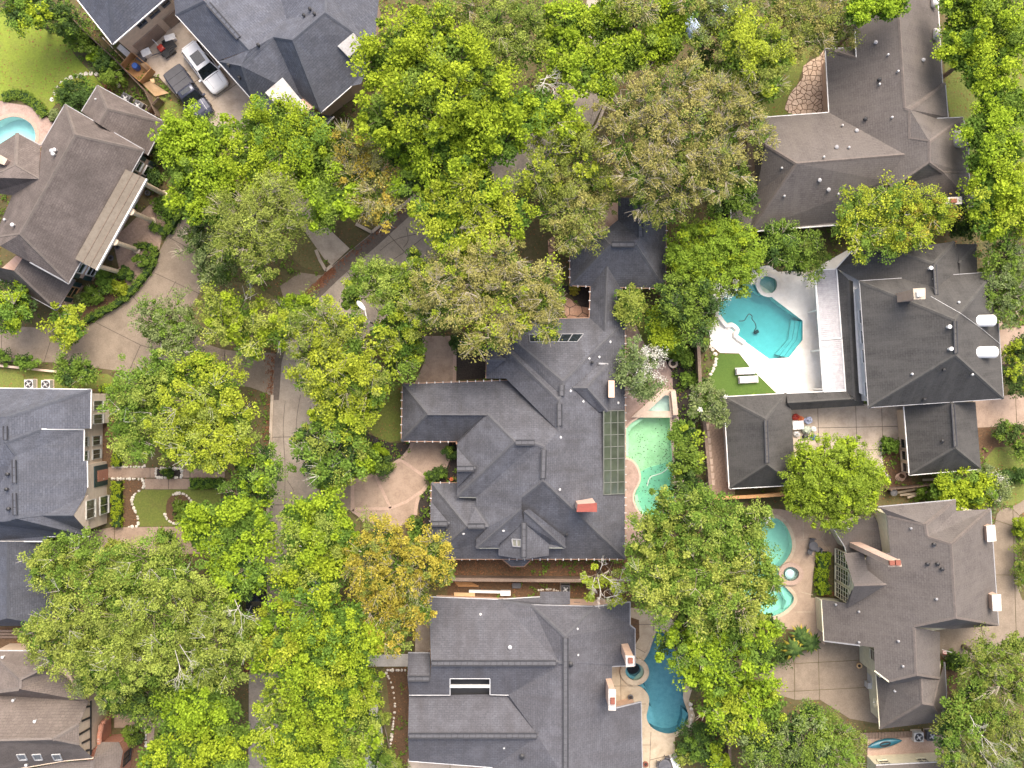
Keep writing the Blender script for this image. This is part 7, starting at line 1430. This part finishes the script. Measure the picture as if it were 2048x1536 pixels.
# -- far right
T('L', 'lime tree at the upper right edge beside the long roof', [(1930, 60, 44), (1970, 90, 50), (1935, 110, 40), (1990, 130, 46), (1910, 90, 28), (1960, 150, 34)], 9.5)
T('L', 'lime tree in the upper right corner', [(2020, 30, 48), (1960, 10, 40), (2045, 80, 40), (1910, 5, 34)], 10, kinds=('M', .3))
T('L', 'lime tree at the right edge near the white roof dome', [(1965, 260, 42), (2000, 280, 46), (1990, 230, 36), (2035, 210, 40), (1970, 310, 36), (2030, 300, 40), (1995, 190, 26)], 9.5)
T('L', 'lime tree at the right edge right of the red chimney pot', [(1990, 350, 46), (2030, 370, 44), (1980, 400, 42), (2010, 440, 44), (2045, 430, 34), (1985, 450, 26)], 9.5, kinds=('V', .2))
T('V', 'yellow-lime tree covering the eave of the north-east house', [(1720, 420, 42), (1765, 405, 44), (1700, 445, 34), (1750, 450, 46), (1800, 440, 48), (1790, 400, 40), (1730, 485, 32), (1780, 485, 28)], 9.5, kinds=('M', .4), sizek=.9)
T('V', 'golden-yellow tree at the chimney of the north-east house', [(1840, 410, 40), (1870, 430, 36), (1850, 450, 38), (1885, 415, 26), (1830, 470, 28)], 9.3, kinds=('Y', .35), sizek=.75)
T('M', 'dark green tree at the corner of the white pool deck', [(1555, 480, 34), (1580, 495, 30), (1550, 510, 30), (1570, 465, 24)], 6, kinds=('D', .4))
T('M', 'mid green tree above the patio cover', [(1610, 495, 34), (1620, 520, 32), (1595, 525, 26), (1635, 500, 22)], 5.5, kinds=('P', .3))
T('M', 'green tree at the west eave of the north-east house', [(1480, 370, 30), (1495, 395, 26), (1475, 400, 24)], 7)
T('D', 'dark tree beside the right end of the white house roof', [(1925, 440, 28), (1945, 450, 22), (1915, 460, 18)], 4.5)
T('G', 'shaggy grey-green tree at the right edge beside the white house', [(2010, 520, 44), (2035, 560, 44), (2010, 590, 40), (2040, 500, 36), (2025, 620, 34)], 7.5, kinds=('M', .5))
T('D', 'dark hedge tree at the right edge below the garden path', [(2035, 710, 26), (2025, 740, 24), (2040, 765, 26), (2045, 690, 20)], 3.5, 'shrub', 'shrub', kinds=('V', .25))
T('D', 'dark shrub beside the drive right of the white house wing', [(2005, 862, 20), (2030, 870, 26), (2045, 900, 20)], 2.4, 'shrub', 'shrub', kinds=('M', .4))
T('D', 'clipped dark hedge on the lawn at the right edge', [(2010, 955, 16), (2030, 950, 18), (2046, 952, 16)], 1.2, 'shrub', 'shrub')
T('P', 'olive-green tree at the right edge below the long driveway', [(1990, 1310, 44), (2030, 1330, 44), (1960, 1340, 40), (2010, 1370, 46), (2045, 1290, 30), (2040, 1390, 34)], 9, kinds=('M', .4), bare=.1)
T('M', 'green tree beside the south wing of the cream house', [(1930, 1420, 44), (1960, 1390, 40), (1910, 1460, 38), (1950, 1460, 46), (1985, 1430, 36), (1900, 1500, 28)], 8.5, kinds=('P', .4))
bt = T('P', 'sparse green tree with bare pale twigs in the lower right corner', [(1960, 1520, 44), (2010, 1500, 46), (2020, 1450, 44), (1990, 1545, 40), (2040, 1530, 36), (2045, 1470, 34), (1920, 1535, 30)], 8, kinds=('G', .4), bare=.1)
dead_limb(bt, [((1950, 1450), (1985, 1500)), ((1970, 1480), (2010, 1530)), ((1940, 1430), (1960, 1470)), ((2000, 1480), (2030, 1500)), ((1960, 1500), (1985, 1540))], 8.6, .05)
T('V', 'small yellow-green bush at the right edge beside the long driveway', [(2045, 1060, 20), (2040, 1045, 12)], 2, 'shrub', 'shrub')
T('P', 'brushy shrub at the right edge along the long driveway', [(2045, 1130, 18), (2048, 1100, 18), (2046, 1160, 16)], 2, 'shrub', 'shrub')
bt = T('V', 'half-bare tree with white limbs at the corner of the central house', [(1195, 1150, 26), (1220, 1140, 22), (1210, 1180, 28), (1190, 1180, 20), (1235, 1165, 18), (1225, 1195, 16)], 6.5, bare=.4, kinds=('S', .4))
dead_limb(bt, [((1215, 1195), (1255, 1185)), ((1205, 1150), (1240, 1175)), ((1195, 1150), (1205, 1205)), ((1200, 1140), (1210, 1115)), ((1220, 1160), (1262, 1160)), ((1190, 1155), (1180, 1190))], 7, .06)
gt = T('S', 'bare-limbed grey tree over the street gap at the top', [(1090, 165, 20), (1120, 160, 16)], 10, bare=.5)
dead_limb(gt, [((1080, 160), (1115, 150)), ((1095, 150), (1080, 180)), ((1080, 165), (1130, 175))], 10.5, .08)
for lb, paths, h in (('pale dead limb standing out of the lower left canopy', [((360, 1290), (385, 1330)), ((350, 1300), (370, 1370))], 12.4), ('pale dead limb above the lower left street edge', [((470, 1200), (490, 1250)), ((480, 1210), (460, 1240))], 11.5)):
    c = P(*paths[0][0]); r_ = empty('dead_tree', (c[0], c[1], 0), lb, 'tree'); dead_limb(r_, paths, h, .06); MB().tube([c, P(*paths[0][0], h-.4)], [.16, .06], 6).build('trunk', M_BARK, r_)

# shrubs in beds
for lb, x, y, r, k, h in (('round dark boxwood at the end of the portico bed', 250, 546, 15, 'D', 1.2), ('light green bush in the portico bed nearer the house', 213, 562, 20, 'M', 1.5), ('light green bush in the portico bed nearer the drive', 188, 590, 20, 'M', 1.5), ('gold-tinged bush in the portico bed', 235, 575, 14, 'V', 1.0), ('low bush at the wall end of the portico bed', 158, 600, 14, 'G', 1.0), ('bush behind the upper clipped hedge', 330, 415, 22, 'M', 1.2), ('bush inside the lower clipped hedge', 285, 520, 18, 'M', 1.0),
    ('dark bush at the portico windows', 300, 355, 22, 'D', 2.0), ('leafy bush beside the upper windows of the brown brick house', 325, 300, 24, 'M', 2.2), ('green shrub beside the porte-cochere of the central house', 902, 905, 14, 'D', 1.6), ('round green shrub in the mulch by the curved drive', 880, 945, 13, 'D', 1.4), ('trailing green shrub along the curved drive', 862, 955, 12, 'D', 1.2), ('green shrub by the drive above the golden tree', 833, 1050, 16, 'D', 1.5), ('dark green mound beside the mulch bed', 765, 930, 20, 'D', 1.5), ('dark conical shrub at the lawn edge', 715, 880, 22, 'D', 3.0),
    ('small lime plant in the black mulch', 752, 896, 9, 'L', .6), ('second lime plant nearer the brick border', 768, 905, 8, 'L', .5), ('tufted plant in the small mulch bed by the corridor', 1150, 577, 10, 'Y', .6), ('dark shrub at the north end of the pink drive', 915, 688, 16, 'D', 1.8), ('leafy plant bed by the fence and green pool', 1365, 715, 20, 'M', 1.2), ('low plants along the fence by the green pool', 1340, 700, 14, 'M', 1.0), ('grey-leaved shrub on the turf side of the fence', 1402, 690, 14, 'G', 1.4), ('lime planting by the white garage corner', 1405, 775, 16, 'M', 1.3),
    ('round grass mound in the round bed', 362, 1020, 19, 'M', 1.2), ('small round shrub on the grey house drive', 330, 1082, 19, 'M', 2.6), ('bushes over the grey house drive', 232, 1100, 22, 'S', 2.5), ('olive-green dome shrub at the half-timbered porch', 264, 1472, 19, 'M', 1.3), ('weedy shrub in the motor court bed', 1780, 890, 16, 'M', .9), ('dark hedge block at the cream house corner', 1915, 1322, 20, 'D', 1.2), ('low green bed along the soil strip', 1378, 760, 16, 'M', .8), ('green shrub inside the street verge', 700, 905, 20, 'D', 2.0), ('rectangular bed planting on the front walk', 335, 946, 10, 'D', .6),
    ('green mat beside the central house fence', 1300, 560, 16, 'M', 1.2), ('bush at the soil end of the motor court', 1850, 985, 16, 'M', 1.2)):
    T(k, lb, [(x, y, r), (x+r*.45, y+r*.25, r*.6), (x-r*.4, y-r*.3, r*.62)], h, 'shrub', 'shrub')
def hedge(label, px, wd, h, kind='M', name='hedge'):
    p = [Vector(P(*q)) for q in px]; rng = np.random.default_rng(int(px[0][0]*3+px[0][1])); c = []; nr = []
    for a, b in zip(p[:-1], p[1:]):
        d = b-a; L = d.length; d.normalize(); s = Vector((-d.y, d.x, 0)); n = int(L*wd*38)+4
        for _ in range(n):
            t = rng.random()*L; u = rng.uniform(-.5, .5)*wd; z = h; m = (0, 0, 1)
            if rng.random() < .35: u = wd*.5*(1 if rng.random() < .5 else -1); z = rng.random()*h; m = tuple(s*(1 if u > 0 else -1))
            q = a+d*t+s*u; c.append((q.x, q.y, z)); nr.append(m)
    root = empty(name, p[0], label, 'hedge'); v, f, t = leaves(np.array(c), np.array(nr, float), np.full(len(c), .16), 14, .11, rng, .6); v[:, 2] = np.maximum(v[:, 2], .02)
    mk('foliage', v, f, L_MATS[kind], root, tint=t); mb = MB()
    for a, b in zip(p[:-1], p[1:]): mb.bar(a+Vector((0, 0, h*.48)), b+Vector((0, 0, h*.48)), wd*.9, h*.9)
    mb.build('core', L_MATS['D'], root); return root
hedge('bright grassy crescent hedge around the cyan pool', smooth_loop([(8, 197), (25, 190), (45, 191), (68, 204), (85, 222), (92, 234)], 2, False), .75, .35, 'M')
hedge('clipped L-shaped hedge right of the lower portico bed', [(272, 494), (300, 492), (315, 505), (305, 535), (285, 562), (258, 592), (232, 612), (200, 628), (175, 642)], .55, .7, 'M'); hedge('clipped hedge corner at the upper portico bed', [(305, 452), (338, 466), (352, 440), (372, 420)], .7, .7, 'M')
hedge('bright clipped hedge strip in front of the stone gable', [(238, 962), (238, 1052)], .85, .8, 'L'); hedge('short bright hedge above the front walk', [(238, 900), (238, 932)], .7, .8, 'L'); hedge('dark clipped hedge beside the front walk end', [(384, 966), (450, 966)], .8, .7, 'M')
hedge('green clipped hedge block below the arched windows', [(1645, 1102), (1642, 1130), (1640, 1160), (1645, 1186)], 1.05, .8, 'L'); hedge('hedge strip at the upper bed of the grey house', [(205, 778), (245, 775)], .6, .7, 'L')
def sago(label, px, py, r, h=1.2):
    c = P(px, py, h); root = empty('sago_palm', (c[0], c[1], 0), label, 'palm'); MB().tube([(c[0], c[1], 0), (c[0], c[1], h)], [.2, .16], 8).build('trunk', M_BARK, root); rs = random.Random(int(px)); rm = r/SC
    for tier in range(3):
        for k in range(13):
            a = 2*math.pi*(k+tier*.37)/13+rs.uniform(-.1, .1); ln = rm*(1-.2*tier)*rs.uniform(.85, 1.1); v = []; f = []; n = 7
            for i in range(n+1):
                t = i/n; q = Vector((c[0]+math.cos(a)*ln*t, c[1]+math.sin(a)*ln*t, h+.25+.12*tier+.5*t*(1-t)*ln*(1+tier*.5)-.25*t*t)); w_ = (.13*math.sin(math.pi*min(1, t*1.05+.05))+.01); s = Vector((-math.sin(a), math.cos(a), 0)); v += [tuple(q-s*w_-Vector((0, 0, .03))), tuple(q), tuple(q+s*w_-Vector((0, 0, .03)))]
            for i in range(n): b = i*3; f += [(b, b+1, b+4, b+3), (b+1, b+2, b+5, b+4)]
            mk('frond', v, f, L_MATS['Y'] if (tier == 0 and k % 2) else L_MATS['D'], root, tint=[rs.random()]*len(v))
sago('sago palm nearest the aggregate court', 1585, 1296, 27); sago('sago palm nearest the cream house wall', 1620, 1284, 26); sago('sago palm behind the two others by the pool deck', 1600, 1268, 24)

# undergrowth and leaf litter over the unpaved ground
def scatter_ground(n, x0, x1, y0, y1, seed, pred=None):
    rng = np.random.default_rng(seed); X = rng.uniform((x0-1024)/SC, (x1-1024)/SC, n); Y = rng.uniform((768-y1)/SC, (768-y0)/SC, n); ok = np.ones(n, bool)
    for pl in PAVED: ok &= ~inpoly_np(X, Y, pl)
    return X[ok], Y[ok], rng
LAWNS = [np.array([v.co[:2] for v in o.data.vertices])+np.array(o.location[:2]) for o in COL.objects if o.name.startswith(('lawn', 'turf'))]
X, Y, rng = scatter_ground(30000, -20, 2070, -20, 1560, 5)
g = np.sin(X*.35+np.cos(Y*.27)*2)+np.sin(Y*.41+X*.13)+rng.normal(size=len(X))*.7; keep = g > .3
inl = np.zeros(len(X), bool)
for l in LAWNS:
    n = len(l)//2; inl |= inpoly_np(X, Y, [tuple(p) for p in l[:n]])
keep &= ~inl
X, Y = X[keep], Y[keep]
c = np.stack([X, Y, rng.uniform(.05, .3, len(X))], axis=1); v, f, t = leaves(c, np.tile([0, 0, 1.], (len(X), 1)), np.full(len(X), .3), 7, .2, rng, .4); v[:, 2] = np.maximum(v[:, 2], .02)
tag(mk('undergrowth', v, f, L_MATS['M'], tint=t), 'low leafy ground cover under the trees and along the beds', 'ground cover', kind='stuff')
X, Y, rng = scatter_ground(46000, -20, 2070, -20, 1560, 9)
c = np.stack([X, Y, np.full(len(X), .03)], axis=1); v, f, t = leaves(c, np.tile([0, 0, 1.], (len(X), 1)), np.full(len(X), .1), 1, .14, rng, .1); v[:, 2] = np.clip(v[:, 2], .02, .07)
M_LIT = leaf_mat('dry_leaf', (.16, .075, .03), (.36, .20, .09), .1, .8)
lt = mk('leaf_litter', v, f, M_LIT, tint=t); tag(lt, 'dry brown leaves scattered over the bare ground', 'leaves', kind='stuff')
# orange leaf drifts along the street kerbs
rng = np.random.default_rng(31); pts = []
def drift(px, n, w):
    p = [Vector(P(*q)) for q in px]
    for _ in range(n):
        i = rng.integers(0, len(p)-1); q = p[i].lerp(p[i+1], rng.random()); s = abs(rng.normal())*w; d = (p[i+1]-p[i]).normalized(); pts.append((q.x-d.y*s*(-1), q.y+d.x*s*(-1), .05+rng.random()*.03))
drift([(607, 588), (640, 558), (664, 535)], 540, .28); drift([(664, 535), (744, 468), (824, 398)], 160, .3); drift([(566, 650), (549, 720), (545, 790), (542, 870), (540, 960)], 380, .3); drift([(534, 1060), (518, 1160), (505, 1260), (497, 1360)], 600, .28)
drift([(1000, 262), (1100, 180), (1160, 90)], 360, .28)
c = np.array(pts); v, f, t = leaves(c, np.tile([0, 0, 1.], (len(c), 1)), np.full(len(c), .12), 3, .13, rng, .12); v[:, 2] = np.clip(v[:, 2], .055, .11)
M_LIT2 = leaf_mat('orange_leaf', (.13, .065, .04), (.36, .17, .09), .1, .8)
tag(mk('leaf_drift', v, f, M_LIT2, tint=t), 'orange fallen leaves drifted along the street kerb', 'leaves', kind='stuff')
c = []
for _ in range(700): x, y = random.uniform(895, 1262), random.uniform(1119, 1152); c.append((*P(x, y)[:2], .05))
for _ in range(700): x, y = random.uniform(1640, 1700), random.uniform(1185, 1190); c.append((*P(x, y)[:2], .05))
c = np.array(c); v, f, t = leaves(c, np.tile([0, 0, 1.], (len(c), 1)), np.full(len(c), .12), 2, .12, rng, .12); v[:, 2] = np.clip(v[:, 2], .03, .08)
tag(mk('leaf_drift', v, f, M_LIT2, tint=t), 'brown leaves on the strip between the fence and the central house', 'leaves', kind='stuff')
